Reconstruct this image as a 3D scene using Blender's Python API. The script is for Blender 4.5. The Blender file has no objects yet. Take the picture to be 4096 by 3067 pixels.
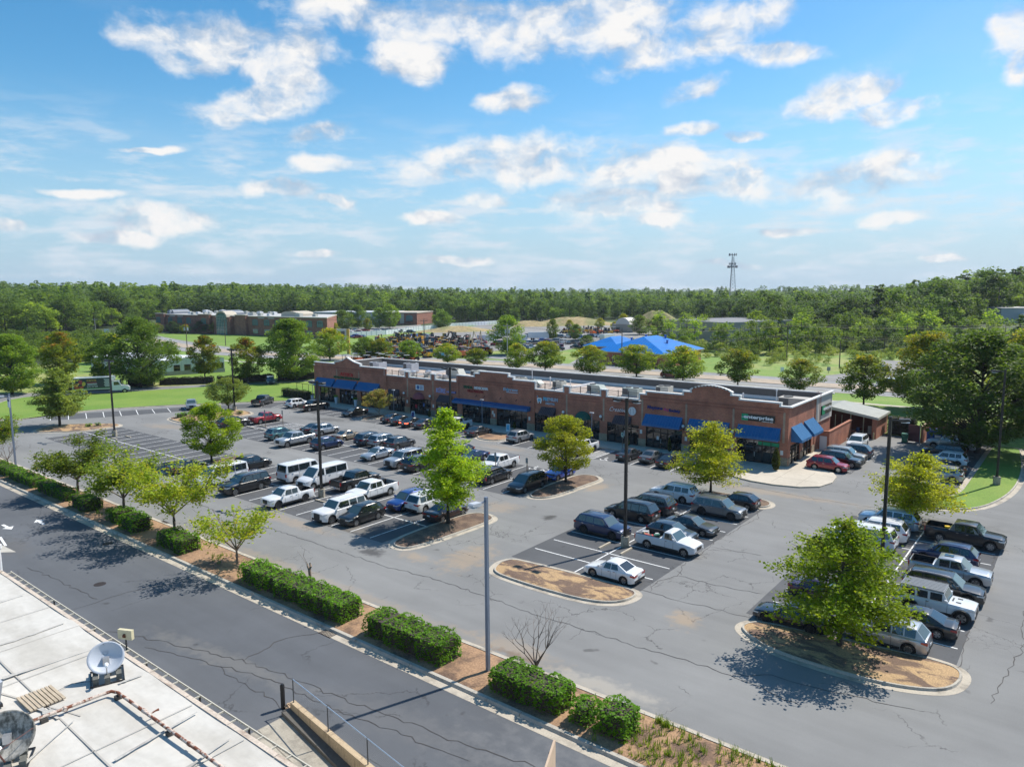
import bpy,math,random
from mathutils import Vector,Matrix
R = math.radians
PI = math.pi
random.seed(7)
S = bpy.context.scene
COL = S.collection
cam_d = bpy.data.cameras.new('camera')
cam = bpy.data.objects.new('camera',cam_d)
COL.objects.link(cam)
S.camera = cam
cam_d.sensor_fit = 'HORIZONTAL'
cam_d.sensor_width = 36.0
cam_d.lens = 36.0*2930.5/4096.0
cam_d.clip_start = 0.2
cam_d.clip_end = 9000
CAMZ = 21.8
cam.matrix_world = (Matrix.Translation((0,0,CAMZ)) @ Matrix.Rotation(0.67514,4,'Z')
     @ Matrix.Rotation(PI/2 - 0.127676,4,'X') @ Matrix.Rotation(-0.00733,4,'Z'))
SUN_EL,SUN_AZ = R(51),R(71)
sd = bpy.data.lights.new('sun','SUN')
sd.energy = 4.3
sd.angle = R(0.53)
sd.color = (1.0,0.945,0.86)
sun = bpy.data.objects.new('sun',sd)
COL.objects.link(sun)
sv = Vector((math.cos(SUN_EL)*math.cos(SUN_AZ),math.cos(SUN_EL)*math.sin(SUN_AZ),math.sin(SUN_EL)))
sun.rotation_euler = sv.to_track_quat('Z','Y').to_euler()
sun.location = (0,0,80)
world = bpy.data.worlds.new('World')
S.world = world
world.use_nodes = True
S.view_settings.view_transform = 'Standard'
S.view_settings.look = 'None'
S.view_settings.exposure = 0.50
S.view_settings.gamma = 1.0
S.view_settings.use_curve_mapping = False
S.render.engine = 'CYCLES'
S.cycles.max_bounces = 6
S.cycles.transparent_max_bounces = 12
S.render.resolution_x = 1024
S.render.resolution_y = 766
def build_sky():
 nt = world.node_tree
 N,L = nt.nodes,nt.links
 N.clear()
 def mth(op,a,b=None,c=None,clamp=False):
  n = N.new('ShaderNodeMath'); n.operation = op; n.use_clamp = clamp
  for i,v in enumerate((a,b,c)):
   if v is None: continue
   if isinstance(v,(int,float)): n.inputs[i].default_value = v
   else: L.new(v,n.inputs[i])
  return n.outputs[0]
 out = N.new('ShaderNodeOutputWorld')
 bg = N.new('ShaderNodeBackground')
 bg.inputs['Strength'].default_value = SKY_STRENGTH
 sky = N.new('ShaderNodeTexSky')
 sky.sky_type = 'NISHITA'
 sky.sun_disc = False
 sky.sun_elevation = SUN_EL
 sky.sun_rotation = PI/2 - SUN_AZ
 sky.altitude = 200
 sky.air_density = 1.0
 sky.dust_density = 0.6
 sky.ozone_density = 2.2
 hs = N.new('ShaderNodeHueSaturation')
 hs.inputs['Hue'].default_value = SKY_HUE
 hs.inputs['Saturation'].default_value = SKY_SAT
 hs.inputs['Value'].default_value = SKY_VAL
 L.new(sky.outputs[0],hs.inputs['Color'])
 tc = N.new('ShaderNodeTexCoord')
 sep = N.new('ShaderNodeSeparateXYZ')
 L.new(tc.outputs['Generated'],sep.inputs[0])
 az = mth('ARCTAN2',sep.outputs[1],sep.outputs[0])
 el = mth('ARCSINE',sep.outputs[2])
 comb = N.new('ShaderNodeCombineXYZ')
 L.new(az,comb.inputs[0]); L.new(el,comb.inputs[1])
 P = comb.outputs[0]
 def vm(op,a,b):
  n = N.new('ShaderNodeVectorMath'); n.operation = op
  for i,v in enumerate((a,b)):
   if v is None: continue
   if isinstance(v,tuple): n.inputs[i].default_value = v
   else: L.new(v,n.inputs[i])
  return n
 def noise(vec,scale,detail,rough=0.55,dist=0.0):
  n = N.new('ShaderNodeTexNoise')
  n.inputs['Scale'].default_value = scale
  n.inputs['Detail'].default_value = detail
  n.inputs['Roughness'].default_value = rough
  n.inputs['Distortion'].default_value = dist
  L.new(vec,n.inputs['Vector'])
  return n
 wn = noise(P,9.0,4)
 w1 = vm('SUBTRACT',wn.outputs['Color'],(0.5,0.5,0.5))
 w2 = vm('MULTIPLY',w1.outputs[0],(0.055,0.04,0.0))
 PW = vm('ADD',P,w2.outputs[0]).outputs[0]
 best = None
 for (a0,e0,ra,re,sh) in CLOUDS:
  s = vm('SUBTRACT',PW,(a0,e0,0))
  v = s.outputs[0]
  if sh:
   mp = N.new('ShaderNodeVectorRotate'); mp.rotation_type = 'Z_AXIS'
   mp.inputs['Angle'].default_value = sh
   L.new(v,mp.inputs['Vector']); v = mp.outputs[0]
  m = vm('MULTIPLY',v,(1/ra,1/re,0))
  ln = vm('LENGTH',m.outputs[0],None)
  q = ln.outputs['Value']
  best = q if best is None else mth('MINIMUM',best,q)
 def cloud(offset):
  off = vm('ADD',PW,offset).outputs[0]
  st = vm('MULTIPLY',off,(1.0,1.45,1.0)).outputs[0]
  n1 = noise(st,15.0,10,0.58,0.0)
  return n1.outputs['Fac']
 n0 = cloud((0,0,0))
 n1 = cloud((0.0,0.03,0))
 core = mth('SUBTRACT',1.40,best)
 core = mth('MINIMUM',mth('MULTIPLY',core,1.1),0.80)
 dens = mth('ADD',core,mth('MULTIPLY',mth('SUBTRACT',n0,0.5),2.6))
 dens = mth('SMOOTH_MIN',dens,2.0,0.1)
 mr = N.new('ShaderNodeMapRange'); mr.interpolation_type = 'SMOOTHSTEP'
 mr.inputs['From Min'].default_value = 0.08; mr.inputs['From Max'].default_value = 1.05
 L.new(dens,mr.inputs['Value'])
 mask = mr.outputs[0]
 st = vm('MULTIPLY',P,(1.0,4.2,1.0)).outputs[0]
 b1 = noise(st,11.0,9,0.62,0.2)
 bandn = N.new('ShaderNodeMapRange'); bandn.interpolation_type = 'SMOOTHSTEP'
 bandn.inputs['From Min'].default_value = 0.44; bandn.inputs['From Max'].default_value = 0.68
 L.new(b1.outputs['Fac'],bandn.inputs['Value'])
 elm = N.new('ShaderNodeMapRange'); elm.interpolation_type = 'SMOOTHSTEP'
 elm.inputs['From Min'].default_value = R(14); elm.inputs['From Max'].default_value = R(7)
 L.new(el,elm.inputs['Value'])
 low = mth('MULTIPLY',mth('MULTIPLY',bandn.outputs[0],elm.outputs[0]),0.80)
 v1 = noise(vm('MULTIPLY',P,(1.0,2.4,1.0)).outputs[0],4.0,7,0.55,0.8)
 vr = N.new('ShaderNodeMapRange'); vr.interpolation_type = 'SMOOTHSTEP'
 vr.inputs['From Min'].default_value = 0.52; vr.inputs['From Max'].default_value = 0.85
 L.new(v1.outputs['Fac'],vr.inputs['Value'])
 veil = mth('MULTIPLY',vr.outputs[0],0.14)
 hz = N.new('ShaderNodeMapRange'); hz.interpolation_type = 'SMOOTHSTEP'
 hz.inputs['From Min'].default_value = R(15); hz.inputs['From Max'].default_value = R(0)
 hz.inputs['To Max'].default_value = 0.85
 L.new(el,hz.inputs['Value'])
 dif = mth('SUBTRACT',n1,n0)
 sh = mth('ADD',0.66,mth('MULTIPLY',dif,-4.2))
 sh = mth('ADD',sh,mth('MULTIPLY',mask,0.12),clamp=True)
 ramp = N.new('ShaderNodeMix'); ramp.data_type = 'RGBA'
 ramp.inputs['A'].default_value = (CW*0.50,CW*0.60,CW*0.74,1)
 ramp.inputs['B'].default_value = (CW,CW*0.99,CW*0.98,1)
 L.new(sh,ramp.inputs['Factor'])
 def mix(f,a,b):
  m = N.new('ShaderNodeMix'); m.data_type = 'RGBA'
  L.new(f,m.inputs['Factor'])
  for k,v in (('A',a),('B',b)):
   if isinstance(v,tuple): m.inputs[k].default_value = v
   else: L.new(v,m.inputs[k])
  return m.outputs['Result']
 c = mix(hz.outputs[0],hs.outputs['Color'],(CW*0.42,CW*0.64,CW*0.84,1))
 c = mix(veil,c,(CW*0.72,CW*0.84,CW*0.95,1))
 c = mix(low,c,(CW*0.80,CW*0.87,CW*0.95,1))
 c = mix(mask,c,ramp.outputs['Result'])
 L.new(c,bg.inputs['Color'])
 L.new(bg.outputs[0],out.inputs['Surface'])
SKY_STRENGTH = 0.13
SKY_HUE,SKY_SAT,SKY_VAL = 0.490,1.36,0.84
CW = 5.2
CLOUDS = [(2.592,0.291,0.107,0.027,0),(2.539,0.281,0.062,0.038,0),(2.63,0.275,0.047,0.022,0),(2.563,0.232,0.084,0.023,0.35),(2.492,0.199,0.046,0.012,0.2),(2.372,0.289,0.057,0.025,0),(2.318,0.334,0.173,0.025,0.0),(2.156,0.325,0.151,0.035,0),(2.01,0.304,0.11,0.025,0.2),(1.921,0.281,0.063,0.011,-0.2),(2.423,0.343,0.082,0.012,0),(2.247,0.242,0.044,0.015,0),(2.494,0.16,0.028,0.011,0),(2.254,0.166,0.116,0.03,0.05),(2.042,0.147,0.098,0.033,0),(1.972,0.138,0.062,0.028,0),(2.107,0.111,0.09,0.022,-0.1),(2.052,0.086,0.036,0.012,0),(1.83,0.224,0.064,0.021,0.15),(1.779,0.204,0.043,0.018,0.1),(1.805,0.126,0.077,0.026,0),(1.766,0.142,0.029,0.016,0),(2.012,0.247,0.031,0.013,0.2),(2.008,0.2,0.031,0.008,0),(1.951,0.192,0.033,0.007,0),(1.667,0.271,0.023,0.027,0),(1.66,0.234,0.012,0.023,0),(2.541,0.127,0.049,0.012,0),(2.682,0.086,0.063,0.017,0),(2.285,0.115,0.031,0.011,0),(1.777,0.076,0.036,0.009,0),(2.768,0.113,0.035,0.005,0),(2.697,0.171,0.033,0.004,0),(2.478,0.117,0.026,0.007,0),(2.728,0.066,0.045,0.008,0),(2.837,0.073,0.022,0.007,0),(1.891,0.07,0.032,0.006,0),(2.311,0.041,0.044,0.006,0),(2.498,0.05,0.029,0.006,0),(1.969,0.028,0.04,0.005,0),(2.347,0.092,0.037,0.008,0),(1.713,0.028,0.027,0.005,0)]
build_sky()
MATS = {}
def mat(name,col,rough=0.8,metal=0.0,var=0.0,vscale=1.0,spec=0.5,coat=0.0,bump=0.0,bscale=40.0,emit=None,detail=4,coord='Object',var2=0.0,v2scale=0.1):
 if name in MATS: return MATS[name]
 m = bpy.data.materials.new(name); m.use_nodes = True
 nt = m.node_tree; N,L = nt.nodes,nt.links
 b = N['Principled BSDF']
 b.inputs['Roughness'].default_value = rough
 b.inputs['Metallic'].default_value = metal
 b.inputs['Specular IOR Level'].default_value = spec
 if coat: b.inputs['Coat Weight'].default_value = coat; b.inputs['Coat Roughness'].default_value = 0.04
 c = (*col,1)
 b.inputs['Base Color'].default_value = c
 tc = N.new('ShaderNodeTexCoord')
 src = None
 if var:
  n = N.new('ShaderNodeTexNoise'); n.inputs['Scale'].default_value = vscale; n.inputs['Detail'].default_value = detail
  n.inputs['Roughness'].default_value = 0.6
  L.new(tc.outputs[coord],n.inputs['Vector'])
  mr = N.new('ShaderNodeMapRange'); mr.inputs['From Min'].default_value = 0.25; mr.inputs['From Max'].default_value = 0.75
  mr.inputs['To Min'].default_value = 1 - var; mr.inputs['To Max'].default_value = 1 + var
  L.new(n.outputs['Fac'],mr.inputs['Value'])
  src = mr.outputs[0]
  if var2:
   n2 = N.new('ShaderNodeTexNoise'); n2.inputs['Scale'].default_value = v2scale; n2.inputs['Detail'].default_value = 5
   L.new(tc.outputs[coord],n2.inputs['Vector'])
   m2 = N.new('ShaderNodeMapRange'); m2.inputs['From Min'].default_value = 0.3; m2.inputs['From Max'].default_value = 0.7
   m2.inputs['To Min'].default_value = 1 - var2; m2.inputs['To Max'].default_value = 1 + var2
   L.new(n2.outputs['Fac'],m2.inputs['Value'])
   mm = N.new('ShaderNodeMath'); mm.operation = 'MULTIPLY'
   L.new(src,mm.inputs[0]); L.new(m2.outputs[0],mm.inputs[1]); src = mm.outputs[0]
  vm = N.new('ShaderNodeVectorMath'); vm.operation = 'SCALE'
  vm.inputs[0].default_value = col
  L.new(src,vm.inputs['Scale'])
  L.new(vm.outputs[0],b.inputs['Base Color'])
 if bump:
  n = N.new('ShaderNodeTexNoise'); n.inputs['Scale'].default_value = bscale; n.inputs['Detail'].default_value = 4
  L.new(tc.outputs[coord],n.inputs['Vector'])
  bp = N.new('ShaderNodeBump'); bp.inputs['Strength'].default_value = bump; bp.inputs['Distance'].default_value = 0.02
  L.new(n.outputs['Fac'],bp.inputs['Height']); L.new(bp.outputs[0],b.inputs['Normal'])
 if emit:
  b.inputs['Emission Color'].default_value = (*emit[0],1); b.inputs['Emission Strength'].default_value = emit[1]
 MATS[name] = m
 return m
def nodes_of(m):
 return m.node_tree.nodes,m.node_tree.links,m.node_tree.nodes['Principled BSDF']
def two_tone(name,c1,c2,scale,lo,hi,rough=0.9,detail=6,stretch=(1,1,1),bump=0.0,fine=0.0,fscale=60.0,dist=0.0):
 """two real colours mixed by a noise (soil and mulch, dry and green grass ...)"""
 if name in MATS: return MATS[name]
 m = mat(name,c1,rough)
 N,L,b = nodes_of(m)
 tc = [n for n in N if n.type == 'TEX_COORD'][0]
 mp = N.new('ShaderNodeMapping'); mp.inputs['Scale'].default_value = stretch
 L.new(tc.outputs['Object'],mp.inputs[0])
 n = N.new('ShaderNodeTexNoise'); n.inputs['Scale'].default_value = scale; n.inputs['Detail'].default_value = detail
 n.inputs['Roughness'].default_value = 0.62; n.inputs['Distortion'].default_value = dist
 L.new(mp.outputs[0],n.inputs['Vector'])
 r = N.new('ShaderNodeMapRange'); r.interpolation_type = 'SMOOTHSTEP'
 r.inputs['From Min'].default_value = lo; r.inputs['From Max'].default_value = hi
 L.new(n.outputs['Fac'],r.inputs['Value'])
 mx = N.new('ShaderNodeMix'); mx.data_type = 'RGBA'
 mx.inputs['A'].default_value = (*c1,1); mx.inputs['B'].default_value = (*c2,1)
 L.new(r.outputs[0],mx.inputs['Factor'])
 res = mx.outputs['Result']
 if fine:
  n2 = N.new('ShaderNodeTexNoise'); n2.inputs['Scale'].default_value = fscale; n2.inputs['Detail'].default_value = 3
  L.new(tc.outputs['Object'],n2.inputs['Vector'])
  r2 = N.new('ShaderNodeMapRange'); r2.inputs['From Min'].default_value = 0.3; r2.inputs['From Max'].default_value = 0.7
  r2.inputs['To Min'].default_value = 1 - fine; r2.inputs['To Max'].default_value = 1 + fine
  L.new(n2.outputs['Fac'],r2.inputs['Value'])
  vm = N.new('ShaderNodeVectorMath'); vm.operation = 'SCALE'
  L.new(res,vm.inputs[0]); L.new(r2.outputs[0],vm.inputs['Scale'])
  res = vm.outputs[0]
 L.new(res,b.inputs['Base Color'])
 if bump:
  bp = N.new('ShaderNodeBump'); bp.inputs['Strength'].default_value = bump; bp.inputs['Distance'].default_value = 0.05
  n3 = N.new('ShaderNodeTexNoise'); n3.inputs['Scale'].default_value = 14; n3.inputs['Detail'].default_value = 5
  L.new(tc.outputs['Object'],n3.inputs['Vector'])
  L.new(n3.outputs['Fac'],bp.inputs['Height']); L.new(bp.outputs[0],b.inputs['Normal'])
 return m
def asphalt(name,col,crack=0.5,cscale=0.28,patches=(),var=0.10,stainseed=0.0,big=0.16):
 """worn asphalt: aggregate grain, tar-filled cracks in patches, washed-in soil stains at given places"""
 m = mat(name,col,0.92,spec=0.25)
 N,L,b = nodes_of(m)
 tc = N.new('ShaderNodeTexCoord')
 V = tc.outputs['Object']
 def noise(scale,detail=4,rough=0.6,vec=None,dist=0):
  n = N.new('ShaderNodeTexNoise'); n.inputs['Scale'].default_value = scale; n.inputs['Detail'].default_value = detail
  n.inputs['Roughness'].default_value = rough; n.inputs['Distortion'].default_value = dist
  L.new(vec or V,n.inputs['Vector']); return n
 def rng(v,a,b_,c=0.0,d=1.0,sm=True):
  r = N.new('ShaderNodeMapRange')
  if sm: r.interpolation_type = 'SMOOTHSTEP'
  r.inputs['From Min'].default_value = a; r.inputs['From Max'].default_value = b_
  r.inputs['To Min'].default_value = c; r.inputs['To Max'].default_value = d
  L.new(v,r.inputs['Value']); return r.outputs[0]
 def mul(a,c):
  n = N.new('ShaderNodeMath'); n.operation = 'MULTIPLY'
  L.new(a,n.inputs[0])
  if isinstance(c,float): n.inputs[1].default_value = c
  else: L.new(c,n.inputs[1])
  return n.outputs[0]
 off = N.new('ShaderNodeVectorMath'); off.operation = 'ADD'; off.inputs[1].default_value = (stainseed,stainseed*2,0)
 L.new(V,off.inputs[0])
 g1 = rng(noise(22,3).outputs['Fac'],0.3,0.7,1 - var*1.3,1 + var*1.3,False)
 g2 = rng(noise(0.10,5,vec=off.outputs[0]).outputs['Fac'],0.3,0.7,1 - big,1 + big,False)
 mp = N.new('ShaderNodeMapping'); mp.inputs['Scale'].default_value = (0.05,0.6,1)
 L.new(V,mp.inputs[0])
 g3 = rng(noise(1.0,4,vec=mp.outputs[0]).outputs['Fac'],0.3,0.7,0.93,1.07,False)
 f = mul(mul(g1,g2),g3)
 wn = noise(1.6,3)
 sc = N.new('ShaderNodeVectorMath'); sc.operation = 'SCALE'; sc.inputs['Scale'].default_value = 0.9
 L.new(wn.outputs['Color'],sc.inputs[0])
 ad = N.new('ShaderNodeVectorMath'); ad.operation = 'ADD'
 L.new(V,ad.inputs[0]); L.new(sc.outputs[0],ad.inputs[1])
 def crackset(scale,width,thr):
  vo = N.new('ShaderNodeTexVoronoi'); vo.feature = 'DISTANCE_TO_EDGE'; vo.inputs['Scale'].default_value = scale
  L.new(ad.outputs[0],vo.inputs['Vector'])
  c = rng(vo.outputs['Distance'],width,0.0)
  area = rng(noise(0.13,3,vec=off.outputs[0]).outputs['Fac'],thr,thr + 0.06)
  return mul(c,area)
 c1 = crackset(cscale,0.010,0.50)
 c2 = crackset(cscale*5,0.030,0.60)
 vm = N.new('ShaderNodeVectorMath'); vm.operation = 'SCALE'
 vm.inputs[0].default_value = col
 L.new(f,vm.inputs['Scale'])
 cur = vm.outputs[0]
 def mixc(fac,colr):
  nonlocal cur
  mx = N.new('ShaderNodeMix'); mx.data_type = 'RGBA'
  L.new(fac,mx.inputs['Factor']); L.new(cur,mx.inputs['A']); mx.inputs['B'].default_value = (*colr,1)
  cur = mx.outputs['Result']
 for (px,py,rx,ry,rot,colr,amt) in patches:
  mp = N.new('ShaderNodeMapping'); mp.vector_type = 'TEXTURE'
  mp.inputs['Location'].default_value = (px,py,0); mp.inputs['Rotation'].default_value = (0,0,rot)
  mp.inputs['Scale'].default_value = (rx,ry,1)
  L.new(ad.outputs[0],mp.inputs[0])
  fl = N.new('ShaderNodeVectorMath'); fl.operation = 'MULTIPLY'; fl.inputs[1].default_value = (1,1,0)
  L.new(mp.outputs[0],fl.inputs[0])
  ln = N.new('ShaderNodeVectorMath'); ln.operation = 'LENGTH'
  L.new(fl.outputs[0],ln.inputs[0])
  nz = noise(1.1,6)
  s = N.new('ShaderNodeMath'); s.operation = 'ADD'
  L.new(ln.outputs['Value'],s.inputs[0]); L.new(mul(nz.outputs['Fac'],1.6),s.inputs[1])
  mixc(mul(rng(s.outputs[0],1.75,1.0),amt),colr)
 mixc(mul(c1,float(crack)),(0.022,0.020,0.020))
 mixc(mul(c2,float(crack)*0.75),(0.030,0.028,0.026))
 oil = rng(noise(0.55,2,vec=off.outputs[0]).outputs['Fac'],0.70,0.76)
 mixc(mul(oil,0.45),(0.03,0.027,0.026))
 L.new(cur,b.inputs['Base Color'])
 bp = N.new('ShaderNodeBump'); bp.inputs['Strength'].default_value = 0.25; bp.inputs['Distance'].default_value = 0.01
 L.new(noise(60,2).outputs['Fac'],bp.inputs['Height']); L.new(bp.outputs[0],b.inputs['Normal'])
 return m
class MB:
 def __init__(s): s.v,s.f,s.mi = [],[],[]
 def quad(s,pts,mi=0):
  n = len(s.v); s.v += [tuple(p) for p in pts]; s.f.append(tuple(range(n,n + len(pts)))); s.mi.append(mi); return s
 def box(s,x0,x1,y0,y1,z0,z1,mi=0,M=None):
  p = [(x0,y0,z0),(x1,y0,z0),(x1,y1,z0),(x0,y1,z0),(x0,y0,z1),(x1,y0,z1),(x1,y1,z1),(x0,y1,z1)]
  if M is not None: p = [tuple(M @ Vector(q)) for q in p]
  n = len(s.v); s.v += p
  for q in ((0,3,2,1),(4,5,6,7),(0,1,5,4),(1,2,6,5),(2,3,7,6),(3,0,4,7)):
   s.f.append(tuple(n + i for i in q)); s.mi.append(mi)
  return s
 def tube(s,path,rad,seg=8,mi=0,cap=True):
  if not isinstance(rad,(list,tuple)): rad = [rad]*len(path)
  rings = []
  path = [Vector(p) for p in path]
  for i,p in enumerate(path):
   d = (path[min(i + 1,len(path) - 1)] - path[max(i - 1,0)])
   if d.length < 1e-9: d = Vector((0,0,1))
   d.normalize()
   a = d.cross(Vector((0,0,1)))
   if a.length < 1e-3: a = d.cross(Vector((0,1,0)))
   a.normalize(); b = d.cross(a)
   n = len(s.v)
   for k in range(seg):
    t = 2*PI*k/seg
    s.v.append(tuple(p + a*math.cos(t)*rad[i] + b*math.sin(t)*rad[i]))
   rings.append(n)
  for i in range(len(rings) - 1):
   for k in range(seg):
    k2 = (k + 1) % seg
    s.f.append((rings[i] + k,rings[i] + k2,rings[i + 1] + k2,rings[i + 1] + k)); s.mi.append(mi)
  if cap:
   s.f.append(tuple(rings[0] + k for k in range(seg))[::-1]); s.mi.append(mi)
   s.f.append(tuple(rings[-1] + k for k in range(seg))); s.mi.append(mi)
  return s
 def prism(s,poly,z0,z1,mi=0,side=True,bottom=False,mi2=None):
  n = len(s.v); k = len(poly)
  s.v += [(x,y,z1) for x,y in poly]
  s.f.append(tuple(range(n,n + k))); s.mi.append(mi)
  if side:
   s.v += [(x,y,z0) for x,y in poly]
   for i in range(k):
    j = (i + 1) % k
    s.f.append((n + i,n + k + i,n + k + j,n + j)); s.mi.append(mi if mi2 is None else mi2)
   if bottom:
    s.f.append(tuple(range(n + k,n + 2*k))[::-1]); s.mi.append(mi)
  return s
 def wall(s,poly,y0,y1,mi=0):
  """polygon in the x-z plane, extruded in y"""
  n = len(s.v); k = len(poly)
  s.v += [(x,y0,z) for x,z in poly] + [(x,y1,z) for x,z in poly]
  s.f.append(tuple(range(n,n + k))); s.f.append(tuple(range(n + k,n + 2*k))[::-1]); s.mi += [mi,mi]
  for i in range(k):
   j = (i + 1) % k
   s.f.append((n + j,n + i,n + k + i,n + k + j)); s.mi.append(mi)
  return s
 def disc(s,c,r,axis,seg=16,mi=0,flip=False):
  n = len(s.v)
  for k in range(seg):
   t = 2*PI*k/seg
   a,b = math.cos(t)*r,math.sin(t)*r
   if axis == 'x': s.v.append((c[0],c[1] + a,c[2] + b))
   elif axis == 'y': s.v.append((c[0] + a,c[1],c[2] + b))
   else: s.v.append((c[0] + a,c[1] + b,c[2]))
  f = tuple(range(n,n + seg))
  s.f.append(f[::-1] if flip else f); s.mi.append(mi); return s
 def mesh(s,name,mats,smooth=None):
  me = bpy.data.meshes.new(name)
  if smooth is not None and len(s.v) < 60000:
   key,nv,mp = {},[],[]
   for p in s.v:
    k = (round(p[0],4),round(p[1],4),round(p[2],4))
    if k not in key: key[k] = len(nv); nv.append(p)
    mp.append(key[k])
   nf,nm = [],[]
   for f,m_ in zip(s.f,s.mi):
    g = []
    for i in f:
     if not g or mp[i] != g[-1]: g.append(mp[i])
    if len(g) > 1 and g[0] == g[-1]: g.pop()
    if len(g) > 2 and len(set(g)) == len(g): nf.append(tuple(g)); nm.append(m_)
   s.v,s.f,s.mi = nv,nf,nm
  me.from_pydata(s.v,[],s.f)
  for m in (mats if isinstance(mats,(list,tuple)) else [mats]): me.materials.append(m)
  if any(s.mi): me.polygons.foreach_set('material_index',s.mi)
  if smooth is not None:
   me.polygons.foreach_set('use_smooth',[True]*len(me.polygons))
   me.set_sharp_from_angle(angle=R(smooth))
  me.update()
  return me
 def build(s,name,mats,parent=None,loc=None,smooth=None):
  o = bpy.data.objects.new(name,s.mesh(name,mats,smooth))
  COL.objects.link(o)
  if parent: o.parent = parent
  if loc: o.location = loc
  return o
def tag(o,label=None,cat=None,group=None,kind=None):
 if label: o['label'] = label
 if cat: o['category'] = cat
 if group: o['group'] = group
 if kind: o['kind'] = kind
 return o
def empty(name,loc=(0,0,0),rz=0.0):
 o = bpy.data.objects.new(name,None); COL.objects.link(o)
 o.location = loc; o.rotation_euler = (0,0,rz)
 o.empty_display_size = 0.3
 return o
def struct(mb,name,mats,smooth=None):
 return tag(mb.build(name,mats,smooth=smooth),kind='structure')
def copy_tree(o,parent=None):
 c = o.copy(); COL.objects.link(c); c.parent = parent
 for ch in o.children: copy_tree(ch,c)
 return c
def chaikin(poly,n=2):
 for _ in range(n):
  q = []
  for i in range(len(poly)):
   a,b = poly[i],poly[(i + 1) % len(poly)]
   q.append((a[0]*.75 + b[0]*.25,a[1]*.75 + b[1]*.25))
   q.append((a[0]*.25 + b[0]*.75,a[1]*.25 + b[1]*.75))
  poly = q
 return poly
def inset(poly,d):
 """shrink a roughly convex polygon by d"""
 n = len(poly)
 A = sum(poly[i][0]*poly[(i + 1) % n][1] - poly[(i + 1) % n][0]*poly[i][1] for i in range(n))
 sgn = 1 if A > 0 else -1
 out = []
 for i in range(n):
  p0,p1,p2 = Vector(poly[i - 1]),Vector(poly[i]),Vector(poly[(i + 1) % n])
  a = (p1 - p0); b = (p2 - p1)
  if a.length < 1e-6 or b.length < 1e-6: out.append(tuple(p1)); continue
  a.normalize(); b.normalize()
  na = Vector((-a.y,a.x))*sgn; nb = Vector((-b.y,b.x))*sgn
  t = na + nb
  if t.length < 1e-6: t = na
  t.normalize()
  k = max(0.5,t.dot(na))
  out.append(tuple(p1 + t*d/k))
 return out
def ccw(poly):
 n = len(poly)
 A = sum(poly[i][0]*poly[(i + 1) % n][1] - poly[(i + 1) % n][0]*poly[i][1] for i in range(n))
 return poly if A > 0 else poly[::-1]
# ================================================================= SETTING
SAND = (0.36,0.27,0.18)
SOIL = (0.14,0.085,0.05)
PAT_LOT = [(-38.5,43.3,2.6,4.5,0.2,SAND,0.55),(-42.2,40.8,2.2,1.2,0,SAND,0.5),(-41.7,68.0,1.6,2.6,0,SAND,0.55),
   (-20.8,37.6,2.6,1.2,0.2,SAND,0.0),(-45.4,55.7,3.0,2.6,0,SAND,0.4),(-19.6,43.6,1.5,1.9,0.5,SAND,0.65),
   (-26.0,33.6,5.0,1.3,0,SAND,0.42),(-19.6,33.2,5.0,1.2,0.1,(0.42,0.38,0.32),0.55),(-45.0,33.0,30,0.9,0,SAND,0.30),
   (-117.5,57.0,7,2.4,0.2,SAND,0.35),(-25.5,77.4,12,1.6,0.05,SAND,0.42),(-63,77.5,6,1.6,0,SAND,0.3),
   (-58.5,40.0,9,1.2,0,SAND,0.42),(-101,77.0,7,2.5,0.3,(0.05,0.047,0.045),0.5),(-39.6,56.0,0.9,1.2,0,(0.03,0.027,0.025),0.7),
   (-45.8,39.3,1.7,1.1,0.2,(0.035,0.033,0.035),0.7),(-25.5,32.9,2.4,0.5,0,SOIL,0.5),(-11,77,9,2.2,0.1,(0.075,0.07,0.066),0.35)]
ASPH = asphalt('asphalt_lane',(0.212,0.211,0.205),crack=0.62,cscale=0.24,patches=PAT_LOT,big=0.13)
ASPH_BAY = asphalt('asphalt_bay',(0.100,0.102,0.106),crack=0.7,cscale=0.26,patches=[(-52,42,3.5,1.6,0.3,(0.22,0.19,0.15),0.5),(-118,43,6,2,0,(0.15,0.14,0.13),0.4)],stainseed=31,big=0.15)
ASPH_ROAD = asphalt('asphalt_road',(0.108,0.114,0.124),crack=0.45,cscale=0.16,patches=[(-39,21.9,11,1.1,0.12,(0.17,0.165,0.155),0.55),(-10,25,16,4.5,0.0,(0.17,0.172,0.175),0.9),(-26,24,8,1.8,0.1,(0.14,0.14,0.142),0.5),(-72,21,5,2,0,(0.13,0.12,0.11),0.4)],stainseed=11)
ASPH_HWY = asphalt('asphalt_highway',(0.27,0.268,0.262),crack=0.15,cscale=0.1,stainseed=57,var=0.05)
ASPH_YARD = asphalt('gravel_yard',(0.26,0.25,0.235),crack=0.0,stainseed=77)
CONC = mat('concrete',(0.46,0.43,0.375),0.9,var=0.10,vscale=1.6,var2=0.10,v2scale=0.4,bump=0.15,bscale=30,coord='Object')
KERB = two_tone('kerb_concrete',(0.44,0.40,0.335),(0.20,0.18,0.15),0.9,0.50,0.72,fine=0.14,fscale=14)
GUTTER = two_tone('gutter_concrete',(0.46,0.405,0.325),(0.27,0.235,0.19),0.7,0.45,0.7,fine=0.12,fscale=12)
MULCH = two_tone('mulch',(0.105,0.066,0.047),(0.19,0.125,0.082),0.8,0.42,0.62,fine=0.45,fscale=16,bump=0.8)
MULCH_DRY = two_tone('mulch_and_sand',(0.15,0.095,0.065),(0.42,0.275,0.14),0.55,0.44,0.56,fine=0.30,fscale=14,bump=0.5,dist=0.6,stretch=(0.8,1.6,1))
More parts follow.
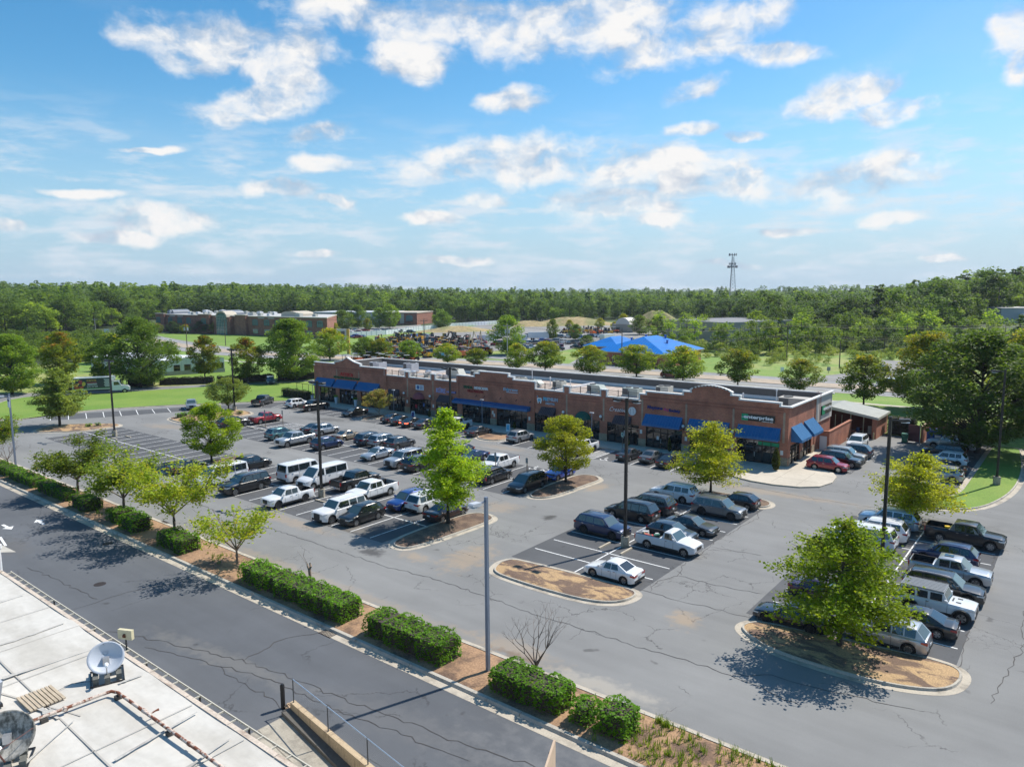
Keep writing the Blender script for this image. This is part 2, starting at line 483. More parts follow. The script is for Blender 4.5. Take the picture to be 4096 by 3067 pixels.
DIRT = two_tone('red_sand_soil',(0.34,0.205,0.115),(0.15,0.092,0.06),0.42,0.46,0.62,fine=0.28,fscale=9,bump=0.5)
GRASS = two_tone('lawn_grass',(0.125,0.225,0.022),(0.175,0.26,0.035),0.10,0.35,0.65,fine=0.22,fscale=7,bump=0.5,detail=8)
GRASS_STRIPE = two_tone('roadside_grass',(0.13,0.24,0.026),(0.21,0.28,0.05),0.35,0.40,0.62,fine=0.25,fscale=3,stretch=(0.25,2.2,1))
FIELD = two_tone('rough_meadow',(0.15,0.25,0.035),(0.28,0.29,0.08),0.05,0.40,0.62,fine=0.28,fscale=1.2,detail=9)
WOODFLOOR = two_tone('wood_floor',(0.035,0.06,0.015),(0.06,0.085,0.025),0.05,0.4,0.6,fine=0.3,fscale=0.6)
STRAW = two_tone('straw_mound',(0.36,0.27,0.13),(0.20,0.20,0.07),0.07,0.42,0.64,fine=0.25,fscale=0.9)
def sm(t):
 t = max(0.0,min(1.0,t)); return t*t*(3 - 2*t)
def terrain(x,y):
 d = math.hypot(x,y)
 z = 0.0
 z += 8.5*sm((d - 265)/150)*sm((x + 40 + y*0.12)/60 + 0.2)
 z += 7.0*sm((d - 420)/300)*sm((-x - 0.95*y)/250)
 z += 5.0*sm((d - 700)/500)
 return z
def make_ground():
 mb = MB()
 xs = sorted(set([-3500,-2600,-2000,-1600,-1300] + list(range(-1100,500,25)) + [-31.3,600,900,1300,1800]))
 ys = sorted(set([-300,-100,20.45,45,70,95] + list(range(120,1000,25)) + [1100,1250,1400,1700,2100,2800,3600]))
 idx = {}
 def vi(x,y,z=None):
  k = (x,y,z)
  if k not in idx:
   idx[k] = len(mb.v); mb.v.append((x,y,(terrain(x,y) - 0.02) if z is None else z))
  return idx[k]
 for i in range(len(xs) - 1):
  for j in range(len(ys) - 1):
   x0,x1,y0,y1 = xs[i],xs[i + 1],ys[j],ys[j + 1]
   if y0 < 20 and x0 >= -31.3 and x0 < 60: continue
   cx,cy = (x0 + x1)/2,(y0 + y1)/2
   d = math.hypot(cx,cy)
   mi = 0
   if d > 275 and not (-300 < cx < -120 and 200 < cy < 420): mi = 1
   mb.f.append((vi(x0,y0),vi(x1,y0),vi(x1,y1),vi(x0,y1))); mb.mi.append(mi)
 struct(mb,'ground',[FIELD,WOODFLOOR],smooth=60)
 struct(MB().quad([(-31.2,-60,-1.5),(30,-60,-1.5),(30,20.4,-1.5),(-31.2,20.4,-1.5)]),'dock_ground',[CONC])
make_ground()
def sheet(name,poly,z,m):
 mb = MB(); mb.quad([(x,y,z) for x,y in ccw(poly)])
 return struct(mb,name,[m])
sheet('parking_lot',[(-300,31.2),(60,31.2),(60,118.2),(-28,118.2),(-28,107.2),(-121,107.2),(-128,118),(-136,127),(-143,122),(-155,102),(-162.4,90.8),
      (-174.5,74),(-181,60),(-187,53),(-200,47),(-300,40)],0.0,ASPH)
mb = MB()
mb.quad([(-300,20.6,0),(60,20.6,0),(60,27.6,0),(-300,27.6,0)])
mb.quad([(-300,-60,0),(-31.4,-60,0),(-31.4,20.6,0),(-300,20.6,0)])
struct(mb,'service_road',[ASPH_ROAD])
mb = MB()
for (x0,x1,y0,y1) in [(-123.6,-47.4,40.9,51.9),(-116.0,-47.2,59.0,70.8),(-36.4,-24.6,45.2,72.3),(-17.2,-5.0,46.6,73.8),
       (-119.6,-98.6,79.0,85.0),(-96.6,-72.5,78.9,84.7),(-66.2,-51.5,78.9,84.7),(-49.8,-33.4,78.9,84.7),(-27.3,-21.5,90.3,104.0),(-17.4,-10.4,84.6,116)]:
 mb.quad([(x0,y0,0.004),(x1,y0,0.004),(x1,y1,0.004),(x0,y1,0.004)])
tl = [(-139.9,47.41),(-135.63,54.44),(-132.43,61.83),(-130.09,66.61),(-128.1,71.5),(-120.5,78.0),(-120.5,84.8),(-124.0,84.8),(-126.5,81.8),(-132.07,73.01),(-135.23,68.55),(-137.53,63.72),(-141.73,56.74),(-146.15,49.63)]
mb.quad([(x,y,0.004) for x,y in ccw(tl)])
struct(mb,'sealed_parking_bays',[ASPH_BAY])
PAINT = two_tone('road_paint',(0.74,0.74,0.72),(0.30,0.30,0.30),2.2,0.56,0.74,fine=0.08,fscale=20)
ln = MB()
def line(x0,y0,x1,y1,w=0.11,z=0.009):
 d = Vector((x1 - x0,y1 - y0)); d.normalize(); n = Vector((-d.y,d.x))*w/2
 ln.quad([(x0 + n.x,y0 + n.y,z),(x0 - n.x,y0 - n.y,z),(x1 - n.x,y1 - n.y,z),(x1 + n.x,y1 + n.y,z)])
for k in range(28):
 x = -123.27 + 2.743*k
 if abs(x + 87.5) < 1.2: continue
 line(x,41.1,x,51.75 if x > -123 else 46.4)
line(-123.3,46.45,-89.2,46.45); line(-85.9,46.45,-64.2,46.45); line(-62.4,46.45,-47.2,46.45)
for k in range(-6,19):
 x = -98.3 + 2.743*k
 line(x,59.28,x,70.6)
line(-114.8,64.95,-48.9,64.95)
for x0,n in ((-92.4,8),(-66.0,5),(-47.15,6)):
 for k in range(n): line(x0 + 2.72*k,79.0,x0 + 2.72*k,84.4)
for k in range(8): line(-119.6 + 2.72*k,79.2,-119.6 + 2.72*k,84.6)
for i in range(9):
 y = 47.94 + 2.743*i
 line(-36.0,y,-24.9,y)
line(-30.4,45.6,-30.4,71.5)
for i in range(9):
 y = 49.6 + 2.86*i
 line(-16.4,y,-5.25,y)
line(-10.9,47.6,-10.9,73.0)
for a,b in zip([(-139.9,47.41),(-138.31,49.67),(-136.66,51.98),(-135.63,54.44),(-134.59,56.92),(-133.42,59.31),(-132.43,61.83),(-131.22,64.17),(-130.09,66.61),(-128.1,71.5),(-127.44,77.81),(-123.32,77.59),(-120.81,78.25)],[(-146.15,49.63),(-144.34,51.91),(-143.03,54.31),(-141.73,56.74),(-140.39,59.09),(-139.14,61.52),(-137.53,63.72),(-136.42,66.09),(-135.23,68.55),(-132.07,73.01),(-127.7,80.9),(-125.43,80.85),(-122.2,81.61)]): line(*a,*b)
for y in (91.55,93.8,96.1,98.4): line(-27.2,y,-21.65,y)
for i in range(9): line(-16.8,86.5 + 2.8*i,-11.3,86.5 + 2.8*i)
def hatch(poly,n,d0,d1):
 for i in range(4):
  line(*poly[i],*poly[(i + 1) % 4],w=0.10,z=0.0095)
 a,b,c,d = [Vector(p) for p in poly]
 for k in range(1,n):
  t = k/n
  p = a.lerp(d,max(0,t - d0)); q = b.lerp(c,min(1,t + d1)); line(p.x,p.y,q.x,q.y,w=0.10)
hatch([(-51.7,79.2),(-49.9,79.2),(-49.9,84.4),(-51.7,84.4)],8,0.0,0.12)
hatch([(-98.9,79.4),(-96.9,79.4),(-96.9,84.6),(-98.9,84.6)],8,0.0,0.12)
hatch([(-103.5,66.0),(-98.6,66.0),(-98.6,70.8),(-103.5,70.8)],7,0.0,0.1)
hatch([(-23.6,104.0),(-23.5,98.6),(-21.6,98.4),(-21.5,102.0)],6,0.0,0.0)
def wheelchair(cx,cy,s=1.0,rot=0.0):
 c,q = math.cos(rot),math.sin(rot)
 def T(x,y): return (cx + s*(c*x - q*y),cy + s*(q*x + c*y))
 pts = [T(0.35*math.cos(t),0.35*math.sin(t) - .1) for t in [R(a) for a in range(160,431,30)]]
 for p,r_ in zip(pts,pts[1:]): line(*p,*r_,w=0.13)
 seg = [(-.05,.75),(-.05,.2),(.3,.2),(.5,-.35),(.7,-.3)]
 seg = [T(*p) for p in seg]
 for p,r_ in zip(seg,seg[1:]): line(*p,*r_,w=0.14)
 p,r_ = T(-.12,.9),T(.04,.9)
 line(*p,*r_,w=0.22)
for (x,y) in ((-48.6,79.5),(-53.0,70.2),(-51.0,70.4),(-100.2,72.0),(-92.5,61.6)): wheelchair(x,y,1.15)
def arrow(cx,cy,ang,s=1.0):
 c,q = math.cos(ang),math.sin(ang)
 T = lambda x,y: (cx + s*(c*x - q*y),cy + s*(q*x + c*y),0.009)
 ln.quad([T(-1.3,-.14),(T(0.1,-.14)),T(0.1,.14),T(-1.3,.14)])
 ln.quad([T(0.1,-.5),T(1.1,0),T(0.1,.5)])
arrow(-78.1,24.8,PI*.98,0.95); arrow(-78.7,22.3,0.02,0.95)
line(-72.9,20.4,-76.0,20.9,w=0.2)
struct(ln,'parking_lines',[PAINT])
struct(MB().quad([(-71.6,19.3,.008),(-70.4,20.4,.008),(-74.5,20.2,.008),(-77,18.0,.008),(-77,15.0,.008)]),'pavement_slab',[CONC])
TAR = mat('tar',(0.055,0.050,0.048),0.8)
cr = MB()
def crack(pts,w=0.065,jit=0.30,z=0.0125):
 rr = random.Random(int(abs(pts[0][0])*100 + abs(pts[0][1])*10))
 P = []
 for a,b in zip(pts,pts[1:]):
  n = max(2,int(math.hypot(b[0] - a[0],b[1] - a[1])/0.45))
  for i in range(n):
   t = i/n
   P.append((a[0] + (b[0] - a[0])*t + rr.uniform(-jit,jit)*.5,a[1] + (b[1] - a[1])*t + rr.uniform(-jit,jit)*.5))
 P.append(pts[-1])
 L_ = []; Rr = []
 for i,p in enumerate(P):
  a,b = P[max(0,i - 1)],P[min(len(P) - 1,i + 1)]
  d = Vector((b[0] - a[0],b[1] - a[1]));
  if d.length < 1e-6: d = Vector((1,0))
  d.normalize(); ww = w*rr.uniform(.35,1.0)*(0.4 if i in (0,len(P) - 1) else 1)
  L_.append((p[0] - d.y*ww/2,p[1] + d.x*ww/2,z)); Rr.append((p[0] + d.y*ww/2,p[1] - d.x*ww/2,z))
 for i in range(len(P) - 1): cr.quad([L_[i],Rr[i],Rr[i + 1],L_[i + 1]])
for c in ([(-24.01,45.74),(-24.5,48.09),(-23.76,49.77),(-24.48,52.52),(-24.39,55.4),(-24.64,59.12),(-24.45,61.67),(-24.05,67.24),(-24.81,69.92)],
   [(-23.76,49.77),(-20.64,49.9),(-17.45,50.4)],[(-25.05,45.75),(-21.56,45.66),(-19.01,45.96),(-16.67,46.1)],[(-24.27,57.12),(-23.5,57.4),(-20.15,57.87)],
   [(-65.6,19.79),(-62.84,19.96),(-59.51,20.18),(-54.66,20.53)],[(-54.2,18.49),(-54.05,20.28),(-54.25,22.04),(-53.06,25.48)],
   [(-49.05,18.5),(-46.18,19.78),(-42.89,20.75),(-38.48,22.05),(-34.06,22.77),(-31.27,22.98),(-28.41,23.4),(-25.69,23.83),(-23.47,23.99),(-20.89,24.53),(-18.78,24.94),(-12,26)],
   [(-44.55,19.24),(-42.02,20.13),(-39.04,20.81),(-36.18,21.68),(-32.93,21.95),(-30.48,22.11),(-27.77,22.5),(-25.39,22.9),(-23.06,23.09),(-21.43,23.4)],
   [(-38.77,20.82),(-37.28,20.64),(-35.32,20.71),(-33.4,20.82),(-32.26,20.5)],[(-38.42,22.1),(-38.45,23.12),(-38.83,25.02),(-38.3,26.36),(-37.66,27.3)],
   [(-47.99,37.35),(-42.96,37.39),(-37.61,38.05),(-31.39,37.8),(-27.52,37.7),(-23.72,37.93),(-20.79,37.93),(-17.76,38.18),(-14.88,38.27),(-10.79,37.48)],
   [(-14.9,38.3),(-13,39.6),(-10,39.9),(-6,40.8)],[(-110,36.9),(-90,36.7),(-70,37.1),(-48,37.3)],
   [(-4.9,47),(-5.0,52),(-4.9,58),(-5.2,64),(-5.0,70)],[(-57,40.4),(-54,41.0),(-50.5,41.4),(-48.5,42.8)],
   [(-30,78),(-22,77.3),(-16,77.8)],[(-80,75),(-70,75.4),(-58,75.0),(-46,75.4)],[(-3.0,44),(-2.2,52),(-2.6,60)]):
 crack(c)
for k in range(26):
 a = random.uniform(0,PI); x,y = random.uniform(-25.6,-23.4),random.uniform(46.5,60)
 l = random.uniform(.4,1.0)
 crack([(x,y),(x + l*math.cos(a),y + l*math.sin(a))],w=.05)
struct(cr,'tar_filled_cracks',[TAR])
def island(name,poly,soil,gutter=0.42,kerb=0.16,top=0.15,n=2,soil_h=0.12):
 poly = chaikin(ccw(poly),n)
 k0 = inset(poly,gutter); k1 = inset(k0,kerb)
 m = len(poly)
 g = MB(); kb = MB()
 for i in range(m):
  j = (i + 1) % m
  if gutter: g.quad([(*poly[i],.010),(*poly[j],.010),(*k0[j],.014),(*k0[i],.014)])
  a,b,c,d = k0[i],k0[j],k1[j],k1[i]
  kb.quad([(*a,.0),(*b,.0),(b[0]*.75 + c[0]*.25,b[1]*.75 + c[1]*.25,top),(a[0]*.75 + d[0]*.25,a[1]*.75 + d[1]*.25,top)])
  kb.quad([(a[0]*.75 + d[0]*.25,a[1]*.75 + d[1]*.25,top),(b[0]*.75 + c[0]*.25,b[1]*.75 + c[1]*.25,top),(*c,top),(*d,top)])
  kb.quad([(*d,top),(*c,top),(*c,.02),(*d,.02)])
 if gutter: struct(g,'gutter',[GUTTER])
 struct(kb,'kerb',[KERB])
 s = MB()
 cx = sum(p[0] for p in k1)/m; cy = sum(p[1] for p in k1)/m
 k2 = [(p[0]*.8 + cx*.2,p[1]*.8 + cy*.2) for p in k1]
 b0 = len(s.v); s.v += [(*p,soil_h) for p in k1]; b1 = len(s.v); s.v += [(*p,soil_h + .06) for p in k2]
 for i in range(m):
  j = (i + 1) % m
  s.f.append((b0 + i,b0 + j,b1 + j,b1 + i)); s.mi.append(0)
 s.f.append(tuple(range(b1,b1 + m))); s.mi.append(0)
 struct(s,name,[soil])
 return k1
island('planting_island',[(-17.0,45.3),(-17.1,44.0),(-16.0,42.9),(-14.0,41.9),(-10.7,41.7),(-7.8,41.9),(-5.6,42.7),(-4.4,43.8),(-4.0,45.6),(-4.3,46.9),(-5.4,47.5),(-8.0,47.4),(-13.2,46.6),(-16.0,46.3)],MULCH_DRY)
island('planting_island',[(-36.2,42.0),(-36.7,43.6),(-36.2,45.0),(-34.7,45.3),(-30.2,45.6),(-25.1,45.7),(-24.0,45.0),(-23.9,43.6),(-24.6,42.1),(-26.5,41.1),(-30.3,40.8),(-34.0,40.9),(-35.4,41.2)],MULCH_DRY)
island('planting_island',[(-46.6,40.7),(-47.4,42.3),(-47.6,46.0),(-47.5,48.9),(-47.3,51.7),(-46.2,52.9),(-44.7,52.9),(-43.5,52.2),(-43.1,50.9),(-43.3,46.1),(-43.5,43.4),(-43.9,41.0),(-45.1,40.3)],MULCH)
island('planting_island',[(-46.5,60.2),(-46.9,61.5),(-47.1,63.5),(-47.2,67.1),(-47.1,70.5),(-46.0,71.7),(-44.5,71.8),(-43.3,70.9),(-42.8,70.0),(-42.9,68.0),(-43.0,65.1),(-43.1,61.8),(-43.8,60.1),(-44.7,59.5),(-45.6,59.4)],MULCH)
island('planting_island',[(-71.3,79.7),(-72.0,81.8),(-71.8,85.3),(-66.4,85.3),(-66.0,82.0),(-66.4,80.0),(-67.7,79.1),(-69.4,78.9)],DIRT)
island('planting_island',[(-128.6,41.4),(-130.6,41.2),(-132.9,42.9),(-134.1,45.7),(-132.6,48.5),(-129.0,51.6),(-127.0,53.2),(-124.7,53.0),(-123.3,51.9),(-123.4,49.8),(-123.6,47.2),(-124.2,45.5),(-126.6,43.6)],MULCH_DRY)
island('planting_island',[(-121.2,59.3),(-124.8,59.9),(-126.0,62.0),(-126.5,67.0),(-125.8,72.5),(-121,73.5),(-117.8,72.8),(-116.0,71.2),(-116.1,65.0),(-116.4,60.4),(-118.0,59.3)],MULCH_DRY)
island('planting_island',[(-88.9,42.0),(-88.9,51.0),(-88.3,52.0),(-86.6,52.0),(-86.1,51.0),(-86.1,42.0),(-86.8,41.2),(-88.3,41.2)],MULCH,gutter=0.25)
island('planting_island',[(-32.2,70.9),(-32.5,72.6),(-31.5,73.8),(-27.5,74.0),(-25.2,73.9),(-24.1,72.8),(-24.0,71.2),(-25.2,70.0),(-27.5,70.6),(-30.5,70.5)],MULCH)
island('planting_island',[(-98.0,79.9),(-98.4,82.1),(-98.2,85.3),(-95.2,85.3),(-94.9,82.1),(-95.3,79.9),(-96.6,79.2)],MULCH)
island('planting_island',[(-16.9,73.4),(-16.6,75.4),(-14.5,76.1),(-10.5,76.0),(-9.4,75.0),(-9.6,73.5),(-11.5,73.0),(-15.0,73.0)],MULCH)
island('lawn',[(-16.2,81.4),(-14.9,80.4),(-12.2,79.9),(-9.0,81.3),(-7.2,83.7),(-6.0,88.3),(-5.4,92.9),(-5.2,98.4),(-5.4,106),(-6.0,112.0),(-6.6,119),(-10.6,119),(-10.6,110),(-10.6,98),(-10.7,84.9),(-12.9,84.3),(-15.8,82.9)],GRASS,gutter=0.45)
island('lawn',[(-149.4,41.9),(-144.0,42.6),(-144.9,46.8),(-145.4,53.5),(-143.0,60.9),(-135.8,71.7),(-127.0,82.0),(-124.6,85.5),(-123.0,88.4),(-122.9,104),(-129.0,111),(-139,116),(-147.5,108.5),(-152.6,100),(-158.5,90.3),(-169.5,63.7),(-176.5,56.5),(-172.5,49.0),(-160,44.0)],GRASS,n=1)
mb = MB(); kb = MB(); gt = MB()
x0,x1 = -300,60
gt.quad([(x0,27.1,.008),(x1,27.1,.008),(x1,27.66,.012),(x0,27.66,.012)])
gt.quad([(x0,31.75,.012),(x1,31.75,.012),(x1,32.1,.008),(x0,32.1,.008)])
kb.wall([(27.6,.0),(27.9,.0),(27.9,.17),(27.68,.17)],x0,x1)
kb2 = MB()
N_ = 44
for i in range(N_):
 a = x0 + (x1 - x0)*i/N_ + .015; b = x0 + (x1 - x0)*(i + 1)/N_ - .015
 kb2.quad([(a,27.62,.0),(b,27.62,.0),(b,27.70,.16),(a,27.70,.16)])
 kb2.quad([(a,27.70,.16),(b,27.70,.16),(b,27.92,.17),(a,27.92,.17)])
 kb2.quad([(a,27.92,.17),(b,27.92,.17),(b,27.92,.0),(a,27.92,.0)])
 kb2.quad([(b,31.60,.0),(a,31.60,.0),(a,31.60,.15),(b,31.60,.15)])
 kb2.quad([(b,31.60,.15),(a,31.60,.15),(a,31.76,.14),(b,31.76,.14)])
 kb2.quad([(b,31.76,.14),(a,31.76,.14),(a,31.80,.0),(b,31.80,.0)])
struct(gt,'gutter',[GUTTER]); struct(kb2,'kerb',[KERB])
mm = MB(); nx = 220; rows = [27.9,28.5,29.4,30.4,31.1,31.62]
rr = random.Random(3)
for i in range(nx + 1):
 for j,y in enumerate(rows):
  mm.v.append((x0 + (x1 - x0)*i/nx,y,.11 + (0.08 + rr.uniform(-.04,.04) if 0 < j < len(rows) - 1 else 0)))
for i in range(nx):
 for j in range(len(rows) - 1):
  a = i*len(rows) + j; mm.f.append((a,a + len(rows),a + len(rows) + 1,a + 1)); mm.mi.append(0)
struct(mm,'median_soil',[DIRT],smooth=60)
IRON = mat('cast_iron',(0.06,0.045,0.04),0.6,metal=0.5,var=.2,vscale=6)
for k,(x,y) in enumerate(((-57.4,21.8),(-66.4,26.1))):
 o = MB().prism([(x + .42*math.cos(t*PI/12),y + .42*math.sin(t*PI/12)) for t in range(24)],0,.012).build('manhole_cover',[IRON])
 tag(o,('iron manhole cover in the middle of the dark service road','iron manhole cover close to the kerb of the median')[k],'manhole','manhole covers in the service road')
for k,(x,y) in enumerate(((-37.2,27.35),(-86.0,31.9),(-68.3,31.95))):
 mb = MB()
 for i in range(8): mb.box(x - .55 + i*.15,x - .47 + i*.15,y - .28,y + .28,0.004,.02)
 mb.box(x - .6,x + .65,y - .32,y - .28,.004,.022); mb.box(x - .6,x + .65,y + .28,y + .32,.004,.022)
 tag(mb.build('drain_grate',[IRON]),('rusty drain grate in the gutter below the two largest near hedges','drain grate in the lot side gutter beside the long left hedges','drain grate in the lot side gutter near the twin box shrubs')[k],'drain','drain grates along the median')
PAVE = mat('pavement_concrete',(0.50,0.445,0.36),0.9,var=.08,vscale=2.5,var2=.08,v2scale=.3)
JOINT = mat('pavement_joint',(0.22,0.19,0.15),0.9)
mb = MB()
out = [(-122.2,85.0),(-98.2,85.0),(-71.5,84.9),(-49.0,84.9),(-34.2,84.7),(-33.2,82.2),(-31.6,80.6),(-29.5,80.0),(-26.9,79.9),(-24.3,80.6),(-22.6,82.1),(-22.0,84.7),(-22.3,87.6),(-23.2,89.4),(-24.8,90.1),(-26.8,90.2),(-26.9,104.5),(-28.5,104.5),(-28.5,88.95),(-122.2,88.95)]
mb.prism(ccw(out),0.0,0.15)
for i in range(62):
 x = -121.5 + 1.5*i
 mb.box(x,x + .03,85.02,88.9,.1505,.1525,mi=1)
for p in (((-33.3,83.5),(-22.4,83.5)),((-32.9,87.0),(-22.5,87.0))): mb.box(p[0][0],p[1][0],p[0][1],p[0][1] + .03,.1505,.1525,mi=1)
for x in (-30.5,-27.5,-24.8): mb.box(x,x + .03,80.9,88.0,.1505,.1530,mi=1)
struct(mb,'shop_pavement',[PAVE,JOINT])
CL = [(-700,250),(-450,190),(-360,163),(-300,150),(-245,143),(-200,149),(-160,161),(-125,167.5),(-90,169.5),(-30,170.5),(30,172),(120,176),(300,190)]
def ribbon(mb,off0,off1,z,mi=0):
 L_,R_ = [],[]
 P = []
 for a,b in zip(CL,CL[1:]):
  for k in range(8): P.append((a[0] + (b[0] - a[0])*k/8,a[1] + (b[1] - a[1])*k/8))
 P.append(CL[-1])
 for _ in range(6): P = [P[0]] + [((P[i - 1][0] + 2*P[i][0] + P[i + 1][0])/4,(P[i - 1][1] + 2*P[i][1] + P[i + 1][1])/4) for i in range(1,len(P) - 1)] + [P[-1]]
 for i,p in enumerate(P):
  a,b = P[max(0,i - 1)],P[min(len(P) - 1,i + 1)]
  d = Vector((b[0] - a[0],b[1] - a[1])).normalized()
  L_.append((p[0] - d.y*off1,p[1] + d.x*off1,z)); R_.append((p[0] - d.y*off0,p[1] + d.x*off0,z))
 for i in range(len(P) - 1): mb.quad([R_[i],R_[i + 1],L_[i + 1],L_[i]],mi)
 return P
mb = MB(); ribbon(mb,-10.3,9.8,0.01); struct(mb,'highway',[ASPH_HWY])
mb = MB(); ribbon(mb,-3.6,3.9,0.10); struct(mb,'highway_median',[two_tone('median_paving',(0.43,0.34,0.25),(0.34,0.28,0.21),.3,.4,.6)])
mb = MB(); ribbon(mb,-30,-10.3,0.0); struct(mb,'verge',[GRASS_STRIPE])
mb = MB(); ribbon(mb,9.8,22,0.0); struct(mb,'verge',[GRASS_STRIPE])
mb = MB(); P_ = ribbon(mb,-23.5,-21.9,0.02); struct(mb,'sidewalk',[CONC])
mb = MB(); ribbon(mb,-10.6,-10.3,0.10); ribbon(mb,9.8,10.1,0.1); struct(mb,'kerb',[KERB])
ln = MB()
for i in range(0,len(P_) - 1):
 a,b = P_[i],P_[i + 1]
 d = Vector((b[0] - a[0],b[1] - a[1])); l = d.length; d.normalize()
 n = int(l/12)
 for s in (-6.9,6.9):
  for k in range(max(1,n)):
   x,y = a[0] + d.x*12*k - d.y*s,a[1] + d.y*12*k + d.x*s
   line(x,y,x + d.x*3.2,y + d.y*3.2,w=.15,z=.016)
struct(ln,'lane_dashes',[PAINT])
sheet('side_road',[(-172,252),(-160,250),(-150,222),(-144,190),(-142,178),(-156,176),(-158,196),(-162,215),(-172,232)],0.012,ASPH_HWY)
sheet('driveway',[(-121,178),(-96,178),(-112,205),(-120,215),(-136,212)],0.012,ASPH_HWY)
sheet('driveway',[(-56,179),(-46,179),(-30,215),(-42,240),(-50,240),(-45,210)],0.012,ASPH_YARD)
sheet('equipment_yard',[(-205,172),(-180,176),(-168,200),(-164,245),(-150,262),(-155,330),(-195,405),(-262,385),(-300,345),(-270,275),(-232,215),(-214,190)],0.006,ASPH_YARD)
sheet('lawn',[(-262,175),(-205,172),(-214,190),(-232,215),(-270,275),(-296,345),(-303,320),(-288,260),(-278,215)],0.004,GRASS_STRIPE)
sheet('office_car_park',[(-285,205),(-283,245),(-296,290),(-360,350),(-420,330),(-345,240),(-330,215)],0.004,ASPH_YARD)
sheet('lawn',[(-300,158),(-262,160),(-262,180),(-285,205),(-335,205),(-400,178),(-390,165)],0.003,GRASS)
sheet('lawn',[(-250,90),(-178,84),(-150,110),(-160,138),(-200,134),(-245,128)],0.003,GRASS)
def mound(cx,cy,rx,ry,h,rot,name='straw_mound'):
 mb = MB(); nr,ns = 8,40
 rr = random.Random(int(cx))
 mb.v.append((cx,cy,h + terrain(cx,cy)))
 c,s = math.cos(rot),math.sin(rot)
 for i in range(1,nr + 1):
  for k in range(ns):
   t = 2*PI*k/ns; q = i/nr
   x,y = rx*q*math.cos(t),ry*q*math.sin(t)
   z = h*(0.5 + 0.5*math.cos(PI*q))*(1 + .12*math.sin(3*t + cx)) + rr.uniform(-.12,.12)*(q < 1)
   X,Y = cx + c*x - s*y,cy + s*x + c*y
   mb.v.append((X,Y,z - (0.3 if i == nr else 0) + terrain(X,Y)*0.999))
 for k in range(ns): mb.f.append((0,1 + k,1 + (k + 1) % ns)); mb.mi.append(0)
 for i in range(nr - 1):
  for k in range(ns):
   a = 1 + i*ns; b = a + ns; k2 = (k + 1) % ns
   mb.f.append((a + k,b + k,b + k2,a + k2)); mb.mi.append(0)
 struct(mb,name,[STRAW],smooth=60)
def at0(px,dist):
 t = (px - 2048)/2930.5
 return (dist*(-math.sin(.67514) + t*math.cos(.67514)),dist*(math.cos(.67514) + t*math.sin(.67514)))
mound(*at0(2290,448),36,14,4.6,.67)
mound(*at0(2630,432),22,13,8.3,.67)
mound(*at0(2120,440),22,12,3.0,.67)
mound(*at0(1830,390),26,12,2.6,.9)
# ================================================================= SHOPPING ROW
def brick_mat(name,c1,c2,mortar,scale=1.0):
 if name in MATS: return MATS[name]
 m = mat(name,c1,0.9)
 N,L,b = nodes_of(m)
 tc = [n for n in N if n.type == 'TEX_COORD'][0]
 geo = N.new('ShaderNodeNewGeometry')
 sep = N.new('ShaderNodeSeparateXYZ'); L.new(tc.outputs['Object'],sep.inputs[0])
 sn = N.new('ShaderNodeSeparateXYZ'); L.new(geo.outputs['Normal'],sn.inputs[0])
 ab = N.new('ShaderNodeMath'); ab.operation = 'ABSOLUTE'; L.new(sn.outputs[0],ab.inputs[0])
 gt_ = N.new('ShaderNodeMath'); gt_.operation = 'GREATER_THAN'; gt_.inputs[1].default_value = 0.7; L.new(ab.outputs[0],gt_.inputs[0])
 mx = N.new('ShaderNodeMix'); L.new(gt_.outputs[0],mx.inputs['Factor']); L.new(sep.outputs[0],mx.inputs['A']); L.new(sep.outputs[1],mx.inputs['B'])
 cb = N.new('ShaderNodeCombineXYZ'); L.new(mx.outputs['Result'],cb.inputs[0]); L.new(sep.outputs[2],cb.inputs[1])
 br = N.new('ShaderNodeTexBrick')
 br.inputs['Scale'].default_value = 1.0
 br.inputs['Brick Width'].default_value = 0.30*scale; br.inputs['Row Height'].default_value = 0.10*scale
 br.inputs['Mortar Size'].default_value = 0.012*scale
 br.inputs['Color1'].default_value = (*c1,1); br.inputs['Color2'].default_value = (*c2,1); br.inputs['Mortar'].default_value = (*mortar,1)
 L.new(cb.outputs[0],br.inputs['Vector'])
 n = N.new('ShaderNodeTexNoise'); n.inputs['Scale'].default_value = 0.6; n.inputs['Detail'].default_value = 6
 L.new(tc.outputs['Object'],n.inputs['Vector'])
 r = N.new('ShaderNodeMapRange'); r.inputs['From Min'].default_value = .3; r.inputs['From Max'].default_value = .7; r.inputs['To Min'].default_value = .76; r.inputs['To Max'].default_value = 1.2
 L.new(n.outputs['Fac'],r.inputs['Value'])
 vm = N.new('ShaderNodeVectorMath'); vm.operation = 'SCALE'; L.new(br.outputs['Color'],vm.inputs[0]); L.new(r.outputs[0],vm.inputs['Scale'])
 L.new(vm.outputs[0],b.inputs['Base Color'])
 return m
BRICK = brick_mat('red_brick',(0.45,0.130,0.066),(0.31,0.088,0.050),(0.38,0.26,0.19))
BRICK_TAN = brick_mat('tan_brick',(0.42,0.30,0.20),(0.34,0.23,0.16),(0.40,0.33,0.27))
STONE = brick_mat('field_stone',(0.30,0.235,0.16),(0.42,0.335,0.23),(0.2,0.16,0.12),1.9)
CAP = mat('white_metal_cap',(0.70,0.69,0.66),0.5,var=.06,vscale=2)
GRAVEL = two_tone('roof_gravel',(0.50,0.41,0.34),(0.34,0.275,0.23),1.1,.40,.62,fine=.35,fscale=11)
MEMB = mat('grey_membrane',(0.11,0.105,0.10),0.85,var=.1,vscale=1.5)
FLASH = mat('white_flashing',(0.66,0.66,0.66),0.6,var=.06,vscale=1)
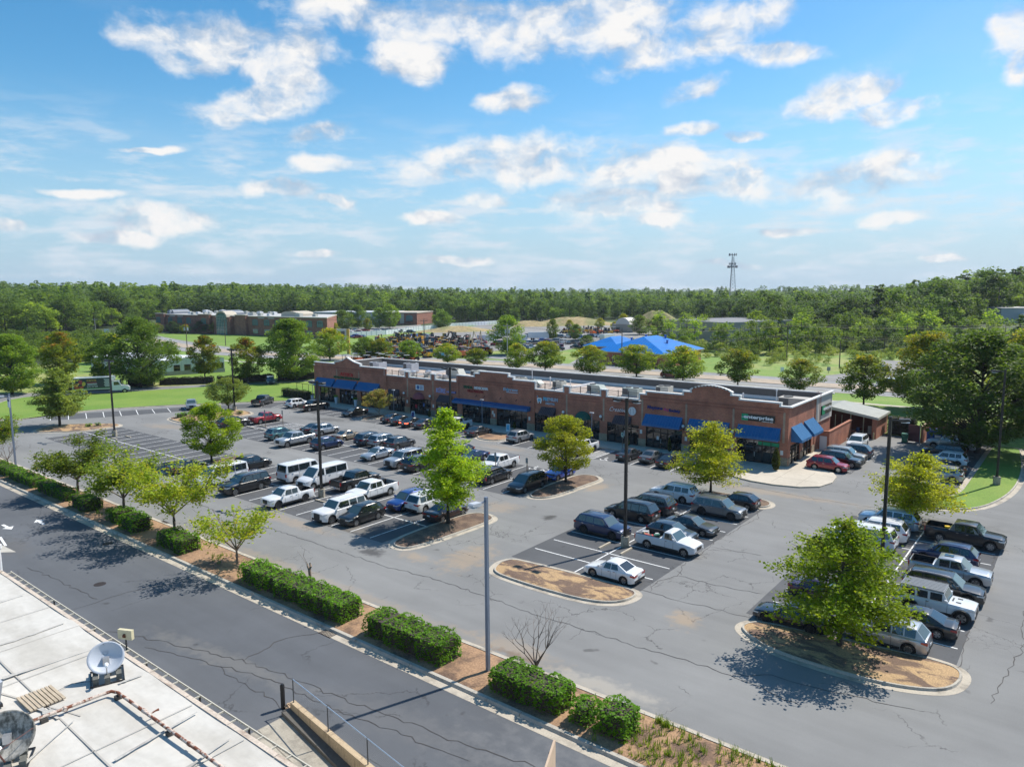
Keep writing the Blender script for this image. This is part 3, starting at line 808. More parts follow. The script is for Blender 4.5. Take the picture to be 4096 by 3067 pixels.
GLASS = mat('shop_glass',(0.010,0.012,0.014),0.03,spec=1.0,coat=0.0)
FRAME = mat('dark_bronze_frame',(0.022,0.020,0.020),0.35)
BLUE = mat('blue_metal_awning',(0.014,0.125,0.315),0.42,var=.08,vscale=2)
BLUE_RIB = mat('blue_awning_rib',(0.02,0.155,0.37),0.4)
DARKAWN = mat('dark_plum_canvas',(0.055,0.038,0.045),0.8)
DARKAWN_S = mat('plum_canvas_stripe',(0.095,0.07,0.08),0.8)
REDAWN = mat('faded_red_canvas',(0.28,0.07,0.075),0.85)
GREENAWN = mat('dark_green_canvas',(0.010,0.095,0.065),0.8)
BLACKM = mat('black_metal',(0.018,0.018,0.02),0.45)
INTERIOR = mat('dark_interior',(0.02,0.02,0.022),0.9)
FY = 88.93
RY = 106.8
shop = empty('shopping_row',(-75,98,0))
tag(shop,'long low red brick row of shops with white parapet caps and blue awnings','shopping center')
OFF = Vector((75,-98,0))
def part(mb,name,mats,smooth=None,parent=None):
 o = mb.build(name,mats,smooth=smooth)
 if parent is None:
  o.parent = shop; o.location = OFF
 else:
  o.parent = parent
 return o
arc = []
for k in range(13):
 t = k/12
 x = -41.12 + (5.44)*t
 arc.append((x,8.62 + 0.60*math.sin(PI*t) ** 0.8))
TOP = [(-121.55,7.70),(-115.17,7.70),(-115.17,8.02),(-113.2,8.30),(-111.4,9.04),(-109.4,8.30),(-107.66,8.02),(-107.66,7.62),(-100.83,7.62),(-100.83,6.47),
  (-95.5,6.47),(-95.5,7.40),(-94.46,7.40),(-94.46,6.47),(-89.03,6.47),(-89.03,7.40),(-88.02,7.40),(-88.02,6.52),(-82.95,6.52),(-82.95,7.64),(-79.04,7.64),(-79.04,8.20),(-77.94,8.20),(-77.94,8.60),
  (-71.93,8.60),(-71.93,8.10),(-70.94,8.10),(-70.94,7.69),(-66.70,7.69),(-66.70,6.57),(-61.37,6.57),(-61.37,7.46),(-60.29,7.46),(-60.29,6.52),(-54.95,6.52),(-54.95,7.44),(-53.93,7.44),(-53.93,6.52),(-48.70,6.52),
  (-48.70,7.35),(-47.67,7.35),(-47.67,7.76),(-42.22,7.76),(-42.22,8.22),(-41.12,8.22)] + arc + [(-35.68,8.24),(-34.55,8.24),(-34.55,7.78),(-29.46,7.78),(-29.46,7.40),(-28.40,7.40)]
HEAD = 2.97
front = MB()
front.wall([(-121.55,HEAD)] + TOP + [(-28.40,HEAD)],FY,FY + .30)
OPEN = [(-120.2,-115.2),(-114.1,-108.8),(-107.65,-102.0),(-100.0,-95.68),(-94.4,-89.18),(-88.03,-82.96),(-81.85,-75.64),(-74.42,-68.18),(-66.8,-61.45),(-60.35,-55.1),(-53.88,-48.74),(-47.68,-42.28),(-41.2,-36.1),(-34.78,-29.4)]
edges = [-121.55] + [v for o in OPEN for v in o] + [-28.40]
for i in range(0,len(edges),2):
 front.box(edges[i],edges[i + 1],FY,FY + .30,0.15,HEAD)
part(front,'front_wall',[BRICK])
bc = MB()
for (x0,x1,z) in [(-121.0,-101.4,6.9),(-100.7,-95.6,5.95),(-94.4,-89.1,5.95),(-88.0,-83.0,5.95),(-82.4,-67.2,6.95),(-66.6,-61.5,5.95),(-60.2,-55.0,5.95),(-53.9,-48.8,5.95),(-48.2,-29.0,6.95)]:
 bc.box(x0,x1,FY - .045,FY - .002,z,z + .22); bc.box(x0,x1,FY - .03,FY - .002,z - .35,z - .22)
part(bc,'belt_course',[brick_mat('dark_band_brick',(.33,.085,.045),(.24,.065,.04),(.3,.2,.15))])
for x in (-114.65,-108.1,-94.93,-88.6,-60.83,-54.45,-48.25,-41.74,-35.3,-28.95):
 part(MB().box(x - .13,x + .13,FY - .03,FY - .003,3.0,6.75 if x not in (-94.93,-88.6,-60.83,-54.45) else 6.3),'expansion_strip',[BRICK_TAN])
pr = MB()
sf = MB()
for i in range(0,len(edges),2):
 a,b = edges[i],edges[i + 1]
 if b - a > 1.6: b_ = a + 1.2
 if b - a > 0.7:
  part(MB().box(a - .05,b + .05,FY - .08,FY - .004,0.15,1.12).box(a - .09,b + .09,FY - .12,FY - .004,1.12,1.2),'stone_base',[STONE])
rs = MB()
for pa,pb_,pz in ((-100.83,-100.3,2.9),(-67.35,-66.7,2.9),(-83.0,-82.5,3.9)): part(MB().wall([(pa,pz),(pa,7.6),(pb_,7.6),(pb_,pz)],FY - .12,FY - .004),'corner_pilaster',[BRICK])
cp = MB()
for (ax,az),(bx,bz) in zip(TOP,TOP[1:]):
 if abs(ax - bx) < 1e-3:
  z0,z1 = min(az,bz),max(az,bz)
  cp.box(ax - .09,ax + .09,FY - .10,FY + .42,z0 + .0,z1 + .003)
 else:
  d = Vector((bx - ax,bz - az)); l = d.length; d.normalize()
  n = Vector((-d.y,d.x))
  p0 = (ax - d.x*.12,az - d.y*.12); p1 = (bx + d.x*.12,bz + d.y*.12)
  cp.wall([p0,p1,(p1[0] + n.x*.17,p1[1] + n.y*.17),(p0[0] + n.x*.17,p0[1] + n.y*.17)],FY - .11,FY + .43)
cp.box(-28.51,-28.05,FY - .10,RY + .15,7.40,7.55)
cp.box(-121.9,-121.45,FY - .10,RY + .15,7.15,7.30)
cp.box(-121.9,-28.06,RY - .1,RY + .35,7.02,7.16)
part(cp,'parapet_cap',[CAP])
sw = MB()
sw.box(-28.70,-28.40,FY + .30,89.9,.15,7.40); sw.box(-28.70,-28.40,93.6,94.7,.15,7.40); sw.box(-28.70,-28.40,98.3,99.5,.15,7.40)
sw.box(-28.70,-28.40,89.9,93.6,2.6,7.40); sw.box(-28.70,-28.40,94.7,98.3,2.6,7.40)
sw.box(-28.70,-28.45,99.5,RY,.0,7.40)
sw.box(-28.40,-28.33,99.3,99.6,.0,7.2)
part(sw,'side_wall',[BRICK])
sb = MB()
for y0,y1 in ((FY + .3,89.9),(93.6,94.7),(98.3,99.5)): part(MB().box(-28.40,-28.32,y0,y1,.15,1.15),'stone_base',[STONE])
lw = MB(); lw.box(-121.85,-121.56,FY + .0,RY,0,7.15); part(lw,'side_wall',[BRICK])
st = MB(); st.box(-28.42,-28.30,99.7,RY - .02,3.9,7.38); part(st,'rendered_band',[mat('cream_render',(0.55,0.52,0.47),.9,var=.05,vscale=1)])
rw = MB(); rw.box(-121.56,-28.70,RY,RY + .3,0,7.02); part(rw,'rear_wall',[mat('grey_render',(.30,.29,.28),.9)])
ri = MB(); ri.box(-121.5,-28.8,RY - .06,RY - .002,5.9,6.95); ri.box(-28.76,-28.702,FY + .4,RY - .1,5.7,7.3); ri.box(-121.5,-121.44,FY + .4,RY - .1,5.9,7.1)
part(ri,'parapet_lining',[MEMB])
fl = MB(); fl.box(-121.4,-28.85,RY - .12,RY - .065,5.5,5.98); part(fl,'flashing',[FLASH])
ro = MB(); ro.quad([(-121.5,FY + .3,5.72),(-28.75,FY + .3,5.72),(-28.75,RY,5.5),(-121.5,RY,5.5)])
ro.box(-66.9,-66.5,FY + .3,RY - .2,5.5,5.95,mi=1); ro.box(-100.9,-100.6,FY + .3,RY - .2,5.5,5.95,mi=1)
part(ro,'roof',[GRAVEL,FLASH])
fb = MB()
for (ax,az),(bx,bz) in zip(TOP,TOP[1:]):
 if bx - ax > 0.2: fb.quad([(bx,FY + .305,5.6),(ax,FY + .305,5.6),(ax,FY + .305,az - .02),(bx,FY + .305,bz - .02)])
part(fb,'parapet_lining',[FLASH])
for (x0,x1,z) in ((-100.7,-95.6,6.62),(-94.35,-89.1,6.62),(-87.9,-83.1,6.67),(-66.6,-61.45,6.72),(-60.2,-55.05,6.67),(-53.85,-48.8,6.67)):
 mb = MB()
 for zz in (z + .12,z + .82): mb.box(x0,x1,FY + .10,FY + .14,zz,zz + .045)
 n = int((x1 - x0)/.16)
 for i in range(n + 1):
  x = x0 + (x1 - x0)*i/n; mb.box(x - .011,x + .011,FY + .11,FY + .13,z + .1,z + .85)
 for i in range(1,3):
  x = x0 + (x1 - x0)*i/3; mb.box(x - .035,x + .035,FY + .08,FY + .16,z,z + 1.0)
 part(mb,'parapet_railing',[BLACKM])
POSTER = [mat('poster_white',(.6,.6,.62),.6),mat('poster_blue',(.06,.16,.45),.6),mat('poster_green',(.01,.33,.16),.6),mat('poster_red',(.5,.03,.05),.6)]
rr = random.Random(11)
for k,(a,b) in enumerate(OPEN):
 g = MB(); g.quad([(a,FY + .16,.22),(b,FY + .16,.22),(b,FY + .16,HEAD),(a,FY + .16,HEAD)])
 pane = g
 fr = MB()
 fr.box(a,b,FY + .09,FY + .15,.15,.28); fr.box(a,b,FY + .09,FY + .15,HEAD - .08,HEAD - .003)
 n = max(4,round((b - a)/1.15))
 door = n // 2
 for i in range(n + 1):
  x = a + (b - a)*i/n; fr.box(x - .035,x + .035,FY + .08,FY + .155,.15,HEAD - .01)
 fr.box(a,b,FY + .085,FY + .15,2.3,2.37)
 if k % 3 != 1: fr.box(a,b,FY + .09,FY + .15,.85,.90)
 f = part(fr,'shop_window',[FRAME])
 p = pane.build('pane',[GLASS]); p.parent = f
 dx = a + (b - a)*(door + .5)/n
 d = MB(); w = (b - a)/n*.5
 d.box(dx - w,dx - w + .1,FY + .04,FY + .085,.15,2.3); d.box(dx + w - .1,dx + w,FY + .04,FY + .085,.15,2.3); d.box(dx - w,dx + w,FY + .04,FY + .085,.15,.4); d.box(dx - w,dx + w,FY + .04,FY + .085,2.2,2.3)
 dd = part(d,'glass_door',[FRAME])
 MB().box(dx - w + .12,dx - w + .16,FY - .01,FY + .03,.9,1.5).build('handle',[CAP],parent=dd)
st_list = [(-85.9,1.2,.55,.9,1),(-84.6,1.3,.5,.8,0),(-87.3,1.1,.45,.9,0),(-93.0,1.2,.5,.6,3),(-91.2,1.6,.55,.6,1),(-90.2,1.0,.4,.3,0),(-51.0,1.2,.5,.8,0),(-45.9,1.3,.35,.5,0),(-30.8,2.4,2.6,.42,2),(-78.6,2.3,.3,.3,0),(-112.2,2.0,.4,.5,1),(-110.5,1.4,.4,.4,0),(-113.2,1.4,.4,.4,0)]
for (x,z,w,h,mi) in st_list: part(MB().quad([(x - w/2,FY + .145,z),(x + w/2,FY + .145,z),(x + w/2,FY + .145,z + h),(x - w/2,FY + .145,z + h)]),'window_poster',[POSTER[mi]])
for (x,z) in ((-95.1,1.9),(-88.6,1.7),(-75.2,1.9),(-74.9,1.5),(-67.8,1.7),(-48.4,1.9),(-41.7,1.7),(-29.1,1.5),(-35.4,1.6)):
 part(MB().box(x - .17,x + .17,FY - .03,FY - .004,z,z + .55),'notice_plate',[CAP])
for (y0,y1) in ((89.9,93.6),(94.7,98.3)):
 fr = MB()
 for i in range(4):
  y = y0 + (y1 - y0)*i/3; fr.box(-28.56,-28.48,y - .035,y + .035,.15,2.6)
 for z in (.15,.9,2.1,2.52): fr.box(-28.56,-28.48,y0,y1,z,z + .07)
 f = part(fr,'shop_window',[FRAME])
 MB().quad([(-28.57,y0,.2),(-28.57,y1,.2),(-28.57,y1,2.6),(-28.57,y0,2.6)]).build('pane',[GLASS]).parent = f
MB_ = MB(); MB_.quad([(-28.56,97.2,2.12),(-28.56,98.2,2.12),(-28.56,98.2,2.5),(-28.56,97.2,2.5)]); part(MB_,'window_poster',[POSTER[2]])
def awning(x0,x1,z0=4.76,z1=3.52,d=1.05,val=.27,base=BLUE,rib=BLUE_RIB,flare=.0,lab=None,ribw=.03,step=.40):
 mb = MB()
 A,B,C_,D = (x0,FY,z0),(x1,FY,z0),(x1,FY - d,z1),(x0,FY - d,z1)
 mb.quad([D,C_,B,A]); mb.quad([(x0,FY - d,z1 - val),(x1,FY - d,z1 - val),C_,D])
 mb.quad([A,(x0,FY,z1 - val),(x0,FY - d,z1 - val),D]); mb.quad([B,C_,(x1,FY - d,z1 - val),(x1,FY,z1 - val)])
 mb.quad([(x0,FY,z0 - .03),(x1,FY,z0 - .03),(x1,FY - d + .03,z1 - .03),(x0,FY - d + .03,z1 - .03)])
 n = max(3,int((x1 - x0)/step))
 for i in range(n + 1):
  x = x0 + (x1 - x0)*i/n
  mb.quad([(x - ribw,FY - d - .005,z1),(x + ribw,FY - d - .005,z1),(x + ribw,FY,z0 + .045),(x - ribw,FY,z0 + .045)],1)
  mb.quad([(x - ribw,FY - d,z1 + .045),(x - ribw,FY,z0 + .045),(x - ribw,FY,z0),(x - ribw,FY - d,z1)],1)
  mb.quad([(x + ribw,FY - d,z1),(x + ribw,FY,z0),(x + ribw,FY,z0 + .045),(x + ribw,FY - d,z1 + .045)],1)
  mb.quad([(x - ribw,FY - d - .012,z1 - val),(x + ribw,FY - d - .012,z1 - val),(x + ribw,FY - d - .012,z1 + .02),(x - ribw,FY - d - .012,z1 + .02)],1)
 o = part(mb,'awning',[base,rib])
 if lab: o['label'] = lab
 return o
for a,b in ((-120.9,-115.25),(-114.7,-108.8),(-108.15,-102.3),(-47.7,-42.25),(-41.2,-35.8),(-34.6,-29.35)):
 awning(a,b,lab='blue ribbed metal awning')
awning(-83.3,-67.6,z0=3.84,z1=3.50,d=.95,val=.36,lab='long low blue metal awning')
for a,b in ((-99.8,-97.1),(-87.0,-84.1),(-65.4,-62.8),(-52.5,-49.95)):
 awning(a,b,z0=4.08,z1=3.1,d=.95,val=.14,base=DARKAWN,rib=DARKAWN_S,ribw=.06,step=.3,lab='dark plum canvas awning')
def dome(xc,m,lab,rad=1.32):
 mb = MB(); n,k = 14,7
 pts = []
 for j in range(k + 1):
  ph = PI/2*j/k
  pts.append([(xc - rad*math.cos(PI*i/n)*math.cos(ph),FY - 1.1*math.sin(PI*i/n)*math.cos(ph),2.98 + 1.12*math.sin(ph)) for i in range(n + 1)])
 for j in range(k):
  for i in range(n): mb.quad([pts[j][i],pts[j][i + 1],pts[j + 1][i + 1],pts[j + 1][i]])
 o = part(mb,'awning',[m]); o['label'] = lab
dome(-92.0,REDAWN,'faded red half dome canvas awning'); dome(-57.9,GREENAWN,'dark green half dome canvas awning')
def side_awning(y0,y1):
 mb = MB(); X = -28.40; d = 1.35
 z0,z1,val = 4.85,3.35,.3
 A,B,C_,D = (X,y0,z0),(X,y1,z0),(X + d,y1,z1),(X + d,y0,z1)
 mb.quad([A,D,C_,B]); mb.quad([D,(X + d,y0,z1 - val),(X + d,y1,z1 - val),C_])
 mb.quad([A,(X,y0,z1 - val),(X + d,y0,z1 - val),D]); mb.quad([B,C_,(X + d,y1,z1 - val),(X,y1,z1 - val)])
 n = 11
 for i in range(n + 1):
  y = y0 + (y1 - y0)*i/n
  mb.quad([(X,y - .03,z0 + .04),(X + d,y - .03,z1 + .04),(X + d,y + .03,z1 + .04),(X,y + .03,z0 + .04)],1)
  mb.quad([(X,y - .03,z0),(X + d,y - .03,z1),(X + d,y - .03,z1 + .04),(X,y - .03,z0 + .04)],1)
  mb.quad([(X + d + .01,y - .03,z1 + .02),(X + d + .01,y - .03,z1 - val),(X + d + .01,y + .03,z1 - val),(X + d + .01,y + .03,z1 + .02)],1)
 part(mb,'awning',[BLUE,mat('pale_awning_rib',(0.10,0.27,0.46),.4)])['label'] = 'blue ribbed awning on the sunlit side wall'
side_awning(90.0,93.8); side_awning(94.9,98.7)
GLOBE = mat('milk_glass',(.82,.82,.80),.25)
for x in (-95.6,-89.1,-61.25,-54.76,-42.0,-35.3):
 mb = MB(); mb.tube([(x,FY - .02,3.3),(x,FY - .3,3.25),(x,FY - .32,3.45)],.03,6); mb.box(x - .06,x + .06,FY - .05,FY - .005,3.0,3.45)
 o = part(mb,'wall_lamp',[BLACKM])
 g = MB(); n = 10
 for j in range(6):
  for i in range(n):
   P_q = []
   for (jj,ii) in ((j,i),(j,i + 1),(j + 1,i + 1),(j + 1,i)):
    ph = PI*jj/6; th = 2*PI*ii/n
    P_q.append((x + .22*math.sin(ph)*math.cos(th),FY - .32 + .22*math.sin(ph)*math.sin(th),3.67 - .22*math.cos(ph)))
   g.quad(P_q)
 gg = g.build('globe',[GLOBE],smooth=80); gg.parent = o
mb = MB()
for x in (-78.6,-76.9,-73.5,-70.3,-67.0 - .6): mb.tube([(x,FY,4.55),(x + .25,FY - .35,4.75),(x + .12,FY - .45,4.5)],.05,6)
part(mb,'gooseneck_fitting',[BLACKM])
def text_mesh(txt,size,depth,shear=0.0,bold=0.0,spacing=1.0):
 cu = bpy.data.curves.new('t','FONT'); cu.body = txt; cu.size = size; cu.extrude = depth/2; cu.offset = bold; cu.shear = shear; cu.space_character = spacing
 cu.resolution_u = 3
 ob = bpy.data.objects.new('t',cu); COL.objects.link(ob)
 bpy.context.view_layer.update()
 me = bpy.data.meshes.new_from_object(ob.evaluated_get(bpy.context.evaluated_depsgraph_get()))
 bpy.data.objects.remove(ob)
 me.materials.clear()
 return me
def letters(txt,x0,x1,z0,z1,m,shear=0.0,bold=.012,y=FY - .09,depth=.12,parent=None,name='lettering',side=False,X=0.0):
 me = text_mesh(txt,1.0,depth,shear,bold)
 xs = [v.co.x for v in me.vertices]; ys = [v.co.y for v in me.vertices]
 sx = (x1 - x0)/(max(xs) - min(xs)); sz = (z1 - z0)/(max(ys) - min(ys))
 mx_,mn = min(xs),min(ys)
 for v in me.vertices:
  a,b,c = v.co
  if side: v.co = (X - c,x0 + (a - mx_)*sx,z0 + (b - mn)*sz)
  else: v.co = (x0 + (a - mx_)*sx,y - c,z0 + (b - mn)*sz)
 me.flip_normals() if False else None
 me.materials.append(m)
 o = bpy.data.objects.new(name,me); COL.objects.link(o)
 if parent is None: o.parent = shop; o.location = OFF
 else: o.parent = parent
 return o
def sign(label):
 e = MB().box(0,.001,0,.001,0,.001)
 return None
RED = mat('red_letter',(.50,.010,.012),.5); GRN = mat('green_letter',(.005,.085,.03),.5); WHT = mat('white_letter',(.8,.8,.8),.5)
DRED = mat('dark_red_letter',(.27,.008,.012),.5); NAVY = mat('navy_letter',(.010,.022,.17),.5); LBL = mat('light_blue_letter',(.10,.42,.60),.5)
SILV = mat('silver_letter',(.42,.50,.60),.4); LILAC = mat('lilac_letter',(.42,.40,.66),.5); PINK = mat('pink_letter',(.5,.05,.2),.5)
PURP = mat('purple_panel',(.035,.03,.16),.6); MAROON = mat('maroon_letter',(.22,.02,.02),.5); ENTG = mat('sign_green',(.005,.30,.13),.5); BLK = mat('sign_black',(.012,.012,.013),.4)
o = letters('AZTECA',-113.55,-109.7,5.62,6.22,RED,bold=.03); o.name = 'shop_sign'; o['label'] = 'red raised letters over the middle blue awning'
letters('MEXICAN RESTAURANT',-115.5,-107.8,4.98,5.42,GRN,bold=.03,parent=o)
mb = MB().box(-92.8,-90.85,FY - .08,FY - .005,4.48,5.4)
b = part(mb,'shop_sign',[mat('pale_sign_board',(.62,.68,.75),.5)]); b['label'] = 'pale rectangular board with a blue round emblem'
d = MB(); d.disc((-92.2,FY - .085,4.95),.34,'y',20,flip=True); dd = d.build('emblem',[mat('emblem_blue',(.03,.12,.33),.5)],parent=b)
for i,z in enumerate((5.15,4.98,4.80,4.62)):
 MB().box(-91.7,-91.05,FY - .092,FY - .081,z,z + .07).build('text_line',[NAVY],parent=b)
o = letters('KÜRE',-87.72,-85.55,4.42,5.36,LILAC,bold=.02); o.name = 'shop_sign'; o['label'] = 'lilac raised letters with a small purple strip'
letters('CBD & VAPE',-85.3,-83.3,4.60,4.86,LILAC,y=FY - .12,parent=o)
MB().box(-84.35,-83.2,FY - .10,FY - .01,4.53,4.92).build('backing',[PURP],parent=o)
o = letters('TIENDA',-81.5,-79.4,5.66,6.12,GRN,bold=.03); o.name = 'shop_sign'; o['label'] = 'green, white and dark red raised words over the long awning'
letters('MEXICANA',-79.05,-76.1,5.68,6.12,WHT,bold=.03,parent=o); letters('ELIZABETH',-80.55,-77.15,5.12,5.5,DRED,bold=.035,parent=o)
o = letters('Express',-72.9,-70.0,5.84,6.42,SILV,bold=.02,shear=.1); o.name = 'shop_sign'; o['label'] = 'silver blue raised letters with an underline plate'
MB().box(-72.3,-70.0,FY - .09,FY - .01,5.68,5.80).build('underline',[SILV],parent=o)
st_ = MB()
for k in range(5):
 a = PI/2 + k*2*PI/5
 st_.quad([(-72.05 + .42*math.cos(a),FY - .16,6.15 + .42*math.sin(a)),(-72.05 + .1*math.cos(a - 1.2),FY - .16,6.15 + .1*math.sin(a - 1.2)),(-72.05 + .1*math.cos(a + 1.2),FY - .16,6.15 + .1*math.sin(a + 1.2))])
st_.build('star',[LBL],parent=o)
o = letters('PREMIUM',-65.05,-62.4,5.02,5.57,SILV,bold=.025); o.name = 'shop_sign'; o['label'] = 'silver and light blue raised letters beside a white tooth'
letters('PR',-65.05,-64.25,5.02,5.57,LBL,bold=.03,y=FY - .10,parent=o); letters('DENTAL',-64.6,-62.9,4.48,4.82,SILV,bold=.02,parent=o)
th = [(-66.25,5.15),(-66.2,5.35),(-66.0,5.42),(-65.8,5.36),(-65.6,5.42),(-65.4,5.33),(-65.36,5.1),(-65.45,4.8),(-65.52,4.55),(-65.62,4.52),(-65.7,4.8),(-65.8,4.9),(-65.92,4.8),(-66.0,4.52),(-66.1,4.56),(-66.18,4.85)]
MB().wall(th,FY - .12,FY - .02).build('tooth_emblem',[WHT],parent=o)
ti = [((x + 65.8)*.6 - 65.8,(z - 5.05)*.55 + 5.05) for x,z in th]
MB().wall(ti,FY - .135,FY - .122).build('tooth_emblem',[LBL],parent=o)
MB().box(-66.28,-66.1,FY - .1,FY - .04,5.5,5.64).build('tooth_emblem',[LBL],parent=o)
o = letters('Creative',-53.4,-50.65,4.66,5.25,MAROON,shear=.45,bold=.015); o.name = 'shop_sign'; o['label'] = 'maroon script letters edged in white beside a white disc'
letters('Creative',-53.37,-50.62,4.62,5.22,WHT,shear=.45,bold=.0,y=FY - .16,depth=.01,parent=o); letters('TOUCH',-52.0,-50.9,4.40,4.55,MAROON,parent=o)
d = MB(); d.tube([(-49.78,FY - .13,4.9),(-49.78,FY - .01,4.9)],.58,24); o2 = part(d,'shop_sign',[mat('disc_white',(.66,.68,.70),.5)]); o2['label'] = 'round white disc sign with a grey line drawing'
g = MB()
gp = [(-49.95,5.3),(-50.1,5.1),(-50.0,4.95),(-50.15,4.8),(-50.0,4.7),(-50.05,4.5)]
for p,q in zip(gp,gp[1:]): g.tube([(p[0],FY - .14,p[1]),(q[0],FY - .14,q[1])],.025,4)
gp = [(-49.7,5.35),(-49.5,5.1),(-49.6,4.8),(-49.45,4.55)]
for p,q in zip(gp,gp[1:]): g.tube([(p[0],FY - .14,p[1]),(q[0],FY - .14,q[1])],.02,4)
g.build('line_drawing',[mat('drawing_grey',(.2,.2,.22),.6)],parent=o2)
o = letters('Neptune',-47.4,-45.15,5.36,5.97,NAVY,bold=.03); o.name = 'shop_sign'; o['label'] = 'navy serif words with a small pink figure between'
letters('Society',-44.2,-42.57,5.25,5.80,NAVY,bold=.03,parent=o)
MB().wall([(-45.0,5.45),(-44.75,5.9),(-44.6,5.5)],FY - .12,FY - .03).build('pink_figure',[PINK],parent=o)
MB().wall([(-44.55,5.35),(-44.42,5.75),(-44.3,5.4)],FY - .12,FY - .03).build('pink_figure',[PINK],parent=o)
mb = MB().box(-34.2,-30.05,FY - .16,FY - .005,5.34,6.18)
b = part(mb,'shop_sign',[BLK]); b['label'] = 'black box sign with a green end and white letters'
MB().box(-34.2,-33.36,FY - .165,FY - .161,5.34,6.18).build('green_panel',[ENTG],parent=b)
MB().box(-34.19,-33.75,FY - .20,FY - .18,5.74,5.79).build('lettering',[WHT],parent=b)
letters('enterprise',-33.9,-30.2,5.50,6.06,WHT,bold=.035,y=FY - .20,depth=.04,parent=b); letters('rent-a-car',-31.6,-30.2,5.37,5.50,WHT,bold=.02,y=FY - .19,depth=.03,parent=b)
mb = MB().box(-28.30,-28.15,101.7,106.0,4.75,5.95)
b = part(mb,'shop_sign',[BLK]); b['label'] = 'black and green box sign on the side wall'
MB().box(-28.148,-28.144,101.7,103.0,4.75,5.95).build('green_panel',[ENTG],parent=b)
letters('enterprise',102.2,105.9,5.15,5.75,WHT,bold=.03,parent=b,side=True,X=-28.12,depth=.03)
mb = MB()
for y in (100.3,100.8): mb.tube([(-28.1,y,.5),(-28.1,y,7.9),(-28.6,y,8.0)],.03,5)
for i in range(22): mb.tube([(-28.1,100.3,.8 + i*.32),(-28.1,100.8,.8 + i*.32)],.02,4)
part(mb,'roof_ladder',[mat('rust_red_paint',(.22,.07,.05),.7)])
e = empty('enclosure',(-28.4,104.5,0)); tag(e,'low brick service enclosure with a white door beside the end of the shops','enclosure')
mb = MB()
mb.box(-28.38,-27.0,101.4,101.65,0,2.6); mb.box(-27.25,-27.0,101.65,112.6,0,2.6)
o = mb.build('brick_wall',[BRICK],parent=e,loc=(28.4,-104.5,0))
MB().box(-28.30,-26.94,101.34,101.71,2.6,2.72).box(-27.31,-26.94,101.71,112.66,2.6,2.72).build('wall_cap',[mat('brick_cap',(.36,.15,.09),.9)],parent=e,loc=(28.4,-104.5,0))
MB().box(-28.2,-27.3,101.32,101.39,.02,2.0).build('door',[mat('door_white',(.6,.61,.63),.5)],parent=e,loc=(28.4,-104.5,0))
UNIT = mat('unit_beige',(.46,.455,.40),.5,var=.10,vscale=1.4); UNITG = mat('unit_grey',(.42,.43,.46),.5,var=.08,vscale=1.4); UNITGR = mat('unit_green',(.36,.40,.36),.5,var=.1,vscale=1.3)
LOUV = mat('louvre_dark',(.09,.09,.09),.7)
def roof_unit(x,y,w,d,h,m,label,kind=0,z=5.62):
 e = empty('rooftop_unit',(x,y,z)); tag(e,label,'rooftop unit','air handling units on the shop roof')
 MB().box(-w/2 - .1,w/2 + .1,-d/2 - .1,d/2 + .1,0,.25).build('base_frame',[UNITG],parent=e)
 MB().box(-w/2,w/2,-d/2,d/2,.25,h).build('cabinet',[m],parent=e)
 MB().box(-w/2 + .08,-w/2 + w*.38,-d/2 - .02,-d/2 - .003,.4,h - .12).build('louvre',[LOUV],parent=e)
 if kind == 1:
  hd = MB(); hd.wall([(w/2,.55),(w/2,h - .02),(w/2 + .15,h - .02),(w/2 + .75,.55)],-d/2 + .05,d/2 - .05); hd.build('intake_hood',[m],parent=e)
 for sx in ((-.22,) if kind else (-.25,.25)):
  f = MB(); f.tube([(sx*w,0,h),(sx*w,0,h + .12)],min(w,d)*.28,14); f.build('fan',[LOUV],parent=e)
 return e
roof_unit(-112.6,97.6,2.9,2.1,1.9,UNITG,'large grey air handler behind the pitched gable',0)
roof_unit(-107.1,101.4,2.4,2.0,1.7,UNITG,'grey air handler against the rear parapet at the far end of the roof',0)
roof_unit(-93.2,99.3,2.7,1.9,1.6,UNIT,'beige roof unit with a slanted hood between the vent stacks and the long awning shops',1)
roof_unit(-89.4,101.6,2.3,1.7,1.3,UNIT,'beige roof unit behind the stepped brick parapet',1)
roof_unit(-76.2,97.4,1.9,1.5,1.35,UNIT,'boxy beige unit just right of the stepped parapet',0)
roof_unit(-73.3,97.4,1.9,1.4,1.15,UNITGR,'greenish unit with slanted hood, left of the white stand pipe',1)
roof_unit(-68.0,97.3,1.8,1.4,1.35,UNIT,'beige cube unit beside a white vent pipe',0)
roof_unit(-60.7,96.6,2.0,1.7,1.35,UNITGR,'greenish unit with sloping right side above the green dome awning',1)
roof_unit(-54.2,96.7,2.6,1.6,1.35,UNITGR,'long greenish unit above the script sign',0)
roof_unit(-49.3,97.5,2.0,1.7,1.9,UNIT,'tall pale unit on a tapered curb left of the arched gable',0)
roof_unit(-31.2,99.6,3.6,2.2,1.55,mat('unit_tan',(.42,.38,.33),.6,var=.08),'largest tan air handler near the right end of the roof',1)
GALV = mat('galvanised',(.55,.56,.58),.35,metal=.7,var=.1,vscale=3)
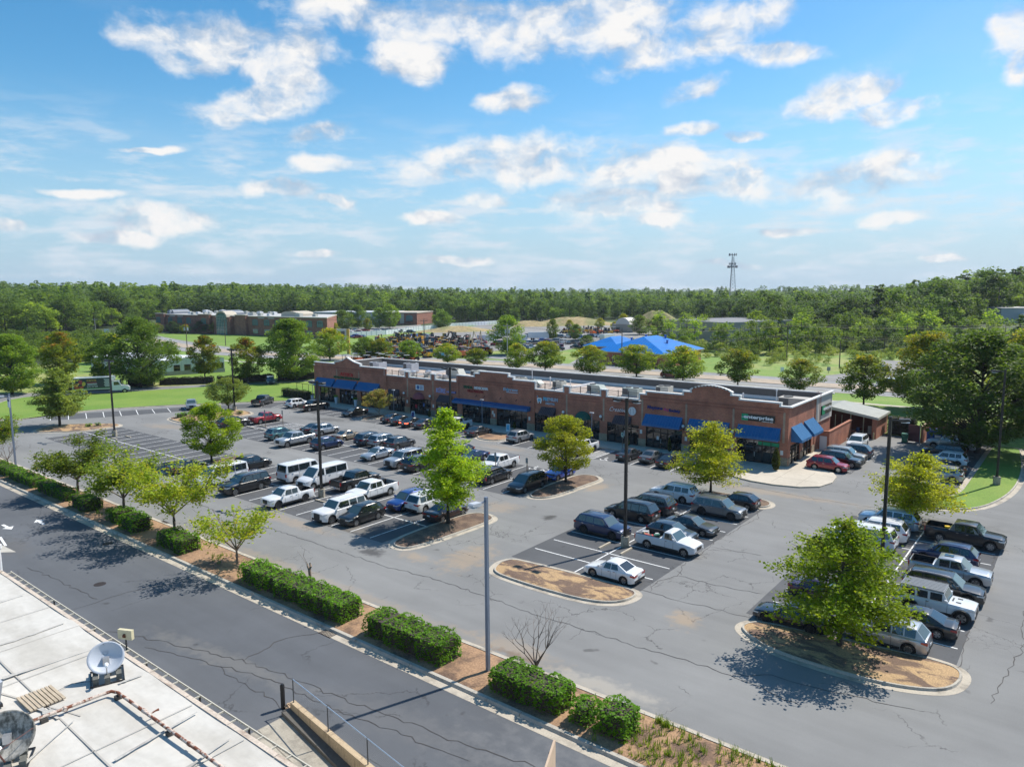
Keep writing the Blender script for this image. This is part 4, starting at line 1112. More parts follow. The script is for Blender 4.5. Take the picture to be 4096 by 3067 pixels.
for k,(x,y,s) in enumerate([(-99.4,94.6,1.0),(-97.6,96.8,1.0),(-92.7,94.9,.8),(-92.0,95.6,.7),(-51.9,97.6,.6),(-51.0,98.0,.5),(-37.0,95.5,.6),(-35.2,98.2,.5),(-33.0,95.0,.5)]):
 e = empty('exhaust_fan',(x,y,5.6)); e.scale = (s,s,s)
 tag(e,['mushroom exhaust fan nearest the first railing','mushroom exhaust fan behind the second railing','twin stack vent above the lilac sign, left one','twin stack vent above the lilac sign, right one','small vent cap left of the tall pale unit','smallest vent cap right beside the tall pale unit','small vent cap just right of the arched gable','thin vent cap between arched gable and the tan air handler','low vent cap in front of the tan air handler'][k],'roof vent','vents on the shop roof')
 MB().box(-.5,.5,-.5,.5,0,.5).build('curb',[UNIT],parent=e)
 MB().tube([(0,0,.5),(0,0,.75),(0,0,.8),(0,0,1.15),(0,0,1.3)],[.3,.3,.62,.62,.25],14).build('fan_housing',[GALV],parent=e)
e = empty('kitchen_hood',(-102.3,95.4,5.6)); tag(e,'squat galvanised kitchen exhaust hood on legs in the roof corner','roof hood')
MB().box(-.9,.9,-.8,.8,.7,1.3).wall([(-.9,.7),(-.5,.3),(.5,.3),(.9,.7)],-.8,.8).build('hood',[GALV],parent=e)
lg = MB()
for a in (-.4,.4):
 for b in (-.5,.5): lg.box(a - .04,a + .04,b - .04,b + .04,0,.35)
lg.build('stand',[BLACKM],parent=e)
for k,(x,y,h) in enumerate([(-79.0,104.5,1.9),(-71.2,99.2,1.5),(-67.0,99.0,1.4),(-38.2,99.5,1.5),(-33.9,100.5,2.2),(-95.4,99.5,1.3)]):
 o = MB().tube([(x,y,5.55),(x,y,5.55 + h)],.07,8).tube([(x,y,5.5 + h),(x,y,5.72 + h)],[.14,.10],8).build('vent_pipe',[FLASH],smooth=50)
 tag(o,['white vent pipe against the dark rear parapet near the stepped gable','tall white pipe right of the greenish hooded unit','white pipe beside the beige cube unit','thin white pipe behind the arched gable','tallest white pipe left of the tan air handler','white pipe left of the first hooded beige unit'][k],'vent pipe','vent pipes on the shop roof')
e = empty('wash_shed',(-28,118,0)); tag(e,'open-fronted wash shed with brick sides and pale low gabled roof','shed')
W_ = lambda mb,n,m: mb.build(n,m,parent=e,loc=(28,-118,0))
SHX0,SHX1,SHY0,SHY1 = -36.5,-23.9,113.6,120.4
mb = MB(); mb.box(-24.5,-23.9,113.6,114.2,0,3.0); mb.box(-24.2,-23.9,114.2,SHY1,0,3.0); mb.box(SHX0,SHX0 + .3,SHY0,SHY1,0,3.0); mb.box(SHX0,-23.9,SHY1,SHY1 + .3,0,3.0); mb.box(-31.0,-30.6,113.6,114.0,0,3.0)
W_(mb,'brick_wall',[BRICK])
mb = MB()
xm = (SHX0 + SHX1)/2
for (xa,xb,za,zb_) in ((SHX0 - .3,xm,3.0,4.1),(xm,SHX1 + .3,4.1,3.0)):
 mb.quad([(xa,SHY0 - .4,za + .15),(xb,SHY0 - .4,zb_ + .15),(xb,SHY1 + .4,zb_ + .15),(xa,SHY1 + .4,za + .15)])
 n = 9
 for i in range(n + 1):
  y = SHY0 - .4 + (SHY1 - SHY0 + .8)*i/n
  mb.quad([(xa,y - .03,za + .19),(xb,y - .03,zb_ + .19),(xb,y + .03,zb_ + .19),(xa,y + .03,za + .19)])
W_(mb,'roof',[mat('tan_metal_roof',(.34,.34,.29),.5,var=.1,vscale=.7)])
mb = MB(); mb.wall([(SHX0 - .3,2.85),(SHX0 - .3,3.2),(xm,4.3),(SHX1 + .3,3.2),(SHX1 + .3,2.85),(xm,3.85)],SHY0 - .45,SHY0 - .38)
mb.quad([(SHX1 + .31,SHY0 - .4,2.85),(SHX1 + .31,SHY1 + .4,2.85),(SHX1 + .31,SHY1 + .4,3.2),(SHX1 + .31,SHY0 - .4,3.2)])
W_(mb,'fascia',[mat('tan_fascia',(.48,.45,.38),.6)])
mb = MB()
for x in (-33.8,-28.0,-26.2): mb.box(x - .06,x + .06,116.0,116.12,0,3.6)
for x in (-29.5,-28.6): mb.box(x - .03,x + .03,113.5,113.56,0,3.1)
W_(mb,'post',[mat('cream_post',(.4,.36,.28),.6)])
W_(MB().quad([(SHX0 + .3,120.38,0),(-24.2,120.38,0),(-24.2,120.38,3),(SHX0 + .3,120.38,3)]).quad([(SHX0,SHY0,.01),(SHX1,SHY0,.01),(SHX1,SHY1,.01),(SHX0,SHY1,.01)]),'lining',[mat('maroon_lining',(.10,.025,.02),.9)])
W_(MB().box(-32.6,-31.9,113.55,113.75,3.3,3.5),'lamp',[mat('yellow_lamp',(1,.8,.3),.5,emit=((1,.75,.25),2.5))])
YEL = mat('safety_yellow',(.62,.42,.04),.6)
for k,(x,y) in enumerate(((-24.1,113.0),(-28.3,113.2),(-27.6,114.5))):
 tag(MB().tube([(x,y,0),(x,y,1.0),(x,y,1.06)],[.1,.1,.05],10).build('bollard',[YEL if k else mat('tan_bollard',(.52,.40,.22),.7)],smooth=40),['tan bollard in front of the brick corner pier of the wash shed','yellow bollard at the left post of the wash shed opening','yellow bollard standing inside the wash shed'][k],'bollard','bollards at the wash shed')
BAR = [mat('drum_blue',(.03,.07,.2),.6),mat('box_white',(.5,.5,.5),.7),mat('drum_black',(.02,.02,.02),.6)]
for k,(x,y,s,h) in enumerate(((-27.0,116.5,.5,.9),(-25.6,117.5,.6,1.1),(-26.3,115.2,.35,.6),(-31.5,116.5,.6,1.3))):
 tag(MB().tube([(x,y,.02),(x,y,h),(x,y,h + .05)],[s*.5,s*.5,s*.4],12).build('supply_drum',[BAR[k % 3]],smooth=40),['blue drum beside the middle post in the wash shed','pale drum deep inside the wash shed','small black drum near the front of the wash shed','tall blue drum in the left bay of the wash shed'][k],'drum','drums inside the wash shed')
e = empty('dumpster_enclosure',(-16,116,0)); tag(e,'red brick dumpster enclosure with an open slatted gate','enclosure')
W2 = lambda mb,n,m: mb.build(n,m,parent=e,loc=(16,-116,0))
W2(MB().box(-18.4,-18.1,114.6,120,0,2.4).box(-18.1,-12.3,119.7,120,0,2.4).box(-12.3,-12,114.6,120,0,2.4),'brick_wall',[BRICK])
W2(MB().box(-19.9,-18.5,114.3,114.37,.15,2.5),'gate',[mat('maroon_gate',(.16,.045,.045),.7)])
W2(MB().box(-18.5,-18.4,114.25,114.4,0,2.8),'gate_post',[mat('grey_steel_post',(.25,.26,.27),.5)])
e = empty('dumpster',(-15.4,115.2,0)); tag(e,'blue steel dumpster standing in front of the brick enclosure','dumpster')
DB = mat('dumpster_blue',(.012,.07,.26),.55,var=.1,vscale=2)
MB().wall([(-2.2,.15),(-2.2,1.9),(2.0,1.9),(2.2,.15)],-1,1).build('body',[DB],parent=e)
MB().box(-2.25,2.25,-1.05,1.05,1.9,2.02).build('rim',[DB],parent=e)
MB().box(-1.2,-.5,-1.02,-1.005,1.0,1.4).build('sticker',[WHT],parent=e)
e = empty('wheeled_bin',(-20.2,113.7,0),.1); tag(e,'green wheeled waste bin beside the maroon gate','waste bin')
GB = mat('bin_green',(.02,.13,.07),.5)
MB().wall([(-.32,.1),(-.42,1.15),(.42,1.15),(.32,.1)],-.42,.38).build('body',[GB],parent=e)
MB().wall([(-.46,1.16),(-.4,1.3),(.4,1.3),(.46,1.16)],-.5,.45).build('lid',[GB],parent=e)
MB().tube([(-.4,.35,.14),(-.3,.35,.14)],.14,10).build('wheel',[BLACKM],parent=e); MB().tube([(.3,.35,.14),(.4,.35,.14)],.14,10).build('wheel',[BLACKM],parent=e)
# ================================================================= VEHICLES
def paint(name,col,metallic=0.0,rough=0.32):
 return mat(name,col,rough,metal=metallic,coat=0.9,var=.03,vscale=3)
PAINTS = dict(white=paint('car_white',(.72,.72,.72)),black=paint('car_black',(.008,.009,.011)),silver=paint('car_silver',(.40,.42,.44),.55),grey=paint('car_grey',(.16,.17,.18),.5),
    darkgrey=paint('car_dark_grey',(.065,.068,.074),.5),slate=paint('car_slate',(.045,.065,.09),.4),dark=paint('car_darkest',(.022,.023,.028),.3),navy=paint('car_navy',(.012,.026,.085),.3),
    blue=paint('car_blue',(.010,.045,.22),.3),vividblue=paint('car_vivid_blue',(.006,.06,.42),.2),teal=paint('car_teal',(.055,.14,.15),.4),red=paint('car_red',(.30,.008,.018),.2),maroon=paint('car_maroon',(.12,.012,.025),.3),
    gold=paint('car_gold',(.37,.29,.20),.5),beige=paint('car_beige',(.36,.33,.29),.5),brown=paint('car_brown',(.045,.030,.030),.4),purple=paint('car_purple',(.055,.02,.05),.4),
    lightblue=paint('car_ice',(.48,.55,.63),.4),jeepwhite=paint('car_bright_white',(.66,.68,.70)),navyblack=paint('car_midnight',(.012,.015,.024),.3),yellow=paint('car_yellow',(.80,.42,.01)),orange=paint('car_orange',(.75,.13,.015)))
OLDW = two_tone('peeling_white_paint',(.55,.57,.60),(.25,.13,.06),1.3,.66,.74,rough=.5,fine=.05)
PAINTS['oldwhite'] = OLDW
CGLASS = mat('car_glass',(.012,.018,.020),.03,spec=1.0,coat=.5)
CGLASS_S = mat('windshield_glass',(.05,.085,.088),.04,spec=1.0,coat=.6)
TYRE = mat('tyre_rubber',(.016,.016,.017),.85)
RIM = mat('alloy_rim',(.42,.43,.44),.3,metal=.8)
RIMD = mat('dark_rim',(.05,.05,.055),.4,metal=.5)
TRIM = mat('black_plastic_trim',(.022,.022,.023),.65)
CHROME = mat('chrome',(.6,.6,.62),.12,metal=1.0)
HEADL = mat('headlamp_glass',(.55,.58,.60),.08,spec=1.0,coat=1.0)
TAILL = mat('tail_lamp_red',(.32,.008,.010),.15,coat=1.0)
TAILON = mat('brake_lamp_lit',(.8,.05,.03),.3,emit=((1,.12,.06),3.0))
PLATE = mat('licence_plate',(.50,.53,.56),.5)
LINER = mat('bed_liner',(.02,.02,.022),.8)
CT = {
 'sedan': dict(L=4.75,W=1.84,WB=2.78,FO=.92,r=.33,zb=.20,top=[(0,.52),(.10,.68),(.35,.76),(.9,.84),(1.45,.92),(2.4,.95),(3.9,.99),(4.5,.98),(4.70,.90),(4.75,.62)],gh=(1.28,2.10,3.15,4.12),zr=1.44,rin=.27,kind='sedan'),
 'compact': dict(L=4.45,W=1.76,WB=2.66,FO=.88,r=.32,zb=.19,top=[(0,.50),(.10,.66),(.35,.76),(.8,.84),(1.3,.93),(2.4,.96),(3.6,1.0),(4.2,.99),(4.40,.90),(4.45,.6)],gh=(1.15,1.95,2.95,3.78),zr=1.46,rin=.24,kind='sedan'),
 'coupe': dict(L=4.7,W=1.88,WB=2.72,FO=.9,r=.34,zb=.17,top=[(0,.48),(.10,.60),(.4,.70),(1.0,.80),(1.6,.88),(2.6,.92),(4.0,.97),(4.5,.96),(4.66,.88),(4.7,.6)],gh=(1.55,2.35,3.0,4.15),zr=1.33,rin=.28,kind='coupe'),
 'hatch': dict(L=4.3,W=1.8,WB=2.63,FO=.86,r=.33,zb=.19,top=[(0,.52),(.10,.68),(.35,.78),(.8,.87),(1.25,.95),(2.4,.99),(3.9,1.02),(4.2,1.0),(4.3,.62)],gh=(1.1,1.9,3.5,4.2),zr=1.47,rin=.24,kind='suv'),
 'cuv': dict(L=4.6,W=1.86,WB=2.69,FO=.92,r=.36,zb=.24,top=[(0,.58),(.08,.82),(.30,.93),(.8,1.00),(1.25,1.06),(2.4,1.09),(4.3,1.13),(4.52,1.08),(4.6,.68)],gh=(1.12,1.85,3.95,4.5),zr=1.68,rin=.24,kind='suv'),
 'suv': dict(L=5.0,W=1.98,WB=2.95,FO=.93,r=.385,zb=.26,top=[(0,.62),(.07,.92),(.28,1.02),(.8,1.08),(1.35,1.13),(2.6,1.15),(4.7,1.18),(4.93,1.12),(5.0,.70)],gh=(1.25,1.95,4.45,4.92),zr=1.77,rin=.24,kind='suv'),
 'boxy': dict(L=4.95,W=1.93,WB=2.9,FO=.93,r=.37,zb=.25,top=[(0,.62),(.06,.90),(.25,.99),(.8,1.04),(1.35,1.08),(2.6,1.10),(4.7,1.12),(4.9,1.08),(4.95,.68)],gh=(1.35,1.95,4.6,4.88),zr=1.70,rin=.17,kind='suv'),
 'bigsuv': dict(L=5.45,W=2.05,WB=3.12,FO=1.0,r=.41,zb=.30,top=[(0,.68),(.06,1.06),(.25,1.16),(.8,1.21),(1.5,1.25),(2.8,1.26),(5.2,1.28),(5.38,1.22),(5.45,.78)],gh=(1.42,2.05,5.05,5.38),zr=1.93,rin=.22,kind='suv'),
 'minivan': dict(L=5.15,W=2.0,WB=3.07,FO=.98,r=.36,zb=.20,top=[(0,.55),(.08,.76),(.30,.88),(.7,.98),(1.15,1.06),(2.6,1.08),(4.9,1.12),(5.08,1.08),(5.15,.64)],gh=(.98,1.95,4.6,5.08),zr=1.77,rin=.24,kind='suv'),
 'van': dict(L=6.0,W=2.06,WB=3.75,FO=1.0,r=.37,zb=.28,top=[(0,.65),(.06,.95),(.30,1.12),(.85,1.28),(1.2,1.32),(3.0,1.34),(5.85,1.34),(5.97,1.30),(6.0,.75)],gh=(.95,1.85,5.8,5.97),zr=2.24,rin=.13,kind='van'),
 'pickup': dict(L=5.85,W=2.05,WB=3.68,FO=.96,r=.42,zb=.36,top=[(0,.72),(.05,1.06),(.25,1.16),(.9,1.21),(1.5,1.25),(2.8,1.27),(3.9,1.29),(4.0,1.32),(5.78,1.34),(5.85,.85)],gh=(1.45,2.05,3.65,3.95),zr=1.93,rin=.20,kind='pickup',bed=(4.02,5.72)),
 'midpickup': dict(L=5.35,W=1.9,WB=3.22,FO=.95,r=.40,zb=.34,top=[(0,.68),(.05,1.00),(.25,1.09),(.8,1.13),(1.35,1.17),(2.6,1.18),(3.6,1.20),(3.72,1.22),(5.28,1.24),(5.35,.8)],gh=(1.32,1.95,3.40,3.66),zr=1.80,rin=.19,kind='pickup',bed=(3.74,5.22)),
 'oldpickup': dict(L=5.5,W=2.0,WB=3.35,FO=.92,r=.37,zb=.36,top=[(0,.66),(.06,.92),(.35,1.03),(.9,1.12),(1.6,1.18),(2.4,1.20),(3.0,1.20),(3.12,1.18),(5.43,1.18),(5.5,.8)],gh=(1.55,2.1,2.75,2.98),zr=1.78,rin=.19,kind='pickup',bed=(3.15,5.38)),
 'jeep': dict(L=4.75,W=1.88,WB=3.0,FO=.72,r=.43,zb=.42,top=[(0,.70),(.03,1.10),(.15,1.17),(.9,1.22),(1.5,1.24),(2.5,1.25),(4.5,1.25),(4.58,1.20),(4.6,.80)],gh=(1.50,1.80,4.35,4.50),zr=1.87,rin=.09,kind='suv'),
}
def interp(tab,x):
 for (a,b),(c,d) in zip(tab,tab[1:]):
  if x <= c: return b + (d - b)*(x - a)/(c - a) if c > a else d
 return tab[-1][1]
def lerp(a,b,t): return tuple(p + (q - p)*t for p,q in zip(a,b))
def make_car(T):
 p = CT[T]; L,W,r,zb = p['L'],p['W'],p['r'],p['zb']
 wx = [p['FO'],p['FO'] + p['WB']]
 Ra = r + .075
 xs = set([0,L] + [round(a,3) for a,_ in p['top']])
 n = int(L/.16)
 for i in range(n + 1): xs.add(round(L*i/n,3))
 for c in wx:
  for k in range(13): xs.add(round(c - Ra*math.cos(PI*k/12),3))
 xs = sorted(x for x in xs if 0 <= x <= L)
 bed = p.get('bed')
 if bed: xs = sorted(set(xs + list(bed)))
 def halfw(x):
  w = W/2
  if x < .7: w *= 1 - .16*((.7 - x)/.7) ** 2.3
  if x > L - .5: w *= 1 - .09*((x - L + .5)/.5) ** 2.2
  return w
 def zlow(x):
  z = zb + (.10*max(0,1 - x/.35) if x < .35 else 0) + (.12*max(0,1 - (L - x)/.35) if x > L - .35 else 0)
  for c in wx:
   if abs(x - c) < Ra: z = max(z,r + math.sqrt(max(0,Ra*Ra - (x - c) ** 2)))
  return z
 mb = MB(); rows = []
 X = lambda x: L/2 - x
 for x in xs:
  w = halfw(x); zt = interp(p['top'],x); zl = min(zlow(x),zt - .12)
  belt = zt
  sec = [(w*.975,zl),(w,zl + .08*(zt - zl) + .02),(w*.995,zl + .55*(zt - zl)),(w*.965,zt - .10),(w*.90,zt - .025),(w*.70,zt + .008),(0,zt + .028)]
  rows.append([(X(x),-y,z) for y,z in sec] + [(X(x),y,z) for y,z in sec[-2::-1]])
 m = len(rows[0])
 for i in range(len(rows) - 1):
  xm = (xs[i] + xs[i + 1])/2
  for k in range(m - 1):
   if bed and bed[0] < xm < bed[1] and k in (4,5,6,7): continue
   mb.quad([rows[i][k],rows[i][k + 1],rows[i + 1][k + 1],rows[i + 1][k]][::-1])
 mb.quad(rows[0]); mb.quad(rows[-1][::-1])
 a0,a1,a2,a3 = p['gh']; zr = p['zr']; rin = p['rin']
 kb = [a0,a0 + (a1 - a0)*.5,a1,(a1 + a2)/2,a2,a2 + (a3 - a2)*.5,a3]
 def gp(x,side,v):
  """point on the glass side: v=0 belt, v=1 roof"""
  zbelt = interp(p['top'],x) - .03
  return zbelt,zr
 def roofz(x):
  t = (x - a1)/(a2 - a1)
  return zr - .05*(2*t - 1) ** 2*(1 if 0 <= t <= 1 else 1)
 wb_ = W/2 - .06
 if p['kind'] == 'van': wb_ = W/2 - .02
 wr = W/2 - rin
 zA,zD = interp(p['top'],a0),interp(p['top'],a3)
 Fb = lambda s: (X(a0),s*(wb_ - .04),zA - .03)
 Fr = lambda s: (X(a1),s*wr,zr - .06)
 Rr = lambda s: (X(a2),s*wr,zr - .06)
 Rb = lambda s: (X(a3),s*(wb_ - .05),zD - .03)
 M1 = lambda s,t: (X(a1 + (a2 - a1)*t),s*wb_,interp(p['top'],a1 + (a2 - a1)*t) - .03)
 mb.quad([Fb(-1),Fr(-1),Fr(1),Fb(1)][::-1]); mb.quad([Rb(1),Rr(1),Rr(-1),Rb(-1)][::-1])
 nseg = 6
 for s in (-1,1):
  q = [Fb(s),M1(s,0),Fr(s)]; mb.quad(q if s < 0 else q[::-1])
  q = [Rb(s),Rr(s),M1(s,1)]; mb.quad(q if s < 0 else q[::-1])
  for i in range(nseg):
   t0,t1 = i/nseg,(i + 1)/nseg
   q = [M1(s,t0),M1(s,t1),(X(a1 + (a2 - a1)*t1),s*wr,zr - .06),(X(a1 + (a2 - a1)*t0),s*wr,zr - .06)]
   mb.quad(q if s < 0 else q[::-1])
 prof = [(-wr,-.06),(-wr*.93,-.012),(-wr*.6,.02),(0,.035),(wr*.6,.02),(wr*.93,-.012),(wr,-.06)]
 for i in range(nseg):
  t0,t1 = i/nseg,(i + 1)/nseg
  x0,x1 = a1 + (a2 - a1)*t0,a1 + (a2 - a1)*t1
  c0,c1 = 1 - (2*t0 - 1) ** 4*.9,1 - (2*t1 - 1) ** 4*.9
  for k in range(6):
   (ya,za),(yb,zb2) = prof[k],prof[k + 1]
   h = lambda z,c: zr + (-.06 + (z + .06)*c)
   mb.quad([(X(x0),ya,h(za,c0)),(X(x1),ya,h(za,c1)),(X(x1),yb,h(zb2,c1)),(X(x0),yb,h(zb2,c0))][::-1])
 D = {'body': (mb.mesh(T + '_body',[PAINTS['white']],34),'P')}
 def proud(pts,e=.010):
  a,b,c = Vector(pts[0]),Vector(pts[1]),Vector(pts[2])
  nn = (b - a).cross(c - a).normalized()
  ctr = sum((Vector(q) for q in pts),Vector())/len(pts)
  if nn.dot(ctr - Vector((0,0,1.0))) < 0: nn = -nn
  return [tuple(Vector(q) + nn*e) for q in pts]
 def patch(A,B,C_,Dd,u0,u1,v0,v1,u0t=None,u1t=None):
  u0t = u0 if u0t is None else u0t; u1t = u1 if u1t is None else u1t
  f = lambda u,v: lerp(lerp(A,B,u),lerp(Dd,C_,u),v)
  return [f(u0,v0),f(u1,v0),f(u1t,v1),f(u0t,v1)]
 g = MB(); g.quad(proud(patch(Fb(-1),Fb(1),Fr(1),Fr(-1),.045,.955,.05,.95))); D['windshield'] = (g.mesh(T + '_windshield',[CGLASS_S]),None)
 g = MB(); g.quad(proud(patch(Rb(-1),Rb(1),Rr(1),Rr(-1),.07,.93,.12 if p['kind'] != 'van' else .1,.90))); D['rear_window'] = (g.mesh(T + '_rear_window',[CGLASS]),None)
 sides = []
 for s in (-1,1):
  Ls = []
  top_ = lambda t: (X(a1 + (a2 - a1)*t),s*wr,zr - .06)
  def sp(t,v):
   zt_ = M1(s,t); return lerp(zt_,top_(t),v)
  v0,v1 = .08,.90
  if p['kind'] in ('sedan','coupe'): cuts = [(-.16,.47),(.52,1.14)] if p['kind'] == 'sedan' else [(-.1,.70),(.76,1.15)]
  elif p['kind'] == 'van': cuts = [(-.10,.17),(.23,.60),(.615,.97)]
  elif T == 'oldpickup': cuts = [(-.2,.93)]
  elif p['kind'] == 'pickup': cuts = [(-.14,.43),(.48,.93)]
  elif T == 'jeep': cuts = [(.03,.30),(.36,.60),(.66,.97)]
  elif T == 'hatch': cuts = [(-.16,.42),(.47,1.02)]
  else: cuts = [(-.14,.36),(.40,.68),(.72,1.0)]
  q_ = MB()
  for (c0,c1) in cuts:
   b0,b1,t0_,t1_ = c0,c1,c0,c1
   if c0 < 0: t0_ = .02
   if c1 > 1: t1_ = .97
   def P2(t,v):
    if 0 <= t <= 1: return sp(t,v)
    if t < 0:
     return lerp(lerp(M1(s,0),Fb(s),min(1,-t/((a1 - a0)/(a2 - a1))*1)),top_(0),v)
    return lerp(lerp(M1(s,1),Rb(s),min(1,(t - 1)/((a3 - a2)/(a2 - a1)))),top_(1),v)
   steps = 3
   for i in range(steps):
    u0,u1 = i/steps,(i + 1)/steps
    pb0,pb1 = b0 + (b1 - b0)*u0,b0 + (b1 - b0)*u1
    pt0,pt1 = t0_ + (t1_ - t0_)*u0,t0_ + (t1_ - t0_)*u1
    pts = [P2(pb0,v0),P2(pb1,v0),P2(pt1,v1),P2(pt0,v1)]
    q_.quad([(x,y + s*.012,z + .002) for x,y,z in pts])
  Ls.append(q_)
  sides.append(q_)
 D['side_window'] = [(q.mesh(T + '_side_window',[CGLASS]),None) for q in sides]
 u = MB(); u.box(X(L - .25),X(.3),-W/2 + .24,W/2 - .24,zb - .02,min(.80,r + Ra)); D['underbody'] = (u.mesh(T + '_underbody',[TRIM]),None)
 D['wheels'] = []
 tw = .23 if r < .4 else .27
 t = MB(); seg = 20
 ring = [(r*.62,-tw/2 + .015),(r*.95,-tw/2),(r,-tw/2 + .03),(r,tw/2 - .03),(r*.95,tw/2),(r*.62,tw/2 - .015)]
 for i in range(seg):
  A0,A1 = 2*PI*i/seg,2*PI*(i + 1)/seg
  for (ra,ya),(rb_,yb) in zip(ring,ring[1:]):
   t.quad([(ra*math.cos(A0),ya,ra*math.sin(A0)),(ra*math.cos(A1),ya,ra*math.sin(A1)),(rb_*math.cos(A1),yb,rb_*math.sin(A1)),(rb_*math.cos(A0),yb,rb_*math.sin(A0))])
 tm = t.mesh(T + '_tyre',[TYRE],40)
 rm = MB(); dark = MB()
 for sy in (-1,1):
  yo = sy*(tw/2 - .02)
  nsp = 5 if T not in ('pickup','bigsuv','cuv') else 6
  for k in range(nsp):
   a = 2*PI*k/nsp
   for da in (-.16,.16):
    ca,sa = math.cos(a + da*.4),math.sin(a + da*.4); cb,sb_ = math.cos(a + da),math.sin(a + da)
    w_ = .045
    rm.quad([(.05*ca - w_*sa,yo,.05*sa + w_*ca),(.05*ca + w_*sa,yo,.05*sa - w_*ca),(r*.63*cb + w_*.8*sb_,yo,r*.63*sb_ - w_*.8*cb),(r*.63*cb - w_*.8*sb_,yo,r*.63*sb_ + w_*.8*cb)][:: sy])
  for i in range(seg):
   A0,A1 = 2*PI*i/seg,2*PI*(i + 1)/seg
   for (ra,rb_) in ((r*.57,r*.66),(.0,r*.14)):
    rm.quad([(ra*math.cos(A0),yo + sy*.004,ra*math.sin(A0)),(ra*math.cos(A1),yo + sy*.004,ra*math.sin(A1)),(rb_*math.cos(A1),yo + sy*.004,rb_*math.sin(A1)),(rb_*math.cos(A0),yo + sy*.004,rb_*math.sin(A0))][::sy])
  rm.disc((0,yo - sy*.045,0),r*.6,'y',16,mi=1,flip=(sy < 0))
 rmm = rm.mesh(T + '_rim',[RIM,TYRE])
 D['wheel_mesh'] = (tm,rmm)
 D['wheel_pos'] = [(X(c),s*(W/2 - tw/2 - .03),r) for c in wx for s in (-1,1)]
 zt0 = interp(p['top'],.25)
 hl = []
 for s in (-1,1):
  b = MB(); zz = zt0 - (.20 if p['kind'] in ('pickup','van') or T in ('bigsuv','boxy') else .16)
  w0,w1 = halfw(0.02),halfw(.42)
  hh = .16 if p['kind'] in ('pickup','van') or T in ('bigsuv','boxy','jeep') else .10
  b.quad([(X(-.015),s*(w0 - .42),zz - hh/2),(X(.01),s*(w0 - .02),zz - hh/2),(X(.01),s*(w0 - .02),zz + hh/2),(X(-.015),s*(w0 - .42),zz + hh/2 - .02)])
  b.quad([(X(.01),s*(w0 + .00),zz - hh/2),(X(.42),s*(w1 + .012),zz),(X(.42),s*(w1 + .012),zz + hh/2 + .02),(X(.01),s*(w0 + .00),zz + hh/2)])
  hl.append((b.mesh(T + '_headlight',[HEADL]),None))
 D['headlight'] = hl
 tl_ = []
 zt1 = interp(p['top'],L - .12)
 for s in (-1,1):
  b = MB(); w0 = halfw(L - .01); w1 = halfw(L - .35)
  if p['kind'] in ('pickup','van') or T == 'boxy':
   za,zc = zt1 - .48,zt1 - .10
   b.box(X(L + .012),X(L - .10),min(s*(w0 - .15),s*(w0 + .02)),max(s*(w0 - .15),s*(w0 + .02)),za,zc)
  else:
   za,zc = zt1 - .24,zt1 - .06
   b.quad([(X(L + .012),s*(w0 - .48),za + .06),(X(L + .012),s*(w0 - .0),za),(X(L + .012),s*(w0 - .0),zc),(X(L + .012),s*(w0 - .48),zc)])
   b.quad([(X(L + .01),s*(w0 + .012),za),(X(L - .34),s*(w1 + .012),za + .07),(X(L - .34),s*(w1 + .012),zc),(X(L + .01),s*(w0 + .012),zc)])
  tl_.append((b.mesh(T + '_taillight',[TAILL]),None))
 D['taillight'] = tl_
 g = MB(); w0 = halfw(0.0)
 zg0,zg1 = (.50,zt0 - .12) if p['kind'] in ('pickup',) or T in ('bigsuv','boxy','suv') else (.42,zt0 - .20)
 g.box(X(.02),X(-.014),-w0 + .43,w0 - .43,zg0,zg1); D['grille'] = (g.mesh(T + '_grille',[TRIM if T not in ('bigsuv','pickup','oldpickup') else TRIM]),None)
 g = MB(); g.box(X(.10),X(-.02),-w0 + .12,w0 - .12,zb + .08,zb + .26); D['bumper'] = [(g.mesh(T + '_bumper',[TRIM if p['kind'] != 'pickup' else CHROME]),None)]
 g = MB(); w0 = halfw(L); g.box(X(L + .03),X(L - .1),-w0 + .06,w0 - .06,zb + .10,zb + .30); D['bumper'].append((g.mesh(T + '_bumper',[TRIM if p['kind'] != 'pickup' else CHROME]),None))
 g = MB(); g.box(X(L + .04),X(L + .02),-.17,.17,.62 if p['kind'] != 'pickup' else .50,.77 if p['kind'] != 'pickup' else .64); D['licence_plate'] = (g.mesh(T + '_plate',[PLATE]),None)
 D['mirror'] = []
 for s in (-1,1):
  xm_ = a0 + (a1 - a0)*.45; zz = interp(p['top'],xm_) + .10
  b = MB(); y0,y1 = s*(wb_ - .04),s*(wb_ + .20)
  b.box(X(xm_ + .08),X(xm_ - .08),min(s*(wb_ + .04),y1),max(s*(wb_ + .04),y1),zz - .05,zz + .11); b.box(X(xm_ + .03),X(xm_ - .03),min(y0,y1),max(y0,y1),zz - .05,zz - .02)
  D['mirror'].append((b.mesh(T + '_mirror',[PAINTS['white']]),'P'))
 D['sill_trim'] = []
 for s in (-1,1):
  s_ = MB()
  wv = W/2 + .006
  s_.box(X(wx[1] - Ra - .02),X(wx[0] + Ra + .02),min(s*(wv - .04),s*wv),max(s*(wv - .04),s*wv),zb + .005,zb + (.11 if p['kind'] in ('sedan','coupe','minivan','compact') else .17))
  D['sill_trim'].append((s_.mesh(T + '_sill',[TRIM]),None))
 sm_ = MB()
 seams = {'sedan': (.0,.49,.98),'coupe': (.0,.75),'van': (.0,.20,.60),'pickup': (.0,.45,.95),'suv': (.0,.38,.70)}[p['kind'] if T != 'oldpickup' else 'coupe']
